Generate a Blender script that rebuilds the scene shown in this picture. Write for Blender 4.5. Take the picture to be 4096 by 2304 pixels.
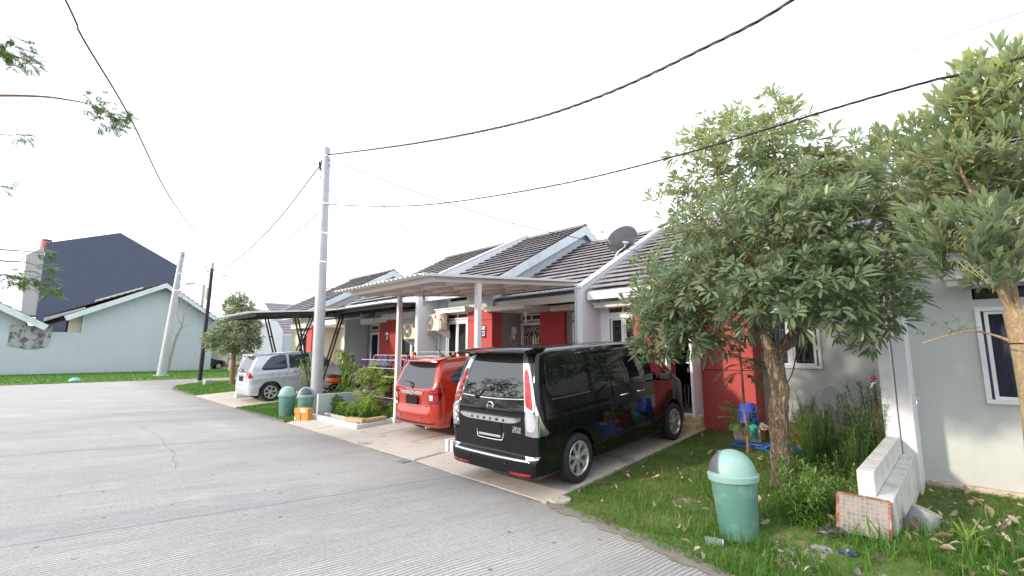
import bpy, bmesh, math, random
import numpy as np
from mathutils import Vector, Matrix
R = math.radians
for o in list(bpy.data.objects): bpy.data.objects.remove(o)
scene = bpy.context.scene
# ---------------------------------------------------------------- camera
# world: +X along the street (to the right when facing the houses), +Y towards the houses, metres
CAM_H = 1.82
YAW, PITCH, FPX = R(44.4), math.atan(253/1820.0), 1820.0
cam_d = bpy.data.cameras.new('camera'); cam = bpy.data.objects.new('camera', cam_d)
scene.collection.objects.link(cam); scene.camera = cam
cam.location = (0, 0, CAM_H)
cam.rotation_euler = (math.pi/2+PITCH, 0, YAW)
cam_d.sensor_width = 36; cam_d.lens = FPX/4096*36; cam_d.clip_start = .05; cam_d.clip_end = 3000
scene.render.resolution_x, scene.render.resolution_y = 1024, 576
# ---------------------------------------------------------------- sky, sun, exposure
SUN_EL, SUN_AZ = R(21), R(20)     # light travels towards (+sin az, +cos az)
world = bpy.data.worlds.new("World"); scene.world = world; world.use_nodes = True
wn = world.node_tree; bg = wn.nodes['Background']
sky = wn.nodes.new('ShaderNodeTexSky'); sky.sky_type = 'NISHITA'; sky.sun_disc = False
sky.sun_elevation = SUN_EL; sky.sun_rotation = SUN_AZ+math.pi
sky.altitude = 0; sky.air_density = 1.0; sky.dust_density = 2.0; sky.ozone_density = 1.5
hz = wn.nodes.new('ShaderNodeMix'); hz.data_type = 'RGBA'; hz.inputs[0].default_value = .80     # bright white tropical haze over the blue
wn.links.new(sky.outputs[0], hz.inputs[6]); hz.inputs[7].default_value = (7.6, 7.9, 8.3, 1)
wn.links.new(hz.outputs[2], bg.inputs[0]); bg.inputs[1].default_value = 0.15
sun_d = bpy.data.lights.new('sun', 'SUN'); sun = bpy.data.objects.new('sun', sun_d)
scene.collection.objects.link(sun)
sun_d.energy = 2.0; sun_d.angle = R(3.0); sun_d.color = (1, .87, .70)
sdir = Vector((math.sin(SUN_AZ)*math.cos(SUN_EL), math.cos(SUN_AZ)*math.cos(SUN_EL), -math.sin(SUN_EL)))
sun.rotation_euler = sdir.to_track_quat('-Z', 'Y').to_euler(); sun.location = (0, -20, 30)
scene.view_settings.view_transform = 'Standard'; scene.view_settings.look = 'None'
scene.view_settings.exposure = 0.82; scene.view_settings.gamma = 1
scene.render.engine = 'CYCLES'
# ---------------------------------------------------------------- measuring helpers
_fw = np.array([-math.sin(YAW)*math.cos(PITCH), math.cos(YAW)*math.cos(PITCH), math.sin(PITCH)])
_rt = np.array([math.cos(YAW), math.sin(YAW), 0.]); _up = np.cross(_rt, _fw); _o = np.array([0, 0, CAM_H])
def _ray(x, y): return _fw*FPX+_rt*(x-2048)-_up*(y-1152)
def _hit(x, y, n, c):
    d = _ray(x, y); n = np.array(n, float); return Vector(_o+(c-n@_o)/(n@d)*d)
def atY(x, y, Y): return _hit(x, y, (0, 1, 0), Y)
def atX(x, y, X): return _hit(x, y, (1, 0, 0), X)
def atZ(x, y, Z): return _hit(x, y, (0, 0, 1), Z)
def atG(x, y):
    z = 0.0
    for _ in range(25):
        p = atZ(x, y, z); z = .5*z+.5*G(p.x, p.y)
    return atZ(x, y, z)
def G(X, Y):
    s = min(1, max(0, (X+33)/6))*min(1, max(.0, (-.65-X)/1.2)); return s*.06*min(max(Y-4.55, 0), 5.2)+.17*math.exp(-((X+.55)/.9)**2-((Y-5.55)/.75)**2)*(min(1, max(0, Y-4.3)/.6))
# ---------------------------------------------------------------- mesh helpers
class MB:
    def __init__(s): s.v = []; s.f = []; s.m = []; s.mi = 0
    def add(s, vs, fs):
        b = len(s.v); s.v += [tuple(v) for v in vs]; s.f += [tuple(b+i for i in f) for f in fs]; s.m += [s.mi]*len(fs); return s
    def box(s, x0, x1, y0, y1, z0, z1):
        return s.add([(x0,y0,z0),(x1,y0,z0),(x1,y1,z0),(x0,y1,z0),(x0,y0,z1),(x1,y0,z1),(x1,y1,z1),(x0,y1,z1)],
                     [(0,3,2,1),(4,5,6,7),(0,1,5,4),(1,2,6,5),(2,3,7,6),(3,0,4,7)])
    def hexa(s, b, t):      # bottom 4 and top 4 corners, counter-clockwise from above
        return s.add(list(b)+list(t), [(0,3,2,1),(4,5,6,7),(0,1,5,4),(1,2,6,5),(2,3,7,6),(3,0,4,7)])
    def beam(s, a, b, w, h, upv=(0,0,1)):
        a, b = Vector(a), Vector(b); d = (b-a).normalized(); sd = d.cross(Vector(upv))
        if sd.length < 1e-4: sd = d.cross(Vector((1,0,0)))
        sd = sd.normalized()*w/2; u = sd.cross(d).normalized()*h/2
        return s.add([a-sd-u, a+sd-u, a+sd+u, a-sd+u, b-sd-u, b+sd-u, b+sd+u, b-sd+u],
                     [(0,1,2,3),(7,6,5,4),(0,4,5,1),(1,5,6,2),(2,6,7,3),(3,7,4,0)])
    def prism(s, pts, fn, a, b):   # polygon pts (u,v); fn(u,v,t)->xyz ; between t=a and t=b
        n = len(pts); vs = [fn(u, v, a) for u, v in pts]+[fn(u, v, b) for u, v in pts]
        return s.add(vs, [tuple(range(n))[::-1], tuple(range(n, 2*n))]+[(i, (i+1) % n, n+(i+1) % n, n+i) for i in range(n)])
    def tube(s, pts, r, n=8, cap=True, closed=False):
        pts = [Vector(p) for p in pts]; m = len(pts)
        rs = r if isinstance(r, (list, tuple)) else [r]*m
        vs = []; prev = None
        for i, p in enumerate(pts):
            if closed: d = pts[(i+1) % m]-pts[i-1]
            else: d = pts[min(i+1, m-1)]-pts[max(i-1, 0)]
            d = d.normalized() if d.length > 1e-9 else Vector((0,0,1))
            if prev is None:
                q = d.orthogonal().normalized()
            else:
                q = prev-d*prev.dot(d)
                q = q.normalized() if q.length > 1e-6 else d.orthogonal().normalized()
            prev = q; w = d.cross(q)
            for k in range(n):
                a = 2*math.pi*k/n; vs.append(p+(q*math.cos(a)+w*math.sin(a))*rs[i])
        fs = []
        for i in range(m if closed else m-1):
            j = (i+1) % m
            for k in range(n): fs.append((i*n+k, i*n+(k+1) % n, j*n+(k+1) % n, j*n+k))
        if cap and not closed: fs += [tuple(range(n))[::-1], tuple(range((m-1)*n, m*n))]
        return s.add(vs, fs)
    def lathe(s, prof, c=(0,0,0), n=24, axis='z', cap=True):
        c = Vector(c); vs = []
        for r, h in prof:
            for k in range(n):
                a = 2*math.pi*k/n; u, v = r*math.cos(a), r*math.sin(a)
                vs.append(c+Vector((u, v, h) if axis == 'z' else (h, u, v) if axis == 'x' else (v, h, u)))
        fs = []; m = len(prof)
        for i in range(m-1):
            for k in range(n): fs.append((i*n+k, i*n+(k+1) % n, (i+1)*n+(k+1) % n, (i+1)*n+k))
        if cap: fs += [tuple(range(n))[::-1], tuple(range((m-1)*n, m*n))]
        return s.add(vs, fs)
    def mesh(s, name, smooth=False, bevel=0, seg=2, fix=True):
        me = bpy.data.meshes.new(name); me.from_pydata(s.v, [], s.f)
        me.polygons.foreach_set('material_index', s.m)
        if fix or bevel:
            bm = bmesh.new(); bm.from_mesh(me)
            if fix: bmesh.ops.recalc_face_normals(bm, faces=bm.faces)
            if bevel:
                es = [e for e in bm.edges if len(e.link_faces) == 2 and e.calc_face_angle(0) > .5]
                bmesh.ops.bevel(bm, geom=es, offset=bevel, segments=seg, profile=.5, affect='EDGES', clamp_overlap=True)
            bm.to_mesh(me); bm.free()
        if smooth: shade(me)
        me.update(); return me
    def build(s, name, mat, parent=None, **k):
        return link(name, s.mesh(name, **k), mat, parent)
def shade(me, ang=40):
    me.polygons.foreach_set('use_smooth', [True]*len(me.polygons))
    try: me.set_sharp_from_angle(angle=R(ang))
    except Exception: pass
def link(name, me, mat, parent=None):
    o = bpy.data.objects.new(name, me); scene.collection.objects.link(o)
    for m in (mat if isinstance(mat, (list, tuple)) else [mat]): me.materials.append(m)
    if parent:
        o.parent = parent
        if parent.type == 'EMPTY' and parent.parent is None: o.location = -Vector(parent.location)
    return o
def tag(o, label=None, cat=None, group=None, kind=None):
    if label: o['label'] = label
    if cat: o['category'] = cat
    if group: o['group'] = group
    if kind: o['kind'] = kind
    return o
def thing(name, label, cat, loc=(0,0,0), group=None):
    o = bpy.data.objects.new(name, None); scene.collection.objects.link(o); o.location = loc
    o.empty_display_size = .2
    return tag(o, label, cat, group)
def struct(o): o['kind'] = 'structure'; return o
def copy_tree(o, parent=None):
    c = o.copy(); scene.collection.objects.link(c); c.parent = parent
    for ch in o.children: copy_tree(ch, c)
    return c
def dup(o, loc, rz=0, label=None, sc=1):
    c = copy_tree(o); c.location = loc; c.rotation_euler = (0, 0, rz); c.scale = (sc,)*3
    if label: c['label'] = label
    return c
def nmesh(name, V, F, mats, mi=None, parent=None, smooth=False, attr=None):
    """big mesh from numpy: V (n,3), F (m,k)"""
    me = bpy.data.meshes.new(name); V = np.asarray(V, np.float32); F = np.asarray(F, np.int32)
    m, k = F.shape
    me.vertices.add(len(V)); me.vertices.foreach_set('co', V.ravel())
    me.loops.add(m*k); me.loops.foreach_set('vertex_index', F.ravel())
    me.polygons.add(m); me.polygons.foreach_set('loop_start', np.arange(0, m*k, k, dtype=np.int32))
    if mi is not None: me.polygons.foreach_set('material_index', mi)
    if smooth: me.polygons.foreach_set('use_smooth', [True]*m)
    if attr is not None:
        a = me.attributes.new('tint', 'FLOAT', 'POINT'); a.data.foreach_set('value', np.asarray(attr, np.float32))
    me.update(calc_edges=True)
    return link(name, me, mats, parent)
def text(name, body, size, mat, parent, M4, ext=.003, sx=1, bold=0):
    cu = bpy.data.curves.new(name, 'FONT'); cu.body = body; cu.size = size; cu.extrude = ext
    cu.align_x = 'CENTER'; cu.align_y = 'CENTER'; cu.offset = bold
    t = bpy.data.objects.new('tmp', cu); scene.collection.objects.link(t)
    bpy.context.view_layer.update()
    me = bpy.data.meshes.new_from_object(t.evaluated_get(bpy.context.evaluated_depsgraph_get()))
    bpy.data.objects.remove(t); me.transform(Matrix.Diagonal((sx, 1, 1, 1))); me.transform(M4); me.materials.clear()
    me.name = name
    return link(name, me, mat, parent)
def catmull(pts, n=8, closed=False):
    P = [Vector(p) for p in pts]; m = len(P); out = []
    for i in range(m if closed else m-1):
        if closed: a, b, c, d = P[i-1], P[i], P[(i+1) % m], P[(i+2) % m]
        else: a, b, c, d = P[max(i-1, 0)], P[i], P[i+1], P[min(i+2, m-1)]
        for k in range(n):
            t = k/n; out.append(.5*((2*b)+(c-a)*t+(2*a-5*b+4*c-d)*t*t+(3*b-a-3*c+d)*t**3))
    if not closed: out.append(P[-1])
    return out
# ---------------------------------------------------------------- materials
def C4(c): return (c[0], c[1], c[2], 1)
class NT:
    def __init__(s, name):
        s.m = bpy.data.materials.new(name); s.m.use_nodes = True; s.t = s.m.node_tree
        s.b = s.t.nodes['Principled BSDF']; s.out = s.t.nodes['Material Output']
    def n(s, typ, **k):
        x = s.t.nodes.new(typ)
        for a, v in k.items():
            if a == 'i':
                for kk, vv in v.items(): x.inputs[kk].default_value = vv
            else: setattr(x, a, v)
        return x
    def l(s, a, b): s.t.links.new(a, b)
    def coord(s, scale=(1,1,1), rot=(0,0,0)):
        c = s.n('ShaderNodeTexCoord'); mp = s.n('ShaderNodeMapping'); s.l(c.outputs['Object'], mp.inputs[0])
        mp.inputs['Scale'].default_value = scale; mp.inputs['Rotation'].default_value = rot; return mp.outputs[0]
    def noise(s, vec, scale, detail=4, rough=.6, dist=0):
        x = s.n('ShaderNodeTexNoise'); x.inputs['Scale'].default_value = scale; x.inputs['Detail'].default_value = detail
        x.inputs['Roughness'].default_value = rough; x.inputs['Distortion'].default_value = dist
        s.l(vec, x.inputs['Vector']); return x.outputs['Fac']
    def ramp(s, f, stops):
        x = s.n('ShaderNodeValToRGB'); e = x.color_ramp.elements
        e[0].position, e[0].color = stops[0][0], C4(stops[0][1]); e[1].position, e[1].color = stops[-1][0], C4(stops[-1][1])
        for p, c in stops[1:-1]:
            q = e.new(p); q.color = C4(c)
        s.l(f, x.inputs[0]); return x.outputs[0]
    def mix(s, f, a, b, typ='MIX'):
        x = s.n('ShaderNodeMix', data_type='RGBA', blend_type=typ)
        if isinstance(f, (int, float)): x.inputs[0].default_value = f
        else: s.l(f, x.inputs[0])
        for i, v in ((6, a), (7, b)):
            if isinstance(v, tuple): x.inputs[i].default_value = C4(v)
            else: s.l(v, x.inputs[i])
        return x.outputs[2]
    def math(s, op, a, b=0):
        x = s.n('ShaderNodeMath', operation=op)
        for i, v in ((0, a), (1, b)):
            if isinstance(v, (int, float)): x.inputs[i].default_value = v
            else: s.l(v, x.inputs[i])
        return x.outputs[0]
    def bump(s, h, strength=.3, dist=.01, prev=None):
        x = s.n('ShaderNodeBump'); x.inputs['Strength'].default_value = strength; x.inputs['Distance'].default_value = dist
        s.l(h, x.inputs['Height'])
        if prev: s.l(prev, x.inputs['Normal'])
        s.l(x.outputs[0], s.b.inputs['Normal']); return x.outputs[0]
    def base(s, c):
        if isinstance(c, tuple): s.b.inputs['Base Color'].default_value = C4(c)
        else: s.l(c, s.b.inputs['Base Color'])
    def set(s, **k):
        for a, v in k.items(): s.b.inputs[a.replace('_', ' ')].default_value = v
def mul(c, f): return tuple(min(1, x*f) for x in c)
def M(name, col, rough=.6, metal=0, var=.08, scale=3, bump=0, bscale=60, coat=0, dirt=None, dscale=1.2):
    t = NT(name); v = t.coord()
    c = t.mix(t.noise(v, scale), mul(col, 1-var), mul(col, 1+var)) if var else col
    if dirt:
        f = t.ramp(t.noise(v, dscale, 6, .7), [(.5, (0,0,0)), (.75, (1,1,1))]); c = t.mix(f, c, dirt)
    t.base(c); t.set(Roughness=rough, Metallic=metal)
    if coat: t.set(Coat_Weight=coat, Coat_Roughness=.03)
    if bump: t.bump(t.noise(v, bscale, 3), bump, .004)
    return t.m
def wallmat(name, col, dirt=(.3,.3,.27), amt=.25, streak=True):
    t = NT(name); v = t.coord()
    c = t.mix(t.noise(v, .9, 5), mul(col, .93), mul(col, 1.05))
    sv = t.coord((3, 3, .35)); st = t.ramp(t.noise(sv, 2.2, 6, .7), [(.52, (0,0,0)), (.8, (1,1,1))])
    c = t.mix(t.math('MULTIPLY', st, amt), c, dirt)
    # splash dirt rising from the ground
    g = t.n('ShaderNodeSeparateXYZ'); t.l(t.coord(), g.inputs[0])
    gz = t.math('SUBTRACT', 1.0, t.math('MULTIPLY', t.math('SUBTRACT', g.outputs[2], .2), 2.6))
    gd = t.math('MULTIPLY', t.math('MAXIMUM', gz, 0), t.noise(v, 5, 5)); 
    c = t.mix(t.math('MULTIPLY', t.math('MINIMUM', gd, 1), .45), c, dirt)
    t.base(c); t.set(Roughness=.85); t.bump(t.noise(v, 35, 5), .25, .004); return t.m
# ================================================================ MATERIALS
def road_mat():
    t = NT('road_concrete'); v = t.coord(); s = t.n('ShaderNodeSeparateXYZ'); t.l(v, s.inputs[0])
    X = t.math('SUBTRACT', s.outputs[0], 2.9); Y = t.math('SUBTRACT', 39.0, s.outputs[1])
    u = t.math('MULTIPLY', t.math('ARCTAN2', X, Y), 39.0)
    cm = t.n('ShaderNodeCombineXYZ'); t.l(u, cm.inputs[0]); t.l(t.math('MULTIPLY', s.outputs[1], .035), cm.inputs[1])
    g1 = t.noise(cm.outputs[0], 28, 5, .78)                       # broomed grooves, irregular
    ud = t.math('ADD', u, t.math('MULTIPLY', t.noise(v, 1.3, 2), .12))
    wv = t.math('SINE', t.math('MULTIPLY', ud, 2*math.pi/.048))
    msk = t.ramp(t.noise(v, .8, 4, .6), [(.36, (.4,)*3), (.6, (1,)*3)])
    wvm = t.math('MULTIPLY', t.math('MULTIPLY', t.math('ADD', wv, 1), .5), msk)
    cm2 = t.n('ShaderNodeCombineXYZ'); t.l(u, cm2.inputs[0]); t.l(t.math('MULTIPLY', s.outputs[1], .05), cm2.inputs[1])
    band = t.noise(cm2.outputs[0], 2.2, 5, .7)
    big = t.noise(v, .8, 6, .7); fine = t.noise(v, 60, 4, .7)
    c = t.mix(big, (.60, .585, .57), (.68, .665, .65))
    c = t.mix(t.ramp(band, [(.34, (.5,)*3), (.52, (0,)*3)]), c, (.40, .39, .38))
    c = t.mix(t.math('MULTIPLY', t.ramp(g1, [(.34, (1,)*3), (.54, (0,)*3)]), .45), c, (.22, .215, .21))
    c = t.mix(t.math('MULTIPLY', t.math('SUBTRACT', 1.0, t.math('MAXIMUM', wvm, t.math('SUBTRACT', 1.0, msk))), .85), c, (.17, .165, .16))
    c = t.mix(t.math('MULTIPLY', t.ramp(fine, [(.34, (1,)*3), (.50, (0,)*3)]), .75), c, (.20, .195, .19))
    c = t.mix(t.math('MULTIPLY', t.ramp(t.noise(v, 34, 5, .8), [(.52, (0,)*3), (.64, (1,)*3)]), .5), c, (.60, .59, .57))
    c = t.mix(t.math('MULTIPLY', t.ramp(t.noise(v, 13, 6, .75), [(.36, (1,)*3), (.5, (0,)*3)]), .35), c, (.27, .26, .25))
    pit = t.n('ShaderNodeTexVoronoi'); pit.inputs['Scale'].default_value = 3.1; t.l(v, pit.inputs['Vector'])
    c = t.mix(t.ramp(pit.outputs['Distance'], [(.04, (.9,)*3), (.09, (0,)*3)]), c, (.12, .115, .11))
    pt2 = t.n('ShaderNodeTexVoronoi'); pt2.inputs['Scale'].default_value = 7.3; t.l(v, pt2.inputs['Vector']); c = t.mix(t.ramp(pt2.outputs['Distance'], [(.04, (.7,)*3), (.09, (0,)*3)]), c, (.16, .155, .15))
    st = t.ramp(t.noise(t.coord((1, .5, 1)), .7, 6, .65), [(.55, (0,)*3), (.8, (.22,)*3)])
    c = t.mix(st, c, (.55, .54, .52))
    j = t.math('PINGPONG', t.math('SUBTRACT', ud, .75), 2.5)          # cast joints every five metres
    c = t.mix(t.ramp(t.math('MULTIPLY', j, 30), [(.35, (.42,)*3), (.9, (0,)*3)]), c, (.17, .165, .16))
    # dirt collected along the kerb side
    e = t.math('MULTIPLY', t.math('MAXIMUM', t.math('SUBTRACT', s.outputs[1], 3.3), 0), t.noise(v, 1.5, 5))
    c = t.mix(t.math('MINIMUM', t.math('MULTIPLY', e, .75), .6), c, (.20, .185, .165))
    t.base(c); t.set(Roughness=.9)
    h = t.math('ADD', t.math('MULTIPLY', wvm, 1.0), t.math('MULTIPLY', g1, 1.6)); b = t.bump(h, .8, .008)
    t.bump(fine, .4, .003, b); return t.m
def slab_mat():
    t = NT('driveway_concrete'); v = t.coord()
    c = t.mix(t.noise(v, .8, 5), (.46, .41, .37), (.60, .56, .51))
    c = t.mix(t.ramp(t.noise(v, 1.1, 6, .75), [(.56, (0,)*3), (.78, (.6,)*3)]), c, (.36, .23, .13))
    c = t.mix(t.ramp(t.noise(t.coord((1, 1.3, 1)), 1.7, 6, .7), [(.56, (0,)*3), (.7, (.7,)*3)]), c, (.15, .13, .115))
    c = t.mix(t.math('MULTIPLY', t.ramp(t.noise(v, 45, 4, .8), [(.3, (1,)*3), (.5, (0,)*3)]), .4), c, (.2, .17, .15))
    t.base(c); t.set(Roughness=.85); t.bump(t.noise(v, 30, 6, .7), .35, .005); return t.m
def soil_mat(name, a, b, c3):
    t = NT(name); v = t.coord(); c = t.mix(t.noise(v, 1.1, 6, .7), a, b)
    c = t.mix(t.ramp(t.noise(v, 2.6, 6, .7), [(.55, (0,)*3), (.68, (1,)*3)]), c, c3)
    t.base(c); t.set(Roughness=.95); t.bump(t.noise(v, 40, 5), .8, .02); return t.m
def leafmat(name, lo, hi, rough=.42, trans=.35, tip=None):
    t = NT(name); a = t.n('ShaderNodeAttribute'); a.attribute_name = 'tint'
    stops = [(0, lo), (1, hi)] if tip is None else [(0, lo), (.8, hi), (1, tip)]
    c = t.ramp(a.outputs['Fac'], stops); t.base(c); t.set(Roughness=rough)
    tr = t.n('ShaderNodeBsdfTranslucent'); t.l(c, tr.inputs[0])
    mx = t.n('ShaderNodeMixShader'); mx.inputs[0].default_value = trans
    t.l(t.b.outputs[0], mx.inputs[1]); t.l(tr.outputs[0], mx.inputs[2]); t.l(mx.outputs[0], t.out.inputs[0]); return t.m
def barkmat(name, lo, hi, sc=(1, 1, .22), b=1.0, dist=.03, k=22):
    t = NT(name); v = t.coord(sc); n = t.noise(v, k, 9, .68, .6); r = t.math('ABSOLUTE', t.math('SUBTRACT', n, .5))
    f = t.ramp(r, [(.0, (0,)*3), (.07, (.75,)*3), (.16, (1,)*3)]); n2 = t.noise(t.coord((1,1,.6)), k*2.2, 6, .7)
    c = t.mix(f, lo, hi); c = t.mix(t.ramp(n2, [(.35, (.6,)*3), (.6, (0,)*3)]), c, mul(lo, 1.6)); c = t.mix(t.ramp(t.noise(t.coord(), 4, 4), [(.5, (0,)*3), (.7, (.35,)*3)]), c, mul(hi, 1.25))
    t.base(c); t.set(Roughness=.92); t.bump(t.math('ADD', f, t.math('MULTIPLY', n2, .7)), b, dist); return t.m
def glassmat(name, tint=(.02,.025,.03), a=.30, rough=.02):
    """window glass: mirror-like coat over a see-through tinted pane"""
    t = NT(name); t.base(tint); t.set(Roughness=rough, IOR=1.55)
    tr = t.n('ShaderNodeBsdfTransparent'); tr.inputs[0].default_value = C4((.8, .85, .88))
    mx = t.n('ShaderNodeMixShader'); fr = t.n('ShaderNodeLayerWeight'); fr.inputs[0].default_value = .25
    t.l(t.math('ADD', t.math('MULTIPLY', fr.outputs['Fresnel'], 1-a), a), mx.inputs[0])
    t.l(tr.outputs[0], mx.inputs[1]); t.l(t.b.outputs[0], mx.inputs[2]); t.l(mx.outputs[0], t.out.inputs[0]); return t.m
m = {}
m['road'] = road_mat(); m['slab'] = slab_mat()
m['soil'] = soil_mat('soil', (.10,.075,.045), (.17,.13,.085), (.07,.12,.025))
m['turf'] = soil_mat('turf', (.09,.14,.03), (.13,.19,.045), (.24,.20,.12))
m['fargrass'] = soil_mat('far_grass', (.10,.19,.03), (.14,.25,.045), (.20,.20,.07))
m['land'] = soil_mat('land', (.10,.11,.06), (.14,.14,.08), (.08,.11,.04))
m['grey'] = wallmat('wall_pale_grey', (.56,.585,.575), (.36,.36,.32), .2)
m['greyshade'] = wallmat('wall_grey_shaded', (.29,.285,.285), (.2,.2,.19), .15)  # grey wall darkened, shade on recessed and side faces put into colour
m['white'] = wallmat('wall_white', (.74,.755,.80), (.38,.37,.36), .35)
m['cream'] = wallmat('wall_cream', (.66,.60,.50), (.4,.35,.3), .2)
m['red'] = wallmat('wall_red', (.50,.085,.085), (.36,.05,.05), .3)
m['redshade'] = wallmat('wall_red_shaded', (.40,.045,.05), (.2,.02,.03), .2)  # the red wall paint darkened, shade of recess and carport put into colour
m['blue'] = wallmat('wall_blue_grey', (.50,.56,.58), (.30,.33,.34), .15)
m['navy'] = wallmat('wall_navy', (.088,.105,.16), (.13,.15,.20), .5)
m['farblue'] = wallmat('far_pale_blue', (.475,.52,.575), (.33,.36,.39), .3)
m['concrete'] = wallmat('wall_raw_concrete', (.42,.42,.43), (.2,.2,.2), .5)
m['trim'] = M('white_trim', (.74,.74,.73), .55, var=.05, dirt=(.5,.48,.44), dscale=2.5)
m['frame'] = M('white_frame', (.78,.80,.82), .4, var=.03)
m['fascia'] = M('fascia_board', (.62,.68,.72), .6, var=.05, dirt=(.45,.48,.5))
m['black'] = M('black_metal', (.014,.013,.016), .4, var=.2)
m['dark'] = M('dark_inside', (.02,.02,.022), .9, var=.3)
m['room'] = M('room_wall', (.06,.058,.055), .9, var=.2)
m['wood'] = M('vent_wood', (.10,.075,.055), .7, var=.4, scale=8)
m['steelw'] = M('white_steel', (.70,.69,.68), .4, var=.05)
m['carport'] = M('carport_cream_steel', (.66,.63,.625), .5, var=.05)
m['sheet'] = M('metal_sheet_cream', (.72,.69,.66), .45, var=.06)
m['sheetw'] = M('metal_sheet_white', (.72,.75,.78), .4, var=.05)
m['glass'] = glassmat('window_glass')
m['curtain'] = M('curtain', (.68,.68,.68), .9, var=.1, scale=2); m['curtaind'] = M('curtain_dark', (.32,.34,.41), .9, var=.15, scale=2)
m['curtainp'] = M('curtain_purple', (.48,.43,.66), .9, var=.2, scale=3)
m['chrome'] = M('chrome', (.75,.76,.78), .12, 1, var=.03)
m['bark'] = barkmat('bark_rough', (.12,.082,.055), (.50,.40,.30), (1,1,.22), 1.0, .03, 20)
m['bark2'] = barkmat('bark_tan', (.30,.205,.12), (.52,.41,.28), (1,1,.5), .6, .010, 40)
m['twig'] = M('twig', (.38,.34,.13), .8, var=.3, scale=20)
m['limb'] = M('limb', (.24,.15,.09), .85, var=.3, scale=12, bump=.6, bscale=40)
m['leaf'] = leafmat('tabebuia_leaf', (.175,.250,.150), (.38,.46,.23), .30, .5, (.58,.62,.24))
m['leaf2'] = leafmat('distant_leaf', (.22,.28,.16), (.38,.44,.26), .5, .4)
m['leafdark'] = leafmat('dark_leaf', (.03,.085,.018), (.085,.19,.04), .4, .35)
m['leafbright'] = leafmat('bright_leaf', (.07,.19,.025), (.25,.40,.07), .4, .4)
m['leafyellow'] = leafmat('yellow_green_leaf', (.22,.34,.05), (.46,.55,.16), .45, .45)
m['blade'] = leafmat('grass_blade', (.085,.160,.025), (.20,.30,.055), .6, .4, (.42,.38,.19))
m['blade2'] = leafmat('tall_grass', (.06,.17,.018), (.14,.30,.04), .45, .4, (.30,.34,.09))
m['dry'] = leafmat('dry_leaf', (.26,.18,.12), (.62,.54,.44), .8, .15)
m['tilem'] = None
def tile_mat():
    t = NT('roof_tile'); a = t.n('ShaderNodeAttribute'); a.attribute_name = 'tint'; v = t.coord()
    c = t.ramp(a.outputs['Fac'], [(0, (.205,.196,.222)), (1, (.27,.258,.29))])
    c = t.mix(t.ramp(t.noise(t.coord((8, 1.2, 1.2)), 3, 6, .75), [(.45, (0,)*3), (.75, (.5,)*3)]), c, (.23,.215,.22))
    t.base(c); t.set(Roughness=.62); t.bump(t.noise(v, 25, 5, .7), .3, .006); return t.m
m['tile'] = tile_mat()
# ================================================================ SETTING
bm_ = MB()
xs = [-600,-200,-80,-55,-37,-33,-20,0,20,80,200,600]
bm_.add([(x, y, -.06) for y in (-600,-200,-60,-20,0,20,60,200,600) for x in xs],
        [(j*12+i, j*12+i+1, (j+1)*12+i+1, (j+1)*12+i) for j in range(8) for i in range(11)])
struct(bm_.build('ground', m['land'], fix=False))
def sheet(name, pts, mat, dz, mb=None, terr=True, sub=0, build=True, thick=0):
    """flat sheet following the terrain; pts is an outline in x,y"""
    bm = bmesh.new(); vs = [bm.verts.new((x, y, 0)) for x, y in pts]; bm.faces.new(vs)
    if sub:
        xs = [p[0] for p in pts]; ys = [p[1] for p in pts]
        for ax, lo, hi in ((0, min(xs), max(xs)), (1, min(ys), max(ys))):
            k = lo+sub
            while k < hi:
                co = [0,0,0]; no = [0,0,0]; co[ax] = k; no[ax] = 1
                bmesh.ops.bisect_plane(bm, geom=bm.verts[:]+bm.edges[:]+bm.faces[:], plane_co=co, plane_no=no); k += sub
    bmesh.ops.bisect_plane(bm, geom=bm.verts[:]+bm.edges[:]+bm.faces[:], plane_co=(0,4.55,0), plane_no=(0,1,0))
    for v in bm.verts: v.co.z = (G(v.co.x, v.co.y) if terr else 0)+dz
    if thick:
        r = bmesh.ops.extrude_face_region(bm, geom=bm.faces[:])
        for v in [e for e in r['geom'] if isinstance(e, bmesh.types.BMVert)]: v.co.z += thick
    bmesh.ops.recalc_face_normals(bm, faces=bm.faces)
    me = bpy.data.meshes.new(name); bm.to_mesh(me); bm.free()
    if not thick:
        for p in me.polygons:
            if p.normal.z < 0: me.flip_normals(); break
    return link(name, me, mat)
E1 = [(14,3.2),(3,3.3),(0,3.55),(-1,3.85),(-1.8,4.1),(-2.9,4.28),(-4.1,4.45),(-5.6,4.54),(-7,4.5),(-9,4.56),(-12,4.55),(-17,4.55),
      (-22.8,4.55),(-26.8,4.56),(-28.5,4.75),(-29.8,5.1),(-31.2,6.1),(-32.1,7.3),(-32.6,8.6),(-33,12),(-33.5,60)]
road = sheet('road', [(14,-7),(14,3.2)]+E1[1:]+[(-37.5,60),(-37.2,12),(-36.9,6),(-36.9,-7)], m['road'], 0, terr=False, sub=4)
struct(road)
# wandering crack in the slab
cp = [atZ(x, y, .004) for x, y in ((555,1700),(590,1722),(622,1735),(645,1752),(655,1775),(672,1790),(698,1812),(690,1835),(704,1850),(700,1880))]
mb = MB(); cp = catmull(cp, 4); rn = random.Random(4)
for i in range(len(cp)-1):
    a, b = cp[i], cp[i+1]; d = (b-a).normalized(); s_ = Vector((-d.y, d.x, 0))*rn.uniform(.001, .0035)
    mb.add([a-s_, a+s_, b+s_, b-s_], [(0,1,2,3)])
mb.build('crack', M('crack_dirt', (.13,.12,.11), .95, var=.2), road, fix=False)
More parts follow.
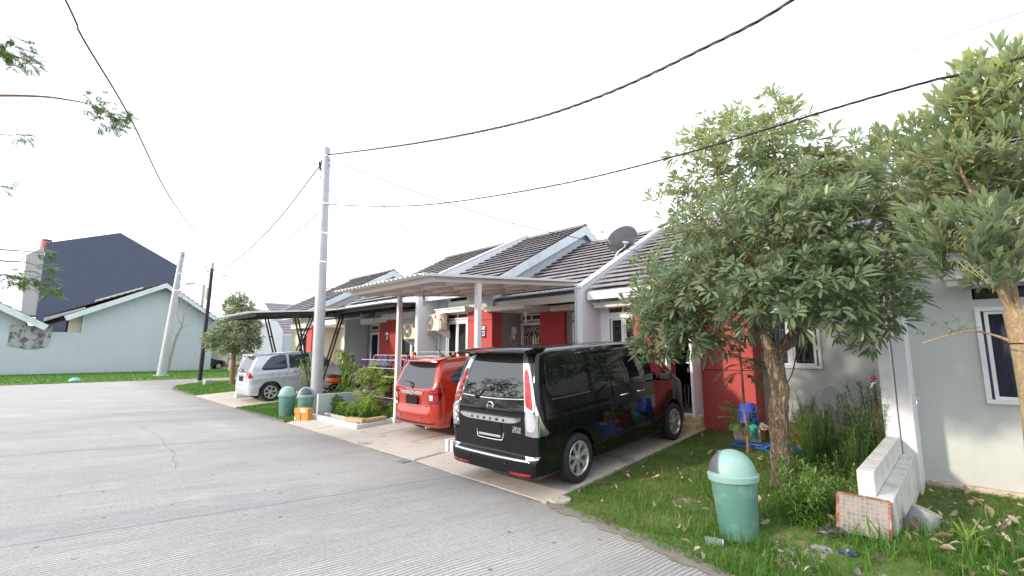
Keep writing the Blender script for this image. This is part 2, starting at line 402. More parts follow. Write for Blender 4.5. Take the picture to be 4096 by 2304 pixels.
# soil under the front yards
struct(sheet('yard_ground', [(x, y) for x, y in E1 if x <= 14][:-2]+[(-33,12),(-33,22),(14,22)], m['soil'], -.06, sub=.5))
def driveway(x0, x1, y0, y1, joints, name='driveway'):
    d = sheet(name, [(x0, y0[0]),(x1, y0[1]),(x1, y1),(x0, y1)], m['slab'], -.03, thick=.045); struct(d)
    mb = MB()
    for a, b in joints:
        a = Vector((a[0], a[1], G(*a)+.019)); b = Vector((b[0], b[1], G(*b)+.019))
        dd = (b-a).normalized(); s_ = dd.cross(Vector((0,0,1)))*.007; mb.add([a-s_, a+s_, b+s_, b-s_], [(0,1,2,3)])
    if joints: mb.build('joint', m['dark'], d, fix=False)
    return d
driveway(-6.68, -3.77, (4.53,4.44), 9.4, [((-6.66,6.6),(-3.8,6.6)),((-6.66,8.1),(-3.8,8.1))])
driveway(-12.55, -6.72, (4.55,4.52), 5.17, [((-6.75,4.55),(-6.75,5.1)),((-10.9,4.6),(-11,5.1))])
driveway(-10.02, -6.72, (5.175,5.175), 9.4, [((-9.1,5.2),(-9.1,9.4)),((-7.9,5.2),(-7.9,9.4)),((-10,6.6),(-6.75,6.6)),((-10,8.1),(-6.75,8.1))])
driveway(-22.7, -17.0, (4.56,4.56), 9.9, [((-19.8,4.6),(-19.8,9.8)),((-22.6,5.6),(-17,5.6)),((-22.6,7.6),(-17,7.6))])
# ragged earth where the grass gives way to the concrete
def earth_edge(x0, x1, seed, wid=.09, dz=.006):
    rn = random.Random(seed); A_, B_ = [], []; x = x0
    while x < x1:
        y = np.interp(-x, [-p[0] for p in E1[:17]], [p[1] for p in E1[:17]]); A_.append((x, y-rn.uniform(.0, wid))); B_.append((x, y+.12+rn.uniform(0, .05))); x += rn.uniform(.03, .09)
    mb = MB(); n = len(A_); mb.add([(a, b, dz) for a, b in A_]+[(a, b, G(a, b)+.006) for a, b in B_], [(i, i+1, n+i+1, n+i) for i in range(n-1)])
    struct(mb.build('verge_earth', m['vearth'], fix=False))
m['vearth'] = soil_mat('verge_earth_soil', (.19,.165,.13), (.30,.275,.235), (.15,.15,.07))
earth_edge(-3.72, 1.8, 1, .10); earth_edge(-17, -12.75, 2, .12); earth_edge(-28, -22.8, 3, .15); earth_edge(-12.6, -3.8, 4, .05, .002)
# ---- lawns: one sheet of turf and a mass of blades each
def blades(name, region, n, h, w, mat, seed, parent=None, lean=.5, dens=None, tipbias=.0):
    rg = np.random.default_rng(seed); (x0, x1, y0, y1) = region
    P = []
    while len(P) < n:
        x = rg.uniform(x0, x1, n); y = rg.uniform(y0, y1, n)
        ok = dens(x, y, rg) if dens else np.ones(n, bool)
        P += list(zip(x[ok], y[ok]))
    P = np.array(P[:n]); z = np.array([G(a, b) for a, b in P])
    ang = rg.uniform(0, 2*math.pi, n); hh = h*rg.uniform(.45, 1.25, n)**1.2; ww = w*rg.uniform(.7, 1.3, n)
    dx, dy = np.cos(ang), np.sin(ang); ln = rg.uniform(.1, 1, n)*lean*hh; la = ang+math.pi/2+rg.normal(0, .4, n)
    lx, ly = np.cos(la)*ln, np.sin(la)*ln
    V = np.zeros((n, 5, 3)); B = np.stack([P[:,0], P[:,1], z-.005], 1)
    o = np.stack([dx*ww/2, dy*ww/2, 0*ww], 1)
    mid = B+np.stack([lx*.35, ly*.35, hh*.6], 1); tp = B+np.stack([lx, ly, hh], 1)
    V[:,0] = B-o; V[:,1] = B+o; V[:,2] = mid+o*.8; V[:,3] = mid-o*.8; V[:,4] = tp
    F = np.array([[0,1,2,3],[3,2,4,4]]); idx = (np.arange(n)*5)[:,None,None]
    Fq = (idx+F[None]).reshape(-1, 4)
    V = V.reshape(-1, 3)
    # split quads and tris: use degenerate-free version
    me = bpy.data.meshes.new(name); nq = n
    q = (np.arange(n)*5)[:,None]+np.array([0,1,2,3]); t = (np.arange(n)*5)[:,None]+np.array([3,2,4])
    me.vertices.add(len(V)); me.vertices.foreach_set('co', V.astype(np.float32).ravel())
    loops = np.concatenate([q.ravel(), t.ravel()]).astype(np.int32)
    me.loops.add(len(loops)); me.loops.foreach_set('vertex_index', loops)
    me.polygons.add(2*n); st = np.concatenate([np.arange(n)*4, 4*n+np.arange(n)*3]).astype(np.int32)
    me.polygons.foreach_set('loop_start', st)
    a = me.attributes.new('tint', 'FLOAT', 'POINT')
    tv = np.repeat(np.clip(rg.beta(2, 3, n)+tipbias+(rg.random(n) < .05)*.5, 0, 1), 5); a.data.foreach_set('value', tv.astype(np.float32))
    me.update(calc_edges=True); return link(name, me, mat, parent)
def inpoly(poly):
    px = np.array([p[0] for p in poly]); py = np.array([p[1] for p in poly])
    def f(x, y):
        r = np.zeros(len(x), bool); j = len(px)-1
        for i in range(len(px)):
            c = ((py[i] > y) != (py[j] > y)) & (x < (px[j]-px[i])*(y-py[i])/(py[j]-py[i]+1e-9)+px[i]); r ^= c; j = i
        return r
    return f
bare = [(-2.35,5.45,.30,.2),(-1.25,5.05,.42,.22),(-.6,4.9,.5,.25),(-1.75,4.55,.35,.12),(-.2,6.9,.35,.3),(-2.2,4.35,.5,.12)]
def patchy(poly, ragged=.0):
    ip = inpoly(poly)
    def f(x, y, rg):
        ok = ip(x+rg.normal(0, .035, len(x)), y+rg.normal(0, .035, len(x)))
        for bx, by, rx, ry in bare:
            ok &= ~((((x-bx)/rx)**2+((y-by)/ry)**2 < 1) & (rg.random(len(x)) < .85))
        k = np.sin(x*5.1+y*2.3)+np.sin(x*1.7-y*6.1+1)+np.sin(x*9.3+2)*np.sin(y*8.1)
        return ok & (rg.random(len(x)) < np.clip(.75+.22*k, .15, 1))
    return f
L1 = [(-3.74,4.5),(-3.1,4.34),(-2.4,4.25),(-1.8,4.14),(-1,3.9),(0,3.6),(1.6,3.45),(1.9,8.75),(-.6,8.75),(-.6,9.9),(-2.8,9.9),(-2.8,9.4),(-3.74,9.4)]
tag(sheet('lawn_turf', L1, m['turf'], 0, sub=.22), kind='structure')
tag(blades('lawn_grass', (-3.8,1.7,3.4,9.9), 85000, .036, .0052, m['blade'], 1, lean=1.1, dens=patchy(L1)), kind='stuff')
def near(x, y, rg):
    d = np.hypot(x+.6, y-4.9); k = np.sin(x*4.1)+np.sin(y*5.3+x*2)
    return patchy(L1)(x, y, rg) & (rg.random(len(x)) < np.clip(1.15-d*.42+.1*k, .02, 1))
tag(blades('long_grass', (-3.2,1.7,3.6,8), 9000, .15, .006, m['blade2'], 2, lean=.9, dens=near), kind='stuff')
# clover-like ground cover among the blades
def cover(name, poly, n, r, mat, seed):
    rg = np.random.default_rng(seed); px = [p[0] for p in poly]; py = [p[1] for p in poly]; ip = inpoly(poly)
    x = rg.uniform(min(px), max(px), n*3); y = rg.uniform(min(py), max(py), n*3)
    k = np.sin(x*3.1+1)+np.sin(y*3.7-x*2.2)
    ok = ip(x, y) & (rg.random(n*3) < np.clip(.4+.5*k, 0, 1)); x, y = x[ok][:n], y[ok][:n]; n = len(x)
    z = np.array([G(a, b) for a, b in zip(x, y)])+rg.uniform(.01, .035, n); a0 = rg.uniform(0, 6.28, n); rr = r*rg.uniform(.6, 1.3, n)
    V = np.zeros((n, 4, 3)); tx, ty = rg.normal(0, .25, n), rg.normal(0, .25, n)
    for i in range(4):
        a = a0+i*math.pi/2; cx, cy = np.cos(a)*rr, np.sin(a)*rr*1.0
        V[:,i,0] = x+cx; V[:,i,1] = y+cy; V[:,i,2] = z+cx*tx+cy*ty
    F = (np.arange(n)*4)[:,None]+np.arange(4)
    return nmesh(name, V.reshape(-1,3), F, mat, attr=np.repeat(rg.uniform(0, .8, n), 4))
tag(cover('ground_cover', L1, 16000, .011, m['blade2'], 3), kind='stuff')
L2 = [(-17,4.56),(-12.75,4.62),(-12.72,7.6),(-17,7.6)]
tag(sheet('lawn_turf', L2, m['turf'], 0, sub=2), kind='structure')
tag(blades('lawn_grass', (-17.1,-12.7,4.5,7.6), 30000, .05, .011, m['blade2'], 5, dens=patchy(L2), lean=1), kind='stuff')
L3 = [(-22.8,4.58),(-26.8,4.6),(-28.5,4.8),(-29.8,5.15),(-31.2,6.15),(-32.1,7.35),(-32.6,8.6),(-32.8,12),(-30,14),(-22.8,9.8)]
tag(sheet('lawn_turf', L3, m['fargrass'], 0, sub=2), kind='structure')
tag(blades('lawn_grass', (-33,-22.8,4.5,12), 26000, .06, .03, m['blade2'], 6, dens=patchy(L3), lean=1), kind='stuff')
L4 = [(-37.2,-40),(-36.95,-7),(-36.95,6),(-37.25,12),(-37.6,30),(-60,30),(-60,-40)]
tag(sheet('verge_turf', L4, m['fargrass'], .02, terr=False), kind='structure')
def flat4(x, y, rg): return (x > -52) & (x < -37.05+.1*np.sin(y*2))
tag(blades('verge_grass', (-52,-37,-3,14), 26000, .09, .05, m['blade2'], 7, lean=1, dens=flat4), kind='stuff')
# ================================================================ BUILDING PARTS
rnd = random.Random(7)
def wall(name, x0, x1, z0, z1, y0, y1, holes, mat, parent, axis='y', extra=None):
    """facade wall facing the street with real openings; holes = (x0,x1,z0,z1)"""
    xs = sorted({x0, x1, *[h[0] for h in holes], *[h[1] for h in holes]}); zs = sorted({z0, z1, *[h[2] for h in holes], *[h[3] for h in holes]})
    mb = MB()
    def q(a, b, c, d): mb.add([a, b, c, d], [(0,1,2,3)])
    for i in range(len(xs)-1):
        for j in range(len(zs)-1):
            cx, cz = (xs[i]+xs[i+1])/2, (zs[j]+zs[j+1])/2
            if any(h[0] < cx < h[1] and h[2] < cz < h[3] for h in holes): continue
            a, b, c, d = xs[i], xs[i+1], zs[j], zs[j+1]
            q((a,y0,c),(b,y0,c),(b,y0,d),(a,y0,d)); q((a,y1,c),(a,y1,d),(b,y1,d),(b,y1,c))
    for h in holes:
        a, b, c, d = h
        q((a,y0,c),(b,y0,c),(b,y1,c),(a,y1,c)); q((a,y0,d),(a,y1,d),(b,y1,d),(b,y0,d))
        q((a,y0,c),(a,y1,c),(a,y1,d),(a,y0,d)); q((b,y0,c),(b,y0,d),(b,y1,d),(b,y1,c))
    q((x0,y0,z0),(x0,y0,z1),(x0,y1,z1),(x0,y1,z0)); q((x1,y0,z0),(x1,y1,z0),(x1,y1,z1),(x1,y0,z1))
    q((x0,y0,z1),(x1,y0,z1),(x1,y1,z1),(x0,y1,z1)); q((x0,y0,z0),(x0,y1,z0),(x1,y1,z0),(x1,y0,z0))
    return mb.build(name, mat, parent, fix=False)
def scroll(mb, cx, cz, r, y, a0, turns, sgn=1, t=.008, n=14):
    pts = []
    for k in range(n+1):
        u = k/n; a = a0+sgn*turns*2*math.pi*u; rr = r*(1-.78*u); pts.append((cx+rr*math.cos(a), y, cz+rr*math.sin(a)))
    mb.tube(pts, t, 5)
def grille(kind, x0, x1, z0, z1, y, parent):
    mb = MB(); w, h = x1-x0, z1-z0; t = .009
    def vb(x, a, b): mb.box(x-t, x+t, y-t, y+t, a, b)
    def hb(z, a, b): mb.box(a, b, y-t*.8, y+t*.8, z-t, z+t)
    if kind == 'modern':
        vb(x0+w*.12, z0, z1); vb(x0+w*.88, z0, z1); hb(z1-h*.1, x0, x1); hb(z0+h*.08, x0, x1)
        hb(z1-h*.2, x0+w*.12, x0+w*.88)
        vb(x0+w*.34, z0+h*.08, z1-h*.2); vb(x0+w*.58, z0+h*.3, z1-h*.2); hb(z0+h*.3, x0+w*.34, x0+w*.74); vb(x0+w*.74, z0+h*.08, z1-h*.35)
        hb(z1-h*.35, x0+w*.58, x0+w*.88)
    else:
        n = max(3, round(w/.105))
        for i in range(n+1):
            x = x0+w*i/n; top = z1-h*.16 if kind == 'scroll' else z1-h*(.05+.17*math.sin(math.pi*(i/n)))
            mb.tube([(x, y, z0), (x, y, top)], .0085, 6)
            if i % 2 == 1:
                zc = z0+h*(.30+.22*((i//2) % 2))
                mb.add([(x-.024,y,zc),(x,y-.024,zc),(x+.024,y,zc),(x,y+.024,zc),(x,y,zc+.05),(x,y,zc-.05)],
                       [(0,1,4),(1,2,4),(2,3,4),(3,0,4),(1,0,5),(2,1,5),(3,2,5),(0,3,5)])
                for sg in (-1, 1):
                    for zz in (.05, .42):
                        scroll(mb, x+sg*.027, z0+h*zz, .027, y, math.pi/2, 1.1, sg, .006, 9)
        r = min(.12, w/5)
        for sg in (-1, 1):
            scroll(mb, x0+w/2+sg*w*.30, z1-h*.02-r, r, y, -math.pi/2 if sg > 0 else -math.pi/2, 1.3, sg, .009)
            scroll(mb, x0+w/2+sg*w*.11, z1-h*.02-r*.7, r*.7, y, math.pi, 1.3, -sg, .008)
        mb.tube(catmull([(x0, y, z1-h*.12), (x0+w*.2, y, z1-h*.2), (x0+w*.5, y, z1-h*.08), (x0+w*.8, y, z1-h*.22), (x1, y, z1-h*.12)], 5), .009, 6)
    hb(z0+.012, x0, x1); hb(z1-.012, x0, x1); vb(x0+.012, z0, z1); vb(x1-.012, z0, z1)
    return mb.build('grille', m['steelw'], parent, fix=False)
def ring(mb, x0, x1, z0, z1, y0, y1, t):
    mb.box(x0, x1, y0, y1, z1-t, z1); mb.box(x0, x1, y0, y1, z0, z0+t); mb.box(x0, x0+t, y0, y1, z0+t, z1-t); mb.box(x1-t, x1, y0, y1, z0+t, z1-t)
def window(parent, x0, x1, z0, z1, y, sashes=2, gr='modern', curt='curtain', name='window', fr=.055, opened=None):
    """framed window filling an opening in a wall whose face is at y"""
    mb = MB(); ring(mb, x0, x1, z0, z1, y-.035, y+.07, fr)
    sw = (x1-x0-2*fr)/sashes
    for i in range(1, sashes): mb.box(x0+fr+i*sw-.03, x0+fr+i*sw+.03, y-.03, y+.065, z0+fr, z1-fr)
    f = mb.build(name, m['frame'], parent, bevel=.006)
    for i in range(sashes):
        a, b = x0+fr+i*sw+.032, x0+fr+(i+1)*sw-.032
        s = MB(); ring(s, a-.004, b+.004, z0+fr+.002, z1-fr-.002, y-.012, y+.035, .04); s.build('sash', m['frame'], f, bevel=.004)
        g = MB(); g.box(a+.03, b-.03, y+.008, y+.014, z0+fr+.03, z1-fr-.03); g.build('pane', m['glass'], f)
        if gr: grille(gr, a+.02, b-.02, z0+fr+.02, z1-fr-.02, y+.055 if gr == 'modern' else y+.05, f)
    if curt:
        c = MB(); n = 60; y2 = y+.16; pts = []
        for k in range(n+1):
            u = k/n; pts.append((x0+(x1-x0)*u, y2+.02*math.sin(k*1.9)+.012*math.sin(k*.7)))
        c.add([(x, yy, z0) for x, yy in pts]+[(x, yy, z1) for x, yy in pts], [(i, i+1, n+2+i, n+1+i) for i in range(n)])
        c.build('curtain', m[curt], f, fix=False, smooth=True)
    return f
def vent(parent, x0, x1, z0, z1, y, n=2, mat='wood'):
    mb = MB(); ring(mb, x0, x1, z0, z1, y-.02, y+.05, .035); w = (x1-x0)/n
    for i in range(1, n): mb.box(x0+i*w-.02, x0+i*w+.02, y-.015, y+.045, z0+.035, z1-.035)
    f = mb.build('air_vent', m['frame'], parent)
    mb = MB()
    for i in range(n): mb.box(x0+i*w+.03, x0+(i+1)*w-.03, y+.06, y+.075, z0+.03, z1-.03)
    mb.build('louvre', m[mat], f); return f
def ledge(parent, x0, x1, y0, y1, z, th=.13, name='ledge'):
    mb = MB(); mb.box(x0+.03, x1-.03, y0+.035, y1, z-th, z-.045); mb.box(x0, x1, y0, y1, z-.042, z)
    return mb.build(name, m['trim'], parent, bevel=.006)
def roof(parent, x0, x1, ye, ze, yr, zr, seed=1, back=True, name='roof', course=.335, tw=.33, over=.05):
    """tiled slope rising from the eave line (ye, ze) to the ridge (yr, zr), ridge along x; every tile modelled"""
    rg = random.Random(seed); L = math.hypot(yr-ye, zr-ze); n = max(1, round(L/course)); V, F, T = [], [], []
    uy, uz = (yr-ye)/L, (zr-ze)/L; ny, nz = -uz, uy; c = L/n
    def slope(ye, uy, uz, ny, nz):
        for i in range(n):
            off = (i % 2)*tw/2; k = math.floor((x0-off)/tw)
            while k*tw+off < x1:
                a, b = max(x0, k*tw+off)+.0004, min(x1, (k+1)*tw+off)-.0004; k += 1
                if b-a < .02: continue
                s0, s1 = i*c-.012, (i+1)*c+.03; h0 = .074; h1 = .012
                j = rg.uniform(-.002, .002); t = rg.betavariate(2, 2)
                B = len(V)
                for x in (a, b):
                    for s, h in ((s0, h0), (s1, h1), (s0, h0-.014), (s0+.10, h0-.022)):
                        V.append((x, ye+uy*s+ny*(h+j), ze+uz*s+nz*(h+j)))
                F.extend([(B,B+4,B+5,B+1),(B,B+2,B+6,B+4),(B+2,B+3,B+7,B+6),(B,B+1,B+3,B+2),(B+4,B+6,B+7,B+5)]); T.extend([t]*8)
    slope(ye, uy, uz, ny, nz)
    if back: slope(2*yr-ye, -uy, uz, -ny, nz)
    r = nmesh(name, V, F, m['tile'], attr=T, parent=parent)
    mb = MB(); k = x0
    while k < x1-.05:
        e = min(k+.42, x1+.02); d = .006*((int((k-x0)/.4)) % 2)
        mb.prism([(-.13,-.035),(-.07,.055),(0,.085),(.07,.055),(.13,-.035),(.10,-.04),(0,.03),(-.10,-.04)], lambda u, v, t: (t, yr+u, zr+v+d), k, e); k += .4
    mb.build('ridge_cap', m['tilem2'], r)
    return r
m['tilem2'] = M('ridge_tile', (.15,.135,.145), .6, var=.2, scale=5)
def roof_body(parent, x0, x1, ye, ze, yr, zr, back=True):
    mb = MB(); d = .035
    pts = [(ye, ze-d), (yr, zr-d)]+([(2*yr-ye, ze-d), (2*yr-ye, ze-d-.05)] if back else [(yr, zr-d-.06)])+([(yr, zr-d-.05)] if back else [])+[(ye, ze-d-.05)]
    mb.prism(pts, lambda u, v, t: (t, u, v), x0, x1); return mb.build('roof_deck', m['fascia'], parent)
def barge(parent, x, ye, ze, yr, zr, back=True, w=.05, h=.24, name='barge_board', mat='fascia'):
    mb = MB(); f = lambda u, v, t: (t, u, v)
    mb.prism([(ye-.04, ze+.0-.02), (yr, zr-.0), (yr, zr-h*1.12), (ye-.04, ze-h)], f, x, x+w)
    if back: mb.prism([(yr, zr), (2*yr-ye+.04, ze-.02), (2*yr-ye+.04, ze-h), (yr, zr-h*1.12)], f, x, x+w)
    return mb.build(name, m[mat], parent)
def fascia(parent, x0, x1, y, z, h=.22, mat='trim'):
    mb = MB(); mb.box(x0, x1, y-.03, y, z-h, z-.01); return mb.build('fascia', m[mat], parent)
def fin(parent, x0, x1, yf, z0, ztf, yr, zr, mat='white', name='party_wall', zslope=None):
    """party wall: upright pier at the street end, parapet running up the slope to the ridge"""
    f = lambda u, v, t: (t, u, v); mb = MB()
    mb.prism([(yf, z0), (yf+.0, ztf), (yr, zr), (yr+.35, zr-.15), (yr+.35, z0)], f, x0, x1)
    mb.prism([(yf-.02, ztf+.005), (yf-.02, ztf+.05), (yr, zr+.05), (yr, zr+.005)], f, x0-.025, x1+.025)
    return mb.build(name, m[mat], parent, bevel=.008)
def gable(parent, x0, x1, ye, ze, yr, zr, zb, mat='grey', name='gable_wall', yb=None):
    mb = MB(); yb = yb or 2*yr-ye
    mb.prism([(ye, zb), (ye, ze), (yr, zr), (yb, ze if yb == 2*yr-ye else zr), (yb, zb)], lambda u, v, t: (t, u, v), x0, x1)
    return mb.build(name, m[mat], parent)
S = .545     # roof pitch
RY = 13.7
def zr_at(y, zr): return zr-S*(RY-y)
def corrugated(name, x0, x1, pts, mat, parent, amp=.012, pitch=.12, axis='x', th=.006):
    """sheet profile waves across x, runs along pts (y,z)"""
    n = int((x1-x0)/pitch*8); xs = [x0+(x1-x0)*i/n for i in range(n+1)]
    V = []; k = len(pts)
    for sgn in (0, th):
        for x in xs:
            ph = ((x-x0)/pitch) % 1; h = amp*2*max(0, min(1, (min(ph, 1-ph)*2-.35)*3))
            for y, z in pts: V.append((x, y, z+h+sgn))
    F = []; o = (n+1)*k
    for i in range(n):
        for j in range(k-1):
            a = i*k+j; F.append((a, a+k, a+k+1, a+1)); F.append((o+a, o+a+1, o+a+k+1, o+a+k))
        a = i*k; F.append((a, o+a, o+a+k, a+k)); a = i*k+k-1; F.append((a, a+k, o+a+k, o+a))
    return nmesh(name, V, F, mat, parent=parent)
# ================================================================ HOUSE 24 (behind the van, mostly behind the near tree)
T = .14
h24 = thing('row_house', 'house with a red door surround and an open white door, behind the near tree', 'house', (-3.7, 12, .3), 'terraced houses of the row')
wall('wall', -6.53, -5.32, .1, 3.35, 9.9, 10.05, [(-6.3,-5.42,.95,2.68), (-6.3,-5.42,2.74,2.95)], m['white'], h24)
window(h24, -6.3, -5.42, .95, 2.68, 9.9, 2, 'modern', 'curtaind'); vent(h24, -6.3, -5.42, 2.74, 2.95, 9.9)
wall('door_surround', -5.32, -2.83, .1, 2.95, 9.4, 9.62, [(-4.62,-3.82,.52,2.72)], m['red'], h24)
for a, b in ((-3.82,-2.84), (-5.3,-4.62)): MB().box(a, b, 9.391, 9.4, 1.452, 1.462).build('groove', m['dark'], h24)
mb = MB(); mb.box(-5.32, -2.83, 9.62, 10.05, .1, 2.95)
for a, b in ((-5.32,-4.66), (-3.78,-2.83)): pass
mb = MB(); mb.box(-5.32, -4.66, 9.62, 10.05, .1, 2.95); mb.box(-3.78, -2.83, 9.62, 10.05, .1, 2.95); mb.build('surround_return', m['red'], h24)
mb = MB(); ring(mb, -4.62, -3.82, .47, 2.72, 9.42, 9.6, .06); df = mb.build('door_frame', m['frame'], h24, bevel=.005)
mb = MB(); mb.beam((-3.86, 9.40, 1.62), (-3.69, 8.62, 1.62), .045, 2.05); dl = mb.build('door', m['frame'], h24, bevel=.004)
mb = MB(); mb.box(-3.75,-3.735,8.66,8.71,1.45,1.65); mb.tube([(-3.73,8.68,1.6),(-3.80,8.67,1.6),(-3.82,8.75,1.595)], .011, 8); mb.tube([(-3.78,8.67,1.5),(-3.78,8.67,1.42)], .006, 6); mb.build('handle', m['chrome'], dl)
mb = MB(); mb.box(-4.62, -3.82, 8.95, 9.62, .26, .40); mb.box(-4.62, -3.82, 9.25, 9.62, .40, .52); mb.build('step', M('step_tile', (.62,.50,.30), .4, var=.12, scale=6), h24, bevel=.01)
# room seen through the door
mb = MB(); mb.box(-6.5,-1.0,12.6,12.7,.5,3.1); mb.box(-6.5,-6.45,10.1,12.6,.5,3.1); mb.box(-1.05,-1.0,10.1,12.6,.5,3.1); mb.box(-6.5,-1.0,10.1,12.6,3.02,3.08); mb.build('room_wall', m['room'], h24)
mb = MB(); mb.box(-6.5,-1.0,9.62,12.6,.46,.5); mb.build('room_floor', M('floor_tile', (.35,.34,.33), .25), h24)
wall('wall', -2.83, -.80, .05, 3.35, 9.9, 10.05, [(-2.78,-1.82,1.5,2.66)], m['grey'], h24)
window(h24, -2.95+.17, -1.82, 1.5, 2.66, 9.9, 2, 'modern', 'curtaind')
mb = MB(); mb.box(-6.5,-.8,10.3,10.34,3.08,3.34); mb.build('ceiling_edge', m['greyshade'], h24)
ledge(h24, -6.5, -5.15, 9.5, 9.9, 3.02); ledge(h24, -5.45, -2.6, 8.95, 9.4, 3.16, .16, 'door_canopy'); ledge(h24, -2.95, -1.5, 9.6, 9.9, 2.95)
roof(h24, -6.46, -3.7, 9.25, zr_at(9.25,5.72), RY, 5.72, 3); roof_body(h24, -6.46, -3.7, 9.25, zr_at(9.25,5.72), RY, 5.72); fascia(h24, -6.46, -3.72, 9.27, zr_at(9.25,5.72)-.03, .2)
roof(h24, -3.75, -.85, 8.7, zr_at(8.7,6.45), RY, 6.45, 4); roof_body(h24, -3.75, -.85, 8.7, zr_at(8.7,6.45), RY, 6.45); barge(h24, -3.80, 8.7, zr_at(8.7,6.45), RY, 6.45); fascia(h24, -3.75, -.78, 8.72, zr_at(8.7,6.45)-.03, .2)
gable(h24, -3.68, -3.55, 9.62, zr_at(9.62,6.45)-.06, RY, 6.38, 2.95); 
mb = MB(); mb.box(-6.5,-.8,16.9,17,0,3.4); mb.build('wall', m['grey'], h24)
fin(h24, -.84, -.69, 8.0, .0, 2.83, RY, 6.2, 'white')
# garden tap with red handle on the party wall
def tap(x, y, z, label, red):
    t = thing('garden_tap', label, 'tap', (x, y, z), 'garden taps on the party wall')
    mb = MB(); mb.tube([(x,y+.08,z),(x-.0,y-.03,z),(x-.02,y-.06,z-.01),(x-.03,y-.08,z-.06)], .013, 8); mb.build('spout', m['chrome'] if not red else m['frame'], t, smooth=True)
    mb = MB(); mb.tube([(x,y-.02,z),(x,y-.02,z+.05)], .008, 6); mb.box(x-.035,x+.035,y-.032,y-.008,z+.045,z+.075); mb.build('handle', M('tap_red', (.6,.03,.02), .4) if red else m['chrome'], t, bevel=.004)
tap(-.90, 8.03, 1.39, 'white tap with a bright red handle at the left edge of the double party wall', True)
tap(-.475, 8.25, 1.17, 'chrome tap on the right face of the double party wall', False)
# ================================================================ HOUSE 23 (far right)
h23 = thing('row_house', 'pale grey house at the right edge with a purple-curtained window', 'house', (3, 12, .2), 'terraced houses of the row')
K = 1.08
def kz(z): return CAM_H+(z-CAM_H)*K
WY = 8.75
wall('wall', -.54, 7, -.05, kz(3.45), WY, WY+.15, [(.17,1.47,kz(1.19),kz(2.36)), (.17,1.47,kz(2.46),kz(2.60)), (.15,1.5,kz(2.93),kz(3.25))], m['grey'], h23)
window(h23, .17, 1.47, kz(1.19), kz(2.36), WY, 1, None, 'curtainp'); window(h23, .15, 1.5, kz(2.93), kz(3.25), WY, 1, None, None)
mb = MB(); mb.box(.19, 1.45, WY+.02, WY+.06, kz(2.47), kz(2.59)); mb.build('air_vent', m['black'], h23)
ledge(h23, -.1, 1.9, WY-.34, WY, kz(2.74))
fin(h23, -.675, -.53, 8.02, -.05, kz(2.78), RY, 6.25, 'white'); MB().box(-.69, -.676, 8.04, 8.12, 0, 2.8).build('wall_seam', M('seam_tan', (.42,.36,.31), .9, var=.2), h23)
mb = MB(); mb.box(-.53, 7, WY-.10, WY, -.1, .07); mb.build('footing', M('peeling_footing', (.55,.45,.36), .9, var=.35, scale=7, dirt=(.12,.09,.07), dscale=3), h23, bevel=.02)
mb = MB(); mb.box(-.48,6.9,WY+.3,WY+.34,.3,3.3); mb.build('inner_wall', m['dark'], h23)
roof(h23, -.5, 7, 8.2, kz(3.45)-.02, RY, kz(3.45)+S*(RY-8.2), 5); roof_body(h23, -.5, 7, 8.2, kz(3.45)-.02, RY, kz(3.45)+S*(RY-8.2)); fascia(h23, -.5, 7, 8.22, kz(3.45)-.04)
# ================================================================ HOUSE 25 (white carport, number 25)
h25 = thing('row_house', 'house with the number 25 plate on its red pier, behind the orange car', 'house', (-9.6, 12, .3), 'terraced houses of the row')
F1, F2 = 9.2, 10.34
wall('wall', -12.5, -10.84, .1, 3.95, F1, F1+.15, [(-12.0,-10.9,.6,2.78), (-12.0,-10.9,2.84,3.02), (-11.95,-10.8,3.30,3.62)][:2]+[(-11.95,-10.86,3.33,3.62)], m['blue'], h25)
window(h25, -12.0, -10.9, .6, 2.78, F1, 2, 'scroll', 'curtain'); vent(h25, -12.0, -10.9, 2.84, 3.02, F1); window(h25, -11.95, -10.86, 3.33, 3.62, F1, 1, None, None)
ledge(h25, -12.15, -10.6, 8.78, F1, 3.17, .15)
MB().box(-10.84, -9.75, 9.12, 9.5, .1, 3.06).build('red_pier', m['red'], h25)
MB().box(-10.845, -9.745, 9.113, 9.3, 2.735, 2.748).build('groove', m['dark'], h25)
MB().box(-10.84, -9.76, 9.14, 9.5, 3.06, 3.95).build('wall', m['blue'], h25)
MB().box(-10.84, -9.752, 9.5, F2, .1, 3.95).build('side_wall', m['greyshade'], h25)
pl = MB().box(-10.24, -10.0, 9.095, 9.119, 2.22, 2.58).build('number_plate', m['black'], h25, bevel=.005)
fm = Matrix.Translation((0,0,0))
def facing(x, y, z): return Matrix.Translation((x, y, z)) @ Matrix.Rotation(math.pi/2, 4, 'X')
m['paint'] = M('white_paint', (.8,.79,.76), .6, var=0)
MB().box(-10.225, -10.015, 9.09, 9.096, 2.46, 2.555).build('plate_header', m['paint'], pl)
text('lettering', 'BLOK  E6', .072, m['black'], pl, facing(-10.12, 9.089, 2.507), .002, .85, .001)
text('lettering', '25', .21, m['paint'], pl, facing(-10.09, 9.094, 2.335), .002, .62, .004)
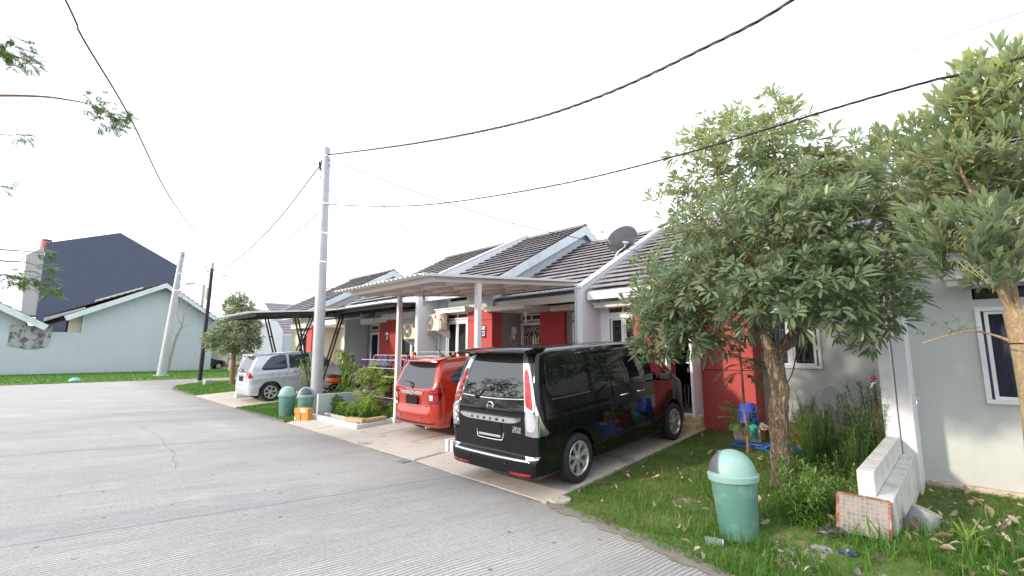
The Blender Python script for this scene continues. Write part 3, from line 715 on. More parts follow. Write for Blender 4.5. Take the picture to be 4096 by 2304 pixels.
# recessed entrance
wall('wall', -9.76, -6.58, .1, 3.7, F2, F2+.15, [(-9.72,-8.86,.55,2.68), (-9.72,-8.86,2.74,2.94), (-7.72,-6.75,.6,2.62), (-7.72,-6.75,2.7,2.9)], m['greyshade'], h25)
mb = MB(); ring(mb, -9.72, -8.86, .5, 2.68, F2-.03, F2+.06, .06); df = mb.build('door_frame', m['frame'], h25, bevel=.005)
grille('scroll', -9.66, -8.92, .56, 2.62, F2+.01, df)
MB().box(-9.66, -8.92, F2+.07, F2+.1, .56, 2.62).build('door', M('brown_door', (.09,.055,.035), .5, var=.2, scale=6), h25)
mb = MB(); mb.box(-9.66,-9.6,F2-.05,F2-.02,1.5,1.72); mb.build('lock', m['chrome'], df)
vent(h25, -9.72, -8.86, 2.74, 2.94, F2); window(h25, -7.72, -6.75, .6, 2.62, F2, 2, 'scroll', 'curtain'); vent(h25, -7.72, -6.75, 2.7, 2.9, F2)
MB().box(-8.84, -7.95, F2-.12, F2, .1, 2.99).build('red_panel', m['redshade'], h25)
mb = MB(); mb.box(-9.95, -8.38, 9.0, F2, 2.97, 3.07); mb.box(-10.0, -8.33, 8.96, F2, 3.07, 3.11); mb.build('door_canopy', m['trim'], h25, bevel=.006)
ledge(h25, -8.33, -6.6, F2-.35, F2, 3.1, .15)
MB().box(-9.7, -6.62, 9.45, F2, 3.42, 3.46).build('soffit', M('soffit', (.33,.35,.35), .8), h25)
z8 = zr_at(8.85, 6.45)
roof(h25, -12.5, -9.58, 8.65, zr_at(8.65,6.45), RY, 6.45, 6); roof_body(h25, -12.5, -9.6, 8.65, zr_at(8.65,6.45), RY, 6.45)
barge(h25, -9.6, 8.65, zr_at(8.65,6.45), RY, 6.45, h=.30); fascia(h25, -12.5, -9.6, 8.67, zr_at(8.65,6.45)-.03)
gable(h25, -9.86, -9.75, 9.2, zr_at(9.2,6.45)-.07, RY, 6.38, 3.3, 'blue')
roof(h25, -9.75, -6.72, 9.25, zr_at(9.25,5.72), RY, 5.72, 7); roof_body(h25, -9.75, -6.7, 9.25, zr_at(9.25,5.72), RY, 5.72); fascia(h25, -9.75, -6.7, 9.27, zr_at(9.25,5.72)-.03, .2)
MB().box(-12.5, -6.6, 16.9, 17.0, 0, 3.4).build('wall', m['grey'], h25)
fin(h25, -6.68, -6.53, 9.1, .1, 3.36, RY, 5.82, 'white'); MB().box(-6.70, -6.681, 9.04, 9.1, .1, 3.38).build('corner_strip', m['blue'], h25)
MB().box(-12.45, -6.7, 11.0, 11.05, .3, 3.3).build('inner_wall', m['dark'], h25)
MB().box(-10.0, -6.7, 9.4, F2, .05, .38).build('porch_floor', m['slab'], h25)
# wall things of 25
t = thing('lamp_bulb', 'white lamp holder and bulb under the door canopy of the house numbered 25', 'lamp', (-9.2, 10.0, 2.8), 'bare bulbs outside house 25')
c0 = (-9.2, 9.98, 0); mb = MB(); mb.lathe([(.085,2.968),(.085,2.94),(.045,2.87),(.035,2.86)], c0, 20); mb.build('lamp_holder', m['paint'], t, smooth=True)
mb = MB(); mb.lathe([(.03,2.86),(.03,2.81),(.022,2.80),(.026,2.77),(.045,2.73),(.05,2.70),(.042,2.665),(.02,2.65)], c0, 20); mb.build('bulb', m['frame'], t, smooth=True)
t = thing('electric_meter', 'small white meter box on the grey side wall beside the barred door', 'meter', (-9.74, 9.98, 2.3))
mb = MB(); mb.box(-9.75,-9.66,9.93,10.06,2.34,2.56); mb.build('meter_box', m['frame'], t, bevel=.01)
mb = MB(); mb.box(-9.75,-9.69,9.95,10.04,2.18,2.32); mb.build('switch_box', m['paint'], t, bevel=.008)
mb = MB(); mb.tube(catmull([(-9.72,9.95,2.34),(-9.7,9.86,2.26),(-9.72,9.85,2.15),(-9.73,9.92,2.08)],5), .008, 6); mb.build('cable', m['paint'], t)
def ac(xc, yc, z, lab, yaw=-.35):
    t = thing('air_conditioner', lab, 'air conditioner', (xc, yc, z), 'outdoor units on brackets')
    body = M('ac_ivory', (.68,.63,.52), .5, var=.04); o = Vector((xc, yc, z)); L = []
    mb = MB(); mb.box(-.39,.39,-.15,.15,.0,.54); L.append(mb.build('casing', body, t, bevel=.02))
    mb = MB(); mb.tube([(-.17+.215*math.cos(a),-.156,.27+.235*math.sin(a)) for a in np.linspace(0, 2*math.pi, 33)[:-1]], .012, 6, closed=True); L.append(mb.build('fan_ring', body, L[0]))
    mb = MB(); mb.lathe([(.0,-.150),(.215,-.150),(.215,-.153),(.0,-.153)], (-.17,0,.27), 32, 'y', cap=False); L.append(mb.build('fan_opening', m['dark'], L[0]))
    mb = MB()
    for k in range(-9, 10):
        xx = k*.022; hh = math.sqrt(max(0, .215**2-xx*xx)); w = .03*math.cos(k/9*1.5)*(1 if k > 0 else -1) if k else 0
        mb.tube([(-.17+xx*1.0,-.158,.27-hh), (-.17+xx*.75+w*.5,-.164,.27-hh*.45), (-.17+xx*.75+w*.5,-.164,.27+hh*.45), (-.17+xx,-.158,.27+hh)], .0035, 5)
    L.append(mb.build('fan_guard', body, L[0]))
    mb = MB(); mb.lathe([(.055,-.162),(.055,-.172),(.03,-.176)], (-.17,0,.27), 20, 'y'); L.append(mb.build('hub', body, L[0]))
    mb = MB(); mb.box(.1,.2,-.154,-.151,.38,.5); s1 = mb.build('sticker', M('red_sticker', (.65,.04,.05), .5, var=0), L[0]); L.append(s1)
    mb = MB(); mb.box(.12,.19,-.154,-.151,.27,.37); L.append(mb.build('sticker', M('pale_sticker', (.6,.68,.8), .5, var=.1, scale=40), L[0]))
    mb = MB(); mb.box(.39,.44,-.12,.05,.05,.3); mb.tube(catmull([(.4,-.05,.44),(.47,-.06,.38),(.48,0,.25),(.42,.12,.1)],5), .018, 8); mb.box(.39,.43,-.13,-.02,.36,.5); L.append(mb.build('valve_cover', body, L[0], bevel=.004))
    for x in (-.3, .32):
        mb = MB(); mb.prism([(-.18,-.01),(.3,-.01),(.3,-.26),(.27,-.26),(-.18,-.04)], lambda u, v, w: (w, u, v), x-.006, x+.006); mb.box(x-.02,x+.02,-.18,.3,-.012,-.001); L.append(mb.build('bracket', m['steelw'], t))
    for q in L:
        if q.parent == t: q.location = (0,0,0)
    t.rotation_euler.z = yaw; return t
ac(-12.08, 8.86, 2.47, 'ivory outdoor unit with a red sticker on the bluish wall left of the grilled window', -.12)
ac(-13.9, 9.2, 2.25, 'outdoor unit half hidden by the white party wall, beside the number 26 pier', .12)
mb = MB(); mb.tube([(-12.35,9.15,.3),(-12.35,9.15,2.3)], .022, 8); mb.build('drain_pipe', m['frame'], h25)
mb = MB(); mb.tube(catmull([(-12.0,9.17,3.5),(-11.99,9.17,3.3),(-12.02,9.16,3.05),(-11.85,9.12,2.95),(-11.6,9.15,2.86)],5), .008, 5); mb.build('cable', m['black'], h25)
# ================================================================ HOUSE 26
h26 = thing('row_house', 'house with the number 26 plate on its shaded red pier, under the black carport', 'house', (-16, 12, .3), 'terraced houses of the row')
A, B = 9.55, 10.5
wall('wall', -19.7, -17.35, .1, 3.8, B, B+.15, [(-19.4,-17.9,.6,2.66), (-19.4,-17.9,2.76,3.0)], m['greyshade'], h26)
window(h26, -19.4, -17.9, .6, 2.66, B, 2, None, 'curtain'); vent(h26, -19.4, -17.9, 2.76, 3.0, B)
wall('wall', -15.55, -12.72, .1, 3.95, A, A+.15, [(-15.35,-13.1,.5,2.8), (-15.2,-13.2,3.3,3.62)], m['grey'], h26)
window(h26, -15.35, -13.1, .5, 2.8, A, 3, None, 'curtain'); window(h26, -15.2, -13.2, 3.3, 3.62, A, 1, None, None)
MB().box(-16.75, -15.5, A-.1, B+.1, .1, 3.12).build('red_pier', m['redshade'], h26)
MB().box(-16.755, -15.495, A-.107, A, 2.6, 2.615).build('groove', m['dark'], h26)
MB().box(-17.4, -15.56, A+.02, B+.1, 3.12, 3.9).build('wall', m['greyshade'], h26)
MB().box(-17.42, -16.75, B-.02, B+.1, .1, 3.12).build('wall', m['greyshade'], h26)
ledge(h26, -18.4, -16.2, 9.4, B, 3.18, .22, 'door_canopy'); ledge(h26, -15.9, -12.75, 9.0, A, 3.22, .2)
pl = MB().box(-16.28, -16.0, A-.13, A-.1, 2.2, 2.58).build('number_plate', m['black'], h26, bevel=.005)
MB().box(-16.26, -16.02, A-.136, A-.131, 2.46, 2.555).build('plate_header', m['paint'], pl)
text('lettering', 'BLOK  E6', .08, m['black'], pl, facing(-16.14, A-.137, 2.507), .002, .85, .001)
text('lettering', '26', .22, m['paint'], pl, facing(-16.11, A-.133, 2.335), .002, .62, .004)
roof(h26, -18.05, -12.68, 8.65, zr_at(8.65,6.45), RY, 6.45, 8); roof_body(h26, -18.05, -12.7, 8.65, zr_at(8.65,6.45), RY, 6.45)
barge(h26, -18.1, 8.65, zr_at(8.65,6.45), RY, 6.45, h=.3); fascia(h26, -18.0, -12.7, 8.67, zr_at(8.65,6.45)-.03)
gable(h26, -17.95, -17.85, 9.2, zr_at(9.2,6.45)-.07, RY, 6.38, 3.3, 'grey')
roof(h26, -19.7, -18.0, 9.25, zr_at(9.25,5.72), RY, 5.72, 9); roof_body(h26, -19.7, -18.0, 9.25, zr_at(9.25,5.72), RY, 5.72)
fin(h26, -12.68, -12.5, 8.42, .1, 4.0, RY, 6.62, 'white'); MB().box(-19.7,-12.7,16.9,17,0,3.4).build('wall', m['grey'], h26)
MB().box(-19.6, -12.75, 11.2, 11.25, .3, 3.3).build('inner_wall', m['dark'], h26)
MB().box(-17.0, -12.7, 8.4, A, .05, .34).build('porch_floor', m['slab'], h26)
# ================================================================ HOUSE 27
h27 = thing('row_house', 'cream house beyond the grey lamp pole with a steep gable above the black carport', 'house', (-23, 12, .3), 'terraced houses of the row')
wall('wall', -25.6, -23.45, .1, 4.0, 9.3, 9.45, [(-24.7,-23.5,.6,2.72), (-24.7,-23.5,2.8,3.0)], m['cream'], h27)
window(h27, -24.7, -23.5, .6, 2.72, 9.3, 2, None, 'curtain'); vent(h27, -24.7, -23.5, 2.8, 3.0, 9.3)
MB().box(-23.45, -22.85, 9.2, 9.6, .1, 3.1).build('red_pier', m['red'], h27)
MB().box(-23.45, -22.87, 9.3, 10.5, 3.1, 4.0).build('wall', m['cream'], h27); MB().box(-23.4, -22.87, 9.6, 10.5, .1, 3.1).build('wall', m['cream'], h27)
wall('wall', -22.9, -19.8, .1, 3.6, 10.5, 10.65, [(-21.0,-20.0,.5,2.62), (-21.0,-20.0,2.7,2.95)], m['cream'], h27)
mb = MB(); ring(mb, -21.0, -20.0, .5, 2.62, 10.47, 10.55, .06); df = mb.build('door_frame', m['frame'], h27)
MB().box(-20.94, -20.06, 10.53, 10.57, .55, 2.56).build('door', m['cream'], h27); vent(h27, -21.0, -20.0, 2.7, 2.95, 10.5)
ledge(h27, -22.6, -19.8, 9.3, 10.5, 3.22, .22, 'door_canopy'); ledge(h27, -24.95, -22.9, 8.9, 9.3, 3.17, .2)
roof(h27, -28.5, -22.94, 8.65, zr_at(8.65,6.45), RY, 6.45, 10); roof_body(h27, -28.5, -22.96, 8.65, zr_at(8.65,6.45), RY, 6.45)
barge(h27, -22.98, 8.65, zr_at(8.65,6.45), RY, 6.45, h=.32); fascia(h27, -28.5, -22.98, 8.67, zr_at(8.65,6.45)-.03)
gable(h27, -23.3, -23.18, 9.2, zr_at(9.2,6.45)-.07, RY, 6.38, 3.2, 'grey')
gable(h27, -25.72, -25.6, 9.3, zr_at(9.3,6.45)-.07, RY, 6.38, 0, 'cream')
roof(h27, -23.1, -19.75, 9.25, zr_at(9.25,5.72), RY, 5.72, 11); roof_body(h27, -23.1, -19.75, 9.25, zr_at(9.25,5.72), RY, 5.72); fascia(h27, -22.9, -19.75, 9.27, zr_at(9.25,5.72)-.03)
fin(h27, -19.86, -19.7, 9.4, .1, 3.36, RY, 5.82, 'white'); MB().box(-25.6,-19.8,16.9,17,0,3.4).build('wall', m['cream'], h27)
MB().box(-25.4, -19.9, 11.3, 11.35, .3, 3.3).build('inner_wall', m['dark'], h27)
MB().box(-22.8, -19.86, 9.9, 10.5, .1, .4).build('porch_floor', m['slab'], h27)
# ================================================================ BACKGROUND BUILDINGS
def fx(t): return lambda u, v, w: (w, u, v)
hg = thing('gable_house', 'pale blue gable-end house with brown tiled roof across the side street', 'house', (-58, 7, 0), 'houses across the side street')
XG = -52
mb = MB(); mb.prism([(2.05,0),(2.05,5.35),(7.3,7.75),(11.45,4.75),(11.45,0)], lambda u, v, w: (w, u, v), XG-13, XG); mb.build('wall', m['farblue'], hg)
def slope2(name, parent, x0, x1, pts, mat, th=.12):
    mb = MB(); (y0, z0), (y1, z1) = pts
    mb.prism([(y0, z0), (y1, z1), (y1, z1+th), (y0, z0+th)], lambda u, v, w: (w, u, v), x0, x1); return mb.build(name, mat, parent)
m['tilefar'] = M('far_roof_tile', (.085,.07,.068), .75, var=.35, scale=2.5, bump=.5, bscale=8)
def roof_courses(parent, x0, x1, y0, z0, y1, z1, n, mat):
    mb = MB()
    for i in range(n):
        a, b = i/n, (i+1)/n; ya, za, yb, zb = y0+(y1-y0)*a, z0+(z1-z0)*a, y0+(y1-y0)*b, z0+(z1-z0)*b
        mb.prism([(ya, za), (yb, zb), (yb, zb+.04), (ya, za+.12)], lambda u, v, w: (w, u, v), x0, x1)
    return mb.build('roof', mat, parent)
roof_courses(hg, XG-13, XG+.75, -.2, 4.5, 7.3, 8.02, 18, m['tilefar']); roof_courses(hg, XG-13, XG+.75, 12.5, 4.3, 7.3, 8.02, 14, m['tilefar'])
mb = MB(); mb.prism([(.9,4.62),(7.3,7.98),(12.5,4.28),(12.5,3.95),(7.3,7.55),(1.1,4.25)], lambda u, v, w: (w, u, v), XG+.7, XG+.82); mb.build('barge_board', m['fascia'], hg)
MB().prism([(-.2,4.45),(2.1,5.45),(2.1,5.3),(-.2,4.15)], lambda u, v, w: (w, u, v), XG-13, XG+.7).build('soffit', m['concrete'], hg)
MB().prism([(11.4,4.4),(12.5,4.28),(12.5,4.0),(11.4,4.1)], lambda u, v, w: (w, u, v), XG-13, XG+.7).build('soffit', m['cream'], hg)
mb = MB(); mb.prism([(2.9,6.15),(6.2,7.75),(6.2,8.0),(2.9,6.45)], lambda u, v, w: (w, u, v), XG-4.3, XG-4.1); mb.build('parapet', m['white'], hg)
MB().box(XG-6, XG-.45, 1.25, 2.04, 2.0, 4.9).build('side_wall', m['cream'], hg)
MB().box(XG-.35, XG-.02, -14, 2.05, 0, 3.36).build('yard_wall', m['farblue'], hg)
h2 = thing('house', 'pale house cut off by the left edge, with a patch of bare render', 'house', (-56, -7, 0), 'houses across the side street')
mb = MB(); mb.prism([(-13,0),(-13,4.5),(-6.5,7.2),(-1.15,4.15),(-1.15,0)], lambda u, v, w: (w, u, v), XG-12, XG-.2); mb.build('wall', m['farblue'], h2)
roof_courses(h2, XG-12, XG+.5, .25, 3.75, -6.5, 7.7, 12, m['tilefar'])
mb = MB(); mb.prism([(.15,3.85),(-6.5,7.65),(-6.5,7.2),(-.1,3.45)], lambda u, v, w: (w, u, v), XG+.45, XG+.57); mb.build('barge_board', m['fascia'], h2)
pw = MB(); pts = [(-1.95,2.25),(-1.9,3.85),(.35,3.78),(.32,2.7),(.15,2.15),(-.4,2.02),(-.9,1.98),(-1.4,2.12)]
t_ = NT('patched_render'); v_ = t_.coord(); t_.base(t_.mix(t_.ramp(t_.noise(t_.coord((1,1.1,1)), 1.9, 8, .8), [(.5,(0,)*3),(.56,(1,)*3)]), (.36,.37,.38), (.11,.11,.12))); t_.set(Roughness=.95); m['patch'] = t_.m
pw.prism(pts, lambda u, v, w: (w, u, v), XG-.1, XG+.03); pw.build('render_patch', m['patch'], h2)
hd = thing('tall_building', 'tall dark navy building with a raw concrete side and sloping roofline', 'building', (-78, 5, 0))
mb = MB(); mb.prism([(-.9,0),(-.9,13.5),(5.05,15.75),(11.1,12.45),(11.1,0)], lambda u, v, w: (w, u, v), -80, -70); mb.build('wall', m['navy'], hd)
mb = MB(); mb.prism([(-1.95,0),(-2.1,12.0),(-.9,13.2),(-.9,0)], lambda u, v, w: (w, u, v), -79.9, -70.15)
mb = MB(); mb.hexa([(-70.15,-2.0,5.6),(-70.02,-.55,5.6),(-74,-.5,5.6),(-74,-2,5.6)], [(-70.15,-2.25,12.0),(-70.02,-1.0,13.0),(-74,-1.0,13.0),(-74,-2.25,12.0)]); mb.build('side_wall', m['concrete'], hd)
t = thing('water_tank', 'orange water tank with black lid at the corner of the navy building roof', 'tank', (-72, -1, 13.2))
mb = MB(); mb.lathe([(.48,12.8),(.48,13.8),(.38,13.95)], (-71.6,-.9,0), 20); mb.build('tank_body', M('orange_tank', (.45,.12,.085), .6), t, smooth=True)
mb = MB(); mb.lathe([(.42,13.95),(.42,14.1),(.2,14.15)], (-71.6,-.9,0), 20); mb.build('lid', m['black'], t)
# white houses beyond the side street, seen under the black carport
hw = thing('house', 'white blotchy gable wall and grey tiled roof seen under the black carport', 'house', (-46, 14, 0), 'houses across the side street')
mb = MB(); mb.prism([(11.0,0),(11.0,5.2),(12.6,5.2),(13.75,3.5),(13.75,0)], lambda u, v, w: (w, u, v), -40.3, -40.0); mb.build('gable_wall', m['white'], hw)
MB().box(-40.9, -40.3, 11, 19, 0, 3.1).build('wall', m['farblue'], hw)
mb = MB()
for i in range(12):
    a = i/12; b = (i+1)/12; mb.add([(-40.2-5*a,13.7,3.35+2.9*a+.06),(-40.2-5*a,20,3.35+2.9*a+.06),(-40.2-5*b,20,3.35+2.9*b),(-40.2-5*b,13.7,3.35+2.9*b),(-40.2-5*a,13.7,3.35+2.9*a-.04),(-40.2-5*a,20,3.35+2.9*a-.04)], [(0,1,2,3),(4,5,1,0)])
mb.build('roof', m['tile'], hw, fix=False)
for k, (x, y, z, w) in enumerate(((-70, 21, 6.4, 9), (-72, 30, 6.6, 10))):
    h = thing('house', ('distant house roof peeping over the black carport, left one', 'distant house roof peeping over the black carport, right one')[k], 'house', (x, y, 0), 'houses across the side street')
    mb = MB(); mb.prism([(y-w/2,0),(y-w/2,5.2),(y,z+1),(y+w/2,5.2),(y+w/2,0)], lambda u, v, q: (q, u, v), x-9, x); mb.build('wall', m['cream'], h)
    mb = MB(); mb.prism([(y-w/2-.5,5.0),(y,z+1.1),(y+w/2+.5,5.0),(y+w/2+.5,5.15),(y,z+1.3),(y-w/2-.5,5.15)], lambda u, v, q: (q, u, v), x-9, x+.5); mb.build('roof', m['tilefar'], h)
# ================================================================ CARPORTS
cp = thing('carport', 'cream steel carport on square posts over the orange car', 'carport', (-8.4, 7, .1))
def cz(y): return 3.08+.083*(y-4.88)
def rect_beam(a, b, w=.05, h=.09, name='beam', mat='carport', par=None): 
    mb = MB(); mb.beam(a, b, w, h); return mb.build(name, m[mat], par, bevel=.004)
for x in (-9.97, -9.15, -8.35, -7.55, -6.77): rect_beam((x, 4.86, cz(4.86)+.045), (x, 9.1, cz(9.1)+.045), par=cp, name='rafter')
for y in (4.88, 5.7, 6.55, 7.4, 8.25, 9.05): rect_beam((-9.99, y, cz(y)+.045+.002), (-6.75, y, cz(y)+.047), .05, .088, par=cp, name='purlin')
corrugated('roof_sheet', -10.28, -6.68, [(4.56, cz(4.56)+.11), (6.8, cz(6.8)+.11), (9.15, cz(9.15)+.11)], m['sheet'], cp, amp=.016, pitch=.16)
rect_beam((-6.665, 4.56, cz(4.56)+.115), (-6.665, 9.1, cz(9.1)+.115), .05, .05, 'gutter', 'steelw', cp)
for x, y in ((-9.98, 6.16), (-6.77, 5.95)):
    p = MB().box(x-.052, x+.052, y-.052, y+.052, G(x, y)+.1, cz(y)).build('post', m['carport'], cp, bevel=.006)
    MB().box(x-.1, x+.1, y-.1, y+.1, G(x, y)-.03, G(x, y)+.13).build('plinth', m['white'], p, bevel=.01)
t = thing('lamp_bulb', 'bare bulb on a black socket hanging under the cream carport', 'lamp', (-9.5, 5.9, 3.0), 'bare bulbs outside house 25')
pb = atY(1695, 1215, 5.75); bx = pb.x
mb = MB(); mb.tube(catmull([(bx+.05,5.78,3.13),(bx+.0,5.75,3.16),(bx,5.75,3.02)],5), .006, 5); mb.lathe([(.018,3.03),(.02,2.96)], (bx,5.75,0), 12); mb.build('socket', m['black'], t)
mb = MB(); mb.lathe([(.03,2.965),(.034,2.94),(.02,2.92),(.022,2.90),(.036,2.86),(.038,2.83),(.03,2.805),(.01,2.795)], (bx,5.75,0), 16); mb.build('bulb', M('bulb_cream', (.75,.70,.58), .3, var=0), t, smooth=True)
cb = thing('carport', 'black steel carport on slanting twin struts over the silver car', 'carport', (-17, 7, .1))
def dz(y): return 3.0+.085*(y-4.95)
for x in np.linspace(-20.2, -17.05, 5): rect_beam((x, 4.97, dz(4.97)+.06), (x, 9.4, dz(9.4)+.06), .05, .12, 'rafter', 'black', cb)
for y in (4.97, 5.7, 6.4, 7.1): rect_beam((-20.22, y, dz(y)+.062), (-17.03, y, dz(y)+.062), .05, .122, 'purlin', 'black', cb)
for x in np.linspace(-16, -12.85, 4): rect_beam((x, 7.75, dz(7.75)+.06), (x, 9.4, dz(9.4)+.06), .05, .12, 'rafter', 'black', cb)
for y in (7.75, 8.4, 9.1): rect_beam((-20.22, y, dz(y)+.064), (-12.83, y, dz(y)+.064), .05, .124, 'purlin', 'black', cb)
def plain(name, x0, x1, pts, mat, parent): 
    MB().prism([(y, z) for y, z in pts]+[(y, z-.012) for y, z in pts[::-1]], lambda u, v, w: (w, u, v), x0, x1).build(name, mat, parent)
corrugated('roof_sheet', -20.6, -16.95, [(4.62, dz(4.62)+.13), (7.0, dz(7)+.13), (9.5, dz(9.5)+.13)], m['sheetw'], cb, pitch=.2)
corrugated('roof_sheet', -16.93, -12.75, [(7.4, dz(7.4)+.13), (8.4, dz(8.4)+.13), (9.5, dz(9.5)+.13)], m['sheetw'], cb, pitch=.2)
plain('ceiling_board', -20.1, -17.1, [(5.0, dz(5)+.125), (9.4, dz(9.4)+.125)], m['black'], cb); plain('ceiling_board', -17.0, -12.8, [(7.7, dz(7.7)+.125), (9.4, dz(9.4)+.125)], m['black'], cb)
rect_beam((-16.93, 4.62, dz(4.62)+.14), (-16.93, 7.4, dz(7.4)+.14), .04, .05, 'flashing', 'steelw', cb); rect_beam((-12.74, 7.4, dz(7.4)+.14), (-12.74, 8.4, dz(8.4)+.14), .04, .05, 'flashing', 'steelw', cb)
def strut(x, y0, z0, y1, z1):
    mb = MB()
    for d in (-.055, .055): mb.beam((x, y0+d, z0), (x, y1+d, z1), .05, .05)
    mb.beam((x, y0-.05+(y1-y0)*.25, z0+(z1-z0)*.25), (x, y0+.05+(y1-y0)*.25, z0+(z1-z0)*.25), .045, .05)
    mb.beam((x, y0-.05+(y1-y0)*.6, z0+(z1-z0)*.6), (x, y0+.05+(y1-y0)*.6, z0+(z1-z0)*.6), .045, .05)
    return mb.build('strut', m['black'], cb)
strut(-17.08, 6.27, dz(6.2), 7.0, .4); strut(-20.1, 8.05, dz(8.05), 7.0, .3); strut(-17.04, 8.0, dz(8), 7.2, .3)
strut(-20.1, 6.25, dz(6.2), 7.05, .3); 
# ================================================================ KERBS, GARDEN 25
gw = MB().box(-12.68, -12.58, 5.35, 8.42, .0, .66).build('garden_wall', m['blue']); tag(gw, 'low pale wall behind the young palm and hedge', 'wall')
kb = thing('garden_kerb', 'white painted kerb round the planted bed beside the orange car', 'kerb', (-11, 5.2, 0))
MB().box(-12.68, -10.04, 5.18, 5.30, -.02, .155).build('kerb_stone', m['white'], kb, bevel=.012)
mb = MB(); mb.hexa([(-10.16,5.30,0),(-10.04,5.30,0),(-10.04,8.9,.2),(-10.16,8.9,.2)], [(-10.16,5.30,.155),(-10.04,5.30,.155),(-10.04,8.9,.36),(-10.16,8.9,.36)]); mb.build('kerb_stone', m['white'], kb, bevel=.012)
MB().box(-12.5, -10.6, 5.50, 5.58, 0, .17).build('inner_edging', m['slab'], kb, bevel=.01)
rg_ = random.Random(3)
def rubble(name, n, region, smin, smax, mat, label, cat, parent=None):
    mb = MB()
    for i in range(n):
        x, y = rg_.uniform(region[0], region[1]), rg_.uniform(region[2], region[3]); s = rg_.uniform(smin, smax); z = G(x, y)+region[4]
        pts = []
        for a in range(6):
            aa = a*math.pi/3+rg_.uniform(-.3, .3); pts.append((x+s*math.cos(aa)*rg_.uniform(.6, 1), y+s*math.sin(aa)*rg_.uniform(.6, 1)))
        h = s*rg_.uniform(.5, 1.1); b = len(mb.v)
        mb.add([(p[0], p[1], z-.01) for p in pts]+[(x+(p[0]-x)*.7, y+(p[1]-y)*.7, z+h) for p in pts], [(i, (i+1) % 6, 6+(i+1) % 6, 6+i) for i in range(6)]+[tuple(range(6,12))])
    o = mb.build(name, mat, parent, fix=False); return tag(o, label, cat, kind='stuff') if not parent else o
rubble('gravel', 320, (-12.45,-10.6,5.32,5.48,.02), .012, .032, m['concrete'], None, None)
def cardboard(name, label, corners, h, mat, flaps=False):
    t = thing(name, label, 'cardboard'); t.location = Vector(corners[0]); return t
m['card'] = M('cardboard', (.47,.34,.20), .85, var=.1, scale=8); m['cardo'] = M('cardboard_orange', (.58,.27,.06), .8, var=.08, scale=8)
for k, (a, b, w, h, lab) in enumerate((((-10.75,5.30,.16),(-10.12,5.42,.17),.16,.09,'flattened brown carton lying along the corner of the white kerb'), ((-10.16,5.45,.18),(-10.12,5.95,.20),.17,.07,'short piece of brown carton beside the carport post foot'))):
    mb = MB(); a = Vector(a); b = Vector(b); mb.beam(a+Vector((0,0,h/2)), b+Vector((0,0,h/2)), w, h); tag(mb.build('carton', m['card'], bevel=.006), lab, 'carton', 'brown cartons on the kerb')
# orange box by the pole
bxl = thing('cardboard_box', 'opened orange cardboard box with a white paper label, by the lidded bin', 'box', (-12.4, 4.95, .02))
ux, uy = Vector((math.cos(R(25)), math.sin(R(25)), 0)), Vector((-math.sin(R(25)), math.cos(R(25)), 0)); o_ = Vector((-12.66,4.78,.02)); BS_ = .72
def lb(mb, a0, a1, b0, b1, z0, z1):
    z0, z1 = z0*BS_, z1*BS_; c = [o_+(ux*a+uy*b)*BS_ for a, b in ((a0,b0),(a1,b0),(a1,b1),(a0,b1))]; mb.hexa([(p.x,p.y,z0+.015) for p in c], [(p.x,p.y,z1+.015) for p in c])
mb = MB(); lb(mb,0,.60,0,.22,.02,.27); bb = mb.build('box_body', m['cardo'], bxl, bevel=.004)
mb = MB(); lb(mb,-.01,.61,-.015,.235,.272,.46); mb.build('box_lid', m['cardo'], bxl, bevel=.004)
mb = MB(); lb(mb,-.02,.72,-.16,-.02,.0,.012); mb.build('flap', m['card'], bxl)
mb = MB(); lb(mb,.27,.30,-.003,0,.02,.27); mb.build('seam', m['dark'], bb)
mb = MB(); lb(mb,.28,.50,-.021,-.016,.32,.44); mb.build('paper_label', m['paint'], bxl)
mb = MB(); lb(mb,.0,.06,-.003,0,.03,.13); mb.build('printed_mark', m['paint'], bb)
mb = MB(); lb(mb,.30,.38,-.018,.1,.455,.464); mb.build('tape', M('tape_green', (.45,.52,.35), .5), bxl)
# low concrete stops between driveways
def stop(x, y, label, l=.75):
    t = thing('concrete_block', label, 'block', (x, y, 0), 'concrete blocks between driveways'); z = G(x, y)
    MB().box(x-.09, x-.005, y, y+l, z-.02, z+.22).build('block_half', m['white'], t, bevel=.008); MB().box(x+.005, x+.09, y+.03, y+l, z-.02, z+.21).build('block_half', m['white'], t, bevel=.008)
stop(-6.68, 5.2, 'white split concrete block between the orange car and the black van', 1.0); stop(-19.85, 5.25, 'grey concrete block behind the rear wheel of the silver car', .9)
tag(MB().box(-28.75,-28.2,6.05,6.4,.05,.32).build('stone_block', m['concrete'], bevel=.02), 'squared concrete block on the corner lawn beside the black pole', 'block')
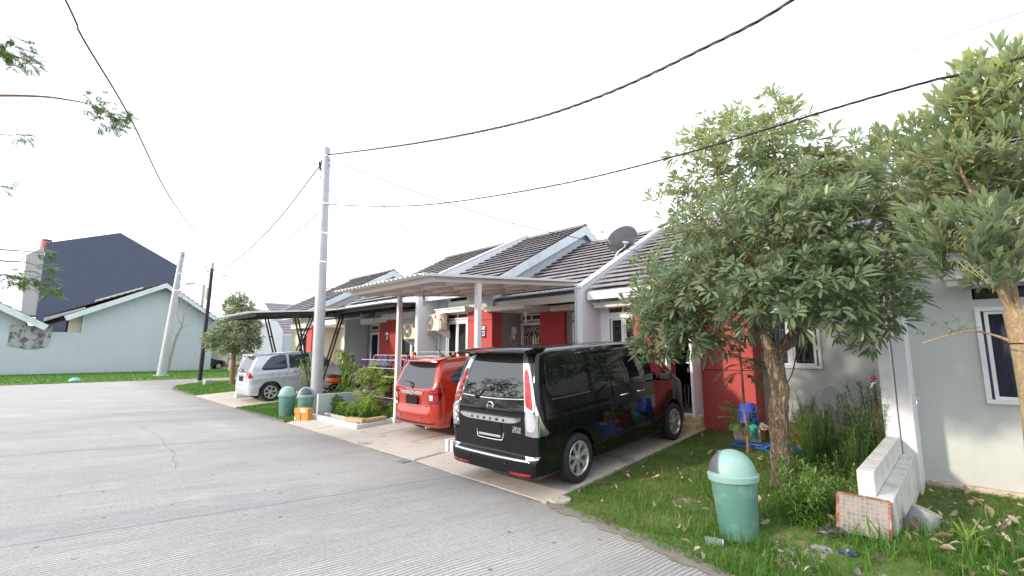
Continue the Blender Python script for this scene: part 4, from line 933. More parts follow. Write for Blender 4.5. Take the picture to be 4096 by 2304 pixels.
# ================================================================ BINS
m['bin'] = M('bin_green', (.105,.255,.215), .5, var=.12, scale=2.2, dirt=(.26,.36,.31), dscale=5, bump=.15, bscale=30)
m['binlid'] = M('bin_lid_faded', (.27,.44,.41), .5, var=.10, scale=2.5, dirt=(.22,.34,.31), dscale=3); m['flap'] = M('bin_flap', (.10,.10,.13), .5, var=.15, scale=6)
def bin_(loc, label, lean=0, flap=None, flapcol='flap', s=1, rz=0):
    t = thing('litter_bin', label, 'litter bin', (0,0,0), 'dome-topped green litter bins')
    mb = MB(); mb.lathe([(.0,.0),(.168,.0),(.175,.015),(.212,.555),(.0,.555)], n=40, cap=False); mb.build('body', m['bin'], t, smooth=True)
    mb = MB(); mb.lathe([(.20,.555),(.232,.548),(.236,.575),(.238,.60),(.226,.607),(.205,.607)], n=40, cap=False); mb.build('rim', m['binlid'], t, smooth=True)
    prof = [(.215*math.cos(a), .605+.225*math.sin(a)) for a in np.linspace(0, math.pi/2, 14)]; prof[-1] = (.0005, .83)
    mb = MB(); mb.lathe(prof, n=40, cap=False); lid = mb.build('dome_lid', m['binlid'], t, smooth=True)
    if flap is not None:
        V, F = [], []; na, ne = 17, 12
        for i in range(na):
            u = -1+2*i/(na-1); az = flap+u*R(52); em = R(6)+R(60)*math.sqrt(max(0, 1-u*u))
            for j in range(ne):
                e = R(6)+(em-R(6))*j/(ne-1); r = 1.022; V.append((.215*r*math.cos(e)*math.cos(az), .215*r*math.cos(e)*math.sin(az), .605+.225*r*math.sin(e)))
        for i in range(na-1):
            for j in range(ne-1): F.append((i*ne+j, (i+1)*ne+j, (i+1)*ne+j+1, i*ne+j+1))
        mb = MB(); mb.add(V, F); mb.build('swing_flap', m[flapcol], lid, smooth=True, fix=False)
        rim = [Vector(V[i*ne+ne-1]) for i in range(na)]; mb = MB(); mb.tube(rim, .004, 6); mb.build('flap_rim', m['binlid'], lid)
    t.location = loc; t.rotation_euler = (0, lean, rz); t.scale = (s,)*3; return t
bin_((-1.72, 4.93, .015), 'large near green bin leaning on the lawn with its dark flap to the left', -.05, R(205), s=1.0)
bin_((-13.68, 4.93, .02), 'green bin with a plain dome, left of the one behind the cardboard box', 0, R(95), s=1.0)
bin_((-13.05, 5.2, .03), 'faded green bin with its grey flap in view, behind the cardboard box', 0, R(-25), s=.98)
# ================================================================ POLES AND WIRES
m['pole'] = M('galvanised_pole', (.39,.41,.44), .45, .25, var=.14, scale=3, dirt=(.34,.33,.32), dscale=2.2)
def pole(name, label, base, top, r0, r1, mat, bands=(), cat='pole', foot=None):
    t = thing(name, label, cat, base); b, p = Vector(base), Vector(top)
    mb = MB(); n = 12; mb.tube([b+(p-b)*i/n for i in range(n+1)], [r0+(r1-r0)*i/n for i in range(n+1)], 20)
    s = mb.build('shaft', mat, t, smooth=True)
    for f in bands:
        q = b+(p-b)*f; r = r0+(r1-r0)*f; mb = MB(); mb.tube([q-Vector((0,0,.02)), q+Vector((0,0,.02))], r+.008, 20); mb.build('band', m['chrome'], s)
    if foot: mb = MB(); mb.tube([b-Vector((0,0,.05)), b+Vector((0,0,.10))], [foot, foot*.85], 10); mb.build('footing', m['concrete'], t)
    return t, s
PB, PT = Vector((-13.3,5.6,.0)), Vector((-13.62,5.6,8.12))
mp, ms = pole('utility_pole', 'tall galvanised utility pole beside the bins in front of the carports', PB, PT, .172, .118, m['pole'], (.965, .775, .66, .55))
mb = MB(); q = PT+Vector((-.14,0,-.25)); mb.tube([q, q+Vector((-.10,-.04,.05))], .03, 8); mb.tube([q+Vector((-.1,-.03,.1)), q+Vector((-.14,-.05,-.12))], .025, 8); mb.build('clamp', m['chrome'], mp)
mb = MB(); mb.tube(catmull([q+Vector((-.05,-.05,-.05)), q+Vector((-.02,-.08,-.35)), q+Vector((-.0,-.05,-.6)), q+Vector((.02,-.1,-.7))],5), .016, 6); mb.tube(catmull([q, q+Vector((-.2,-.05,-.1)), q+Vector((-.25,0,-.35))],5), .03, 6); mb.build('cable_tail', m['black'], mp)
p2t = atX(730, 1008, -42.1); p2b = Vector((-42.2, 6.25, 0))
pp2, _ = pole('utility_pole', 'leaning grey utility pole on the verge before the pale blue gable wall', p2b, p2t, .30, .17, m['pole'], (.68, .82), foot=.55)
mb = MB(); a = p2b+(p2t-p2b)*.70; e = atX(752, 1135, -41.6); mb.tube([a, e], .035, 6); mb.build('lamp_arm', m['pole'], pp2)
mb = MB(); mb.hexa([e+Vector(v) for v in ((-.1,-.1,-.08),(.1,-.1,-.08),(.1,.45,.0),(-.1,.45,.0))], [e+Vector(v) for v in ((-.1,-.1,.06),(.1,-.1,.06),(.1,.45,.12),(-.1,.45,.12))]); mb.build('lamp_head', m['pole'], pp2)
p3b, p3t = Vector((-31.6,6.5,.05)), Vector((-31.1,6.5,6.65))
pp3, _ = pole('utility_pole', 'thin black pole with a meter drum on the corner lawn', p3b, p3t, .12, .085, m['black'], foot=.28)
mb = MB(); a = p3b+(p3t-p3b)*.78; mb.lathe([(.14,-.35),(.17,-.2),(.17,.3),(.1,.35)], a+Vector((-.3,0,0)), 14); mb.build('meter_drum', M('drum', (.5,.48,.42), .6), pp3, smooth=True)
mb = MB(); mb.tube([p3t-Vector((0,0,.0)), p3t+Vector((.03,0,.35))], .08, 12); mb.build('pole_cap', m['concrete'], pp3)
pole('utility_pole', 'small pale pole far beyond the gable roof', (-60,11.9,0), (-60,11.9,9.2), .2, .14, m['pole'])
def wire(label, pts, r, twist=0, cat='cable', name='overhead_cable', mat='black', n=14):
    P = catmull(pts, n); t = MB()
    if twist:
        L = 0; prev = P[0]; D = []
        for p in P: L += (p-prev).length; D.append(L); prev = p
        F = []; 
        for k in range(len(P)-1):
            seg = D[k+1]-D[k]; c = max(1, int(seg/.09)); F += [(P[k].lerp(P[k+1], j/c), D[k]+seg*j/c) for j in range(c)]
        for s in range(3):
            t.tube([p+Vector((0, math.cos(d/twist*2*math.pi+s*2.09), math.sin(d/twist*2*math.pi+s*2.09)))*r*.62 for p, d in F], r*.62, 5, cap=False)
    else: t.tube(P, r, 6)
    return tag(t.build(name, m[mat], smooth=True, fix=False), label, cat, 'overhead cables')
Y5 = 5.55
wire('thick twisted cable rising from the tall pole to the top edge right of centre', [PT+Vector((0,0,-.22)), atY(1650,575,Y5), atY(2050,497,Y5), atY(2400,385,Y5), atY(2800,200,Y5), atY(3180,-8,Y5), (.6,Y5,6.3), (4,Y5,7.2)], .019, .6)
wire('twisted cable from the middle band of the tall pole passing over the near tree', [PB+(PT-PB)*.775, atY(1500,825,Y5), atY(1750,815,Y5), atY(2200,745,Y5), atY(2700,625,Y5), atY(3300,445,Y5), atY(3700,330,Y5), atY(4096,228,Y5), (3,Y5,4.3)], .011, .5)
wire('heavy cable slanting across the sky at left down to the black pole', [(4,-5,8.2), (-3,-2.0,7.2), atZ(255,-15,7.0), atZ(330,150,6.75), atZ(520,470,6.45), atZ(680,790,6.3), atX(800,960,-26), atX(815,1045,-29.5), p3t+Vector((0,0,-.6))], .014)
def sag(a, b, s, n=7): 
    a, b = Vector(a), Vector(b); return [a.lerp(b, i/n)-Vector((0,0,s*4*(i/n)*(1-i/n))) for i in range(n+1)]
wire('cable drooping from the tall pole top to the leaning grey pole', sag(PT+Vector((-.15,0,-.35)), p2t-Vector((0,0,.2)), 2.3), .017, .4)
wire('thin cable from the middle of the tall pole to the black pole', sag(PB+(PT-PB)*.76, p3t-Vector((0,0,.5)), .55), .013)
wire('cable from the leaning grey pole down to the tiled roof of the cream house', sag(p2t-Vector((0,0,.2)), (-28.3,12.6,5.8), .9), .022)
wire('thin cable from the black pole towards the cream house ridge', sag(p3t-Vector((0,0,.35)), (-22,12.8,6.0), .35), .010)
wire('drop wire from the tall pole over the dish to the right-hand roof', [PT+Vector((.12,0,-.4)), atY(1700,780,7.5), atY(2020,885,9), atY(2300,950,10.2), atY(2620,1020,11)], .010)
wire('drop wire from the tall pole to the roof behind the cream carport', [PT+Vector((.12,0,-.55)), atY(1550,840,7.2), (atY(1680,985,8.4)), atY(1770,1060,9.3)], .010)
wire('drop wire hanging from the tall pole to the black carport', [PB+(PT-PB)*.87, atY(1370,880,6.6), atY(1425,1010,7.4), atY(1470,1120,8.1), atY(1512,1214,8.3)], .009)
wire('hair-thin line crossing the sky high above the near trees', [atY(4110,40,12), atY(3300,320,13), atY(2600,565,14.5)], .007)
wire('hair-thin line above the roof ridges left of the near tree', [atY(4110,420,11), atY(3500,590,11.5), atY(2900,730,12.5), atY(2300,855,14), atY(1480,985,16)], .007)
wire('thin line between the leaning grey pole and the black pole', sag(p2b+(p2t-p2b)*.8, p3t-Vector((0,0,.9)), .5), .013)
# ================================================================ SATELLITE DISH
sd = thing('satellite_dish', 'grey satellite dish on the white parapet between the tiled roofs', 'satellite dish', (-6.6, 10.8, 4.2))
m['dish'] = M('dish_grey', (.22,.22,.235), .5, .2, var=.08)
dc = atX(2495, 965, -6.75); ax = Vector((-.62,.25,.74)).normalized()
q1 = ax.cross(Vector((0,0,1))).normalized(); q2 = ax.cross(q1)
mb = MB(); V = []; nr, na = 8, 36; Rr = .46
for i in range(nr+1):
    rr = Rr*i/nr
    for k in range(na):
        a = 2*math.pi*k/na; V.append(dc+(q1*math.cos(a)*1.05+q2*math.sin(a))*rr+ax*(rr*rr*.55))
mb.add(V, [(i*na+k, i*na+(k+1) % na, (i+1)*na+(k+1) % na, (i+1)*na+k) for i in range(nr) for k in range(na)])
mb.add([v-ax*.012 for v in V], [(i*na+k, (i+1)*na+k, (i+1)*na+(k+1) % na, i*na+(k+1) % na) for i in range(nr) for k in range(na)])
mb.build('reflector', m['dish'], sd, smooth=True, fix=False)
mb = MB(); foot = Vector((-6.6, 10.78, 4.27)); k1 = dc-ax*.06; mb.tube(catmull([foot, foot+Vector((.05,.08,.25)), k1-Vector((0,0,.12)), k1],6), .024, 8); mb.tube([foot+Vector((-.05,0,-.1)), k1-Vector((0,0,.25))], .009, 5); mb.build('mast', M('dish_mast', (.6,.6,.6), .4, .3), sd, smooth=True)
mb = MB(); mb.tube([k1-q1*.1, k1+q1*.1], .035, 8); mb.tube([k1, dc-ax*.01], .05, 8); mb.build('bracket', m['chrome'], sd)
fp = atX(2408, 925, -7.05); mb = MB(); mb.tube(catmull([dc-q2*-.36+ax*.03, dc+q2*.42+ax*.12, (fp+dc+q2*.4)/2-Vector((0,0,.03)), fp],6), .013, 6); mb.build('feed_arm', m['steelw'], sd)
mb = MB(); fd = (dc-fp).normalized(); mb.tube([fp-fd*.06, fp+fd*.03, fp+fd*.07], [.05,.055,.03], 14); mb.build('feed_head', m['frame'], sd, smooth=True)
# ================================================================ CARS: smooth shells from three outlines
def smooth_poly(pts, n=5, mirror=False):
    if mirror: pts = pts+[(-a, b) for a, b in pts[::-1] if abs(a) > 1e-6]
    P = catmull([(a, b, 0) for a, b in pts], n, closed=True); return np.array([(p.x, p.y) for p in P])
def polyd(P, a, b):
    d = np.full(a.shape, 1e9); ins = np.zeros(a.shape, bool); n = len(P)
    for i in range(n):
        x0, y0 = P[i]; x1, y1 = P[(i+1) % n]; ex, ey = x1-x0, y1-y0; wx, wy = a-x0, b-y0
        t = np.clip((wx*ex+wy*ey)/(ex*ex+ey*ey+1e-12), 0, 1); d = np.minimum(d, (wx-ex*t)**2+(wy-ey*t)**2)
        c = ((y0 > b) != (y1 > b)); ins ^= c & (a < (x1-x0)*(b-y0)/(y1-y0+1e-12)+x0)
    d = np.sqrt(d); return np.where(ins, -d, d)
def smax(a, b, k): h = np.maximum(k-np.abs(a-b), 0)/k; return np.maximum(a, b)+h*h*k*.25
class Shell:
    def __init__(s, side, front, plan, arches, hw, k1=.10, k2=.13, cell=.03, extra=None):
        s.S, s.F, s.P = smooth_poly(side), smooth_poly(front, 5, True), smooth_poly(plan, 5, True)
        s.ar, s.hw, s.k1, s.k2, s.cell, s.extra = arches, hw, k1, k2, cell, extra
    def comb(s, S, F, P, x, y, z):
        f = smax(smax(P, F, s.k1), S, s.k2)
        if s.extra is not None: f = f+s.extra(x, y, z)
        for cy, cz_, r in s.ar: f = np.maximum(f, -np.maximum(np.hypot(y-cy, z-cz_)-r, (s.hw-.30)-np.abs(x)))
        return f
    def ev(s, p):
        x, y, z = p[:,0], p[:,1], p[:,2]
        return s.comb(polyd(s.S, y, z), polyd(s.F, x, z), polyd(s.P, x, y), x, y, z)
    def grad(s, p, e=.004):
        g = np.zeros_like(p)
        for i in range(3):
            q = p.copy(); q[:,i] += e; r = p.copy(); r[:,i] -= e; g[:,i] = (s.ev(q)-s.ev(r))/(2*e)
        return g/np.maximum(np.linalg.norm(g, axis=1, keepdims=True), 1e-6)
    def surface(s, name, mat, parent):
        c = s.cell; lo = np.array([-s.hw-.1, s.S[:,0].min()-.1, s.S[:,1].min()-.1]); hi = np.array([s.hw+.1, s.S[:,0].max()+.1, s.S[:,1].max()+.1])
        nx, ny, nz = [int((hi[i]-lo[i])/c)+2 for i in range(3)]
        X, Y, Z = lo[0]+c*np.arange(nx), lo[1]+c*np.arange(ny), lo[2]+c*np.arange(nz)
        yz = np.meshgrid(Y, Z, indexing='ij'); xz = np.meshgrid(X, Z, indexing='ij'); xy = np.meshgrid(X, Y, indexing='ij')
        S = polyd(s.S, yz[0], yz[1])[None,:,:]; F = polyd(s.F, xz[0], xz[1])[:,None,:]; P = polyd(s.P, xy[0], xy[1])[:,:,None]
        f = s.comb(S, F, P, X[:,None,None], Y[None,:,None], Z[None,None,:]); ng = f < 0
        cnt = np.zeros((nx-1, ny-1, nz-1)); acc = np.zeros((nx-1, ny-1, nz-1, 3))
        for ax in range(3):
            sl = [slice(None)]*3; sr = [slice(None)]*3; sl[ax] = slice(0, -1); sr[ax] = slice(1, None)
            a, b = f[tuple(sl)], f[tuple(sr)]; cr = ng[tuple(sl)] != ng[tuple(sr)]
            I = np.argwhere(cr); t = (a[cr]/(a[cr]-b[cr])); pos = I.astype(float); pos[:,ax] += t
            o = [k for k in range(3) if k != ax]
            for d0 in (0, 1):
                for d1 in (0, 1):
                    J = I.copy(); J[:,o[0]] -= d0; J[:,o[1]] -= d1
                    ok = (J >= 0).all(1) & (J[:,0] < nx-1) & (J[:,1] < ny-1) & (J[:,2] < nz-1)
                    np.add.at(cnt, tuple(J[ok].T), 1); np.add.at(acc, tuple(J[ok].T), pos[ok])
        on = cnt > 0; idx = -np.ones(cnt.shape, int); idx[on] = np.arange(on.sum()); V = lo+c*acc[on]/cnt[on][:,None]
        Q = []
        for ax in range(3):
            sl = [slice(None)]*3; sr = [slice(None)]*3; sl[ax] = slice(0, -1); sr[ax] = slice(1, None)
            cr = ng[tuple(sl)] != ng[tuple(sr)]; I = np.argwhere(cr); inside = ng[tuple(sl)][cr]
            o = [(1,2), (2,0), (0,1)][ax]; ok = (I[:,o[0]] > 0) & (I[:,o[1]] > 0); I, inside = I[ok], inside[ok]
            def at(d0, d1): J = I.copy(); J[:,o[0]] -= d0; J[:,o[1]] -= d1; return idx[tuple(J.T)]
            q = np.stack([at(1,1), at(0,1), at(0,0), at(1,0)], 1); q[~inside] = q[~inside][:,::-1]; Q.append(q)
        Q = np.concatenate(Q); Q = Q[(Q >= 0).all(1)]
        for _ in range(3):
            g = s.grad(V); V = V-g*np.clip(s.ev(V), -.03, .03)[:,None]
        N = s.grad(V, .006)
        o = nmesh(name, V, Q, mat, parent=parent, smooth=True)
        o.data.normals_split_custom_set_from_vertices([tuple(n) for n in N]); return o
    # ---- things laid on the skin
    def project(s, uv, fr, off):
        O, U, Vv, D = [np.array(a, float) for a in fr]; uv = np.asarray(uv, float)
        b = O+uv[:,:1]*U+uv[:,1:]*Vv; t = np.zeros(len(b)); live = np.ones(len(b), bool)
        for k in range(70):
            v = s.ev(b[live]+t[live][:,None]*D); idxs = np.where(live)[0]; t[idxs[v > 0]] += .02; live[idxs[v <= 0]] = False
            if not live.any(): break
        lo, hi = t-.02, t.copy()
        for k in range(12):
            mid = (lo+hi)/2; v = s.ev(b+mid[:,None]*D); hi = np.where(v <= 0, mid, hi); lo = np.where(v > 0, mid, lo)
        p = b+hi[:,None]*D; n = s.grad(p, .006); return p+n*off, n
    def patch(s, name, poly, fr, mat, parent, off=.004, cell=.05, mirror=False, rnd_=2, thick=.012):
        poly = [(p.x, p.y) for p in catmull([(a, b, 0) for a, b in poly], rnd_, closed=True)] if rnd_ > 1 else poly
        bm = bmesh.new(); bm.faces.new([bm.verts.new((a, b, 0)) for a, b in poly])
        xs = [p[0] for p in poly]; ys = [p[1] for p in poly]
        for ax, lo, hi in ((0, min(xs), max(xs)), (1, min(ys), max(ys))):
            k = lo+cell
            while k < hi-.003:
                co = [0,0,0]; no = [0,0,0]; co[ax] = k; no[ax] = 1
                bmesh.ops.bisect_plane(bm, geom=bm.verts[:]+bm.edges[:]+bm.faces[:], plane_co=co, plane_no=no); k += cell
        bmesh.ops.triangulate(bm, faces=[f for f in bm.faces if len(f.verts) > 4])
        bm.verts.index_update(); uv = [(v.co.x, v.co.y) for v in bm.verts]; F = [tuple(v.index for v in f.verts) for f in bm.faces]
        E = [(e.verts[0].index, e.verts[1].index) for e in bm.edges if len(e.link_faces) == 1]; bm.free()
        p, n = s.project(uv, fr, off); inner = p-n*thick; m_ = len(p); obs = []
        for sg in ((1, -1) if mirror else (1,)):
            sc = np.array([sg, 1, 1]); V = [tuple(v) for v in p*sc]+[tuple(v) for v in inner*sc]
            FF = list(F)+[(a, b, m_+b, m_+a) for a, b in E]
            me = bpy.data.meshes.new(name); me.from_pydata(V, [], FF); bm = bmesh.new(); bm.from_mesh(me)
            bmesh.ops.recalc_face_normals(bm, faces=bm.faces)
            if True:
                tot = sum((f.normal.dot(Vector(n[min(f.verts[0].index, m_-1)]*sc)) for f in bm.faces if all(v.index < m_ for v in f.verts)))
                if tot < 0: bmesh.ops.reverse_faces(bm, faces=bm.faces)
            bm.to_mesh(me); bm.free()
            o = link(name, me, mat, parent); me.polygons.foreach_set('use_smooth', [True]*len(me.polygons))
            me.normals_split_custom_set_from_vertices([tuple(k) for k in np.concatenate([n, n])*sc]); obs.append(o)
        return obs if mirror else obs[0]
    def line(s, mb, path, fr, w=.006, off=.0012, mirror=True, n=6):
        P = catmull([(a, b, 0) for a, b in path], n); L = []
        for i, q in enumerate(P):
            d = (P[min(i+1, len(P)-1)]-P[max(i-1, 0)]).normalized(); L += [(q.x-d.y*w/2, q.y+d.x*w/2), (q.x+d.y*w/2, q.y-d.x*w/2)]
        p, n_ = s.project(L, fr, off)
        F = [(2*i, 2*i+1, 2*i+3, 2*i+2) for i in range(len(P)-1)]
        for sg in ((1, -1) if mirror else (1,)): mb.add([tuple(v*np.array([sg,1,1])) for v in p], F)
SIDE = ((1.25,0,0), (0,1,0), (0,0,1), (-1,0,0)); REAR = ((0,-.6,0), (1,0,0), (0,0,1), (0,1,0)); TOP = ((0,0,2.3), (1,0,0), (0,1,0), (0,0,-1)); FRONT = ((0,5.4,0), (1,0,0), (0,0,1), (0,-1,0))
k7 = math.sqrt(.5); CORN = ((1.10,-.25,0), (k7,k7,0), (0,0,1), (-k7,k7,0))
def paint(name, col, metal=0, rough=.25, flake=0, coat=1):
    t = NT(name); v = t.coord(); t.base(t.mix(t.noise(v, 2, 4), mul(col, .92), mul(col, 1.06))); t.set(Roughness=rough, Metallic=metal, Coat_Weight=coat, Coat_Roughness=.025)
    d = t.ramp(t.noise(v, 3.5, 6, .7), [(.45, (rough,)*3), (.8, (rough+.05,)*3)]); t.l(d, t.b.inputs['Roughness']); return t.m
m['tyre'] = M('tyre_rubber', (.022,.022,.023), .8, var=.25, scale=12, bump=.3, bscale=80)
m['rim'] = M('alloy_rim', (.62,.63,.64), .30, .7, var=.06); m['rimdark'] = M('rim_shade_and_letters', (.03,.03,.032), .6, .3)  # second one: dark tone for shade between spokes, also the garnish letters
m['carglass'] = M('tinted_car_glass', (.008,.009,.010), .015, var=0); m['carglass'].node_tree.nodes['Principled BSDF'].inputs['IOR'].default_value = 1.95; m['carglassb'] = M('tinted_blue_glass', (.035,.055,.085), .03, var=0)
m['redlens'] = M('red_lens', (.38,.004,.010), .08, var=.25, scale=30, coat=1); m['clearlens'] = M('clear_lens', (.62,.63,.66), .08, .35, var=.2, scale=25, coat=1)
m['lensdark'] = M('lens_dark_red', (.10,.002,.004), .1, var=.2, scale=20, coat=1); m['plate'] = M('plate_black', (.004,.004,.004), .9, var=0); m['gap'] = M('panel_gap', (.003,.003,.003), .9, var=0)
m['plastic'] = M('black_plastic', (.018,.018,.019), .5, var=.1)
def wheel(parent, x, y, r, sgn, kind='seven', width=.20, z=None):
    z = z or r; mb = MB(); c = Vector((x, y, z)); w = width/2; R0 = r; ri = r*.70
    def L(prof, n=48, cap=False): mb.lathe([(a, sgn*h) for a, h in prof], c, n, 'x', cap=cap)
    L([(ri,-w*.8),(ri+.02,-w),(R0-.03,-w*.98),(R0-.006,-w*.8),(R0,-w*.4),(R0,w*.4),(R0-.006,w*.8),(R0-.03,w*.98),(ri+.025,w),(ri,w*.85)])
    ty = mb.build('tyre', m['tyre'], None, smooth=True)
    wh = bpy.data.objects.new('wheel', ty.data); ty.name = 'wheel'; bpy.data.objects.remove(wh)
    ty.parent = parent
    mb = MB(); L([(ri,-w*.7),(ri,w*.85),(ri-.012,w*.9),(ri-.02,w*.84),(ri-.028,w*.55),(ri-.03,-w*.7)]); 
    ns = 7 if kind == 'seven' else 6
    hub = c+Vector((sgn*w*.62, 0, 0))
    for k in range(ns):
        a = 2*math.pi*k/ns+.2; e = Vector((0, math.cos(a), math.sin(a))); q = Vector((0, -math.sin(a), math.cos(a))); f = Vector((sgn, 0, 0))
        pr = [(.035,-.022,.0,.012), (ri*.5,-.020,-.0,.018), (ri-.02,-.045,.012,.030)] if kind == 'seven' else [(.035,-.03,.0,.012), (ri*.5,-.026,.0,.014), (ri-.02,-.034,.008,.026)]
        vs = []
        wr = .027 if kind == 'seven' else .030
        st = [(.03, wr, .0), (ri*.55, wr*.9, -.004), (ri-.015, wr*2.0, .006)]
        for (rad, hw_, dx) in st:
            sk = q*(.012 if kind == 'seven' else 0)*(rad/ri)
            for s0, dd in ((-1,-.028),(-1,.004),(0,.012),(1,.004),(1,-.028)): vs.append(hub+e*rad+q*hw_*s0+f*(dx+dd)+sk)
        fs = []
        for i in range(2):
            for j in range(5): fs.append((i*5+j, i*5+(j+1) % 5, (i+1)*5+(j+1) % 5, (i+1)*5+j))
        mb.add(vs, fs)
    mb.lathe([(.055,sgn*(w*.62-.01)),(.05,sgn*(w*.62+.014)),(.032,sgn*(w*.62+.018)),(.03,sgn*(w*.62+.03)),(.0,sgn*(w*.62+.032))], c, 20, 'x', cap=False)
    rm = mb.build('rim', m['rim'], ty, smooth=True)
    mb = MB(); L([(ri-.031,-w*.1),(ri-.031,-w*.3),(.0,-w*.3)]); mb.build('spoke_shade_disc', m['rimdark'], ty, fix=False)  # dark disc closing the rim, painted shade behind the spokes
    return ty
def liner(parent, sh, hw):
    for cy, cz_, r in sh.ar:
        for sg in (-1, 1):
            mb = MB(); n = 28; V = []
            for xx in (hw-.05, hw-.32):
                for k in range(n+1): a = -.35+k*(math.pi+.7)/n; V.append((sg*xx, cy+(r-.006)*math.cos(a), cz_+(r-.006)*math.sin(a)))
            mb.add(V, [(i, i+1, n+2+i, n+1+i) for i in range(n)]); mb.add(V[n+1:], [tuple(range(n+1))])
            mb.build('wheel_liner', m['gap'], parent, fix=False)
def mirrorx(parent, x, y, z, mat, sgn=1):
    mb = MB(); c = Vector((sgn*x, y, z)); V = []; rings = [(-.055,.75),(-.045,.97),(0,1),(.07,.85),(.11,.45)]
    for dy, s in rings:
        for k in range(14):
            a = 2*math.pi*k/14; ca, sa = math.cos(a), math.sin(a); sq = (abs(ca)**2.6+abs(sa)**2.6)**(-1/2.6)
            V.append(c+Vector((.12*ca*sq*s*sgn, dy, .085*sa*sq*s)))
    mb.add(V, [(i*14+k, i*14+(k+1) % 14, (i+1)*14+(k+1) % 14, (i+1)*14+k) for i in range(4) for k in range(14)]+[tuple(range(14)), tuple(range(56,70))])
    o = mb.build('side_mirror', mat, parent, smooth=True)
    mb = MB(); mb.tube([c-Vector((sgn*.08,0,.04)), c-Vector((sgn*.19,-.03,.09))], .03, 8); mb.build('mirror_arm', mat, o)
    mb = MB(); mb.box(c.x-.09,c.x+.09,c.y-.062,c.y-.056,c.z-.055,c.z+.055); mb.build('mirror_glass', m['chrome'], o)
    return o
def facing_rear(x, y, z, rx=0): return Matrix.Translation((x, y, z)) @ Matrix.Rotation(math.pi/2+rx, 4, 'X')
PIT = math.atan(.06)
def place(t, x, y, dz=.016, rz=0):
    t.location = (x, y, .06*(y-4.55)+dz); t.rotation_euler = (PIT, 0, rz)
# ---------------------------------------------------------------- black van
van = thing('parked_van', 'glossy black van parked nose to the house on the concrete driveway', 'van')
vs_ = Shell([(.10,.22),(.03,.29),(.0,.36),(.0,.42),(.03,.465),(.085,.49),(.095,.55),(.09,.86),(.10,1.02),(.125,1.12),(.20,1.42),(.29,1.70),(.35,1.795),(.50,1.835),(1.0,1.862),(1.9,1.868),(2.6,1.845),(3.05,1.78),(3.35,1.66),(3.75,1.40),(4.08,1.17),(4.28,1.07),(4.52,.95),(4.68,.80),(4.75,.62),(4.77,.45),(4.76,.30),(4.66,.21),(4.2,.19),(2.4,.19),(.6,.20)],
            [(0,.17),(.5,.17),(.77,.19),(.835,.30),(.862,.5),(.868,.75),(.858,.96),(.838,1.09),(.80,1.38),(.752,1.62),(.715,1.74),(.63,1.825),(.40,1.865),(0,1.875)],
            [(0,-.006),(.45,.0),(.70,.025),(.80,.07),(.85,.17),(.866,.35),(.868,.9),(.868,3.2),(.858,3.8),(.82,4.25),(.72,4.55),(.50,4.72),(.25,4.77),(0,4.78)],
            [(.93,.325,.385),(3.86,.325,.385)], .868, .07, .075, .026,
            extra=lambda x, y, z: .006*np.exp(-((z-.98)/.03)**2)*np.exp(-((y-2.4)/1.9)**4)-.010*np.exp(-((z-.42)/.10)**2)*(np.abs(y-2.36) < 1.05)*1.0*np.clip((1.05-np.abs(y-2.36))*8, 0, 1))
m['vanpaint'] = paint('black_gloss_paint', (.005,.005,.007), 0, .04, coat=0)
body = vs_.surface('body', m['vanpaint'], van); liner(body, vs_, .868)
gl = m['carglass']
vs_.patch('side_window', [(.44,1.22),(.38,1.40),(.42,1.66),(.49,1.735),(.9,1.765),(1.25,1.77),(1.27,1.5),(1.27,1.20),(.9,1.195)], SIDE, gl, van, mirror=True, off=.002)
vs_.patch('side_window', [(1.42,1.19),(1.40,1.4),(1.41,1.73),(1.45,1.765),(2.0,1.775),(2.36,1.765),(2.39,1.73),(2.40,1.4),(2.40,1.18),(2.3,1.175),(1.6,1.18)], SIDE, gl, van, mirror=True, off=.002)
vs_.patch('side_window', [(2.56,1.17),(2.55,1.4),(2.56,1.73),(2.60,1.76),(2.85,1.735),(3.05,1.67),(3.25,1.55),(3.45,1.37),(3.56,1.22),(3.55,1.16),(3.2,1.16)], SIDE, gl, van, mirror=True, off=.002)
vs_.patch('quarter_window', [(3.68,1.15),(3.60,1.31),(3.74,1.23),(3.92,1.13)], SIDE, gl, van, mirror=True, off=.002, rnd_=1)
mb = MB()
for pth in ([(1.335,1.80),(1.335,1.4),(1.34,1.0),(1.36,.7),(1.38,.32)], [(2.47,1.80),(2.47,1.4),(2.475,1.0),(2.48,.6),(2.47,.22)], [(1.34,1.775),(2.0,1.79),(2.6,1.775),(3.0,1.70),(3.3,1.55)], [(3.72,1.05),(3.60,.8),(3.44,.6),(3.40,.30)],
            [(.34,.92),(.8,.94),(1.34,.96)], [(.12,.51),(.35,.515),(.60,.52)], [(1.38,.24),(2.0,.235),(3.40,.235)], [(3.66,1.10),(4.0,1.06),(4.3,.98)]): vs_.line(mb, pth, SIDE, .007)
mb.build('panel_gap', m['gap'], body, fix=False)
mb = MB(); vs_.line(mb, [(.70,.94),(.88,.94),(.89,.90),(.89,.78),(.88,.74),(.72,.74),(.70,.78),(.70,.94)], SIDE, .006, mirror=False, n=3); mb.build('fuel_flap_gap', m['gap'], body, fix=False)
mb = MB(); vs_.line(mb, [(1.33,.44),(1.9,.455),(2.47,.475)], SIDE, .014, .004); vs_.line(mb, [(2.49,.475),(3.0,.49),(3.36,.505)], SIDE, .014, .004); mb.build('sill_moulding', m['plastic'], body, fix=False)
mb = MB(); vs_.line(mb, [(.44,1.175),(.8,1.168),(1.3,1.172)], SIDE, .008, .004); mb.build('window_trim', m['chrome'], body, fix=False)
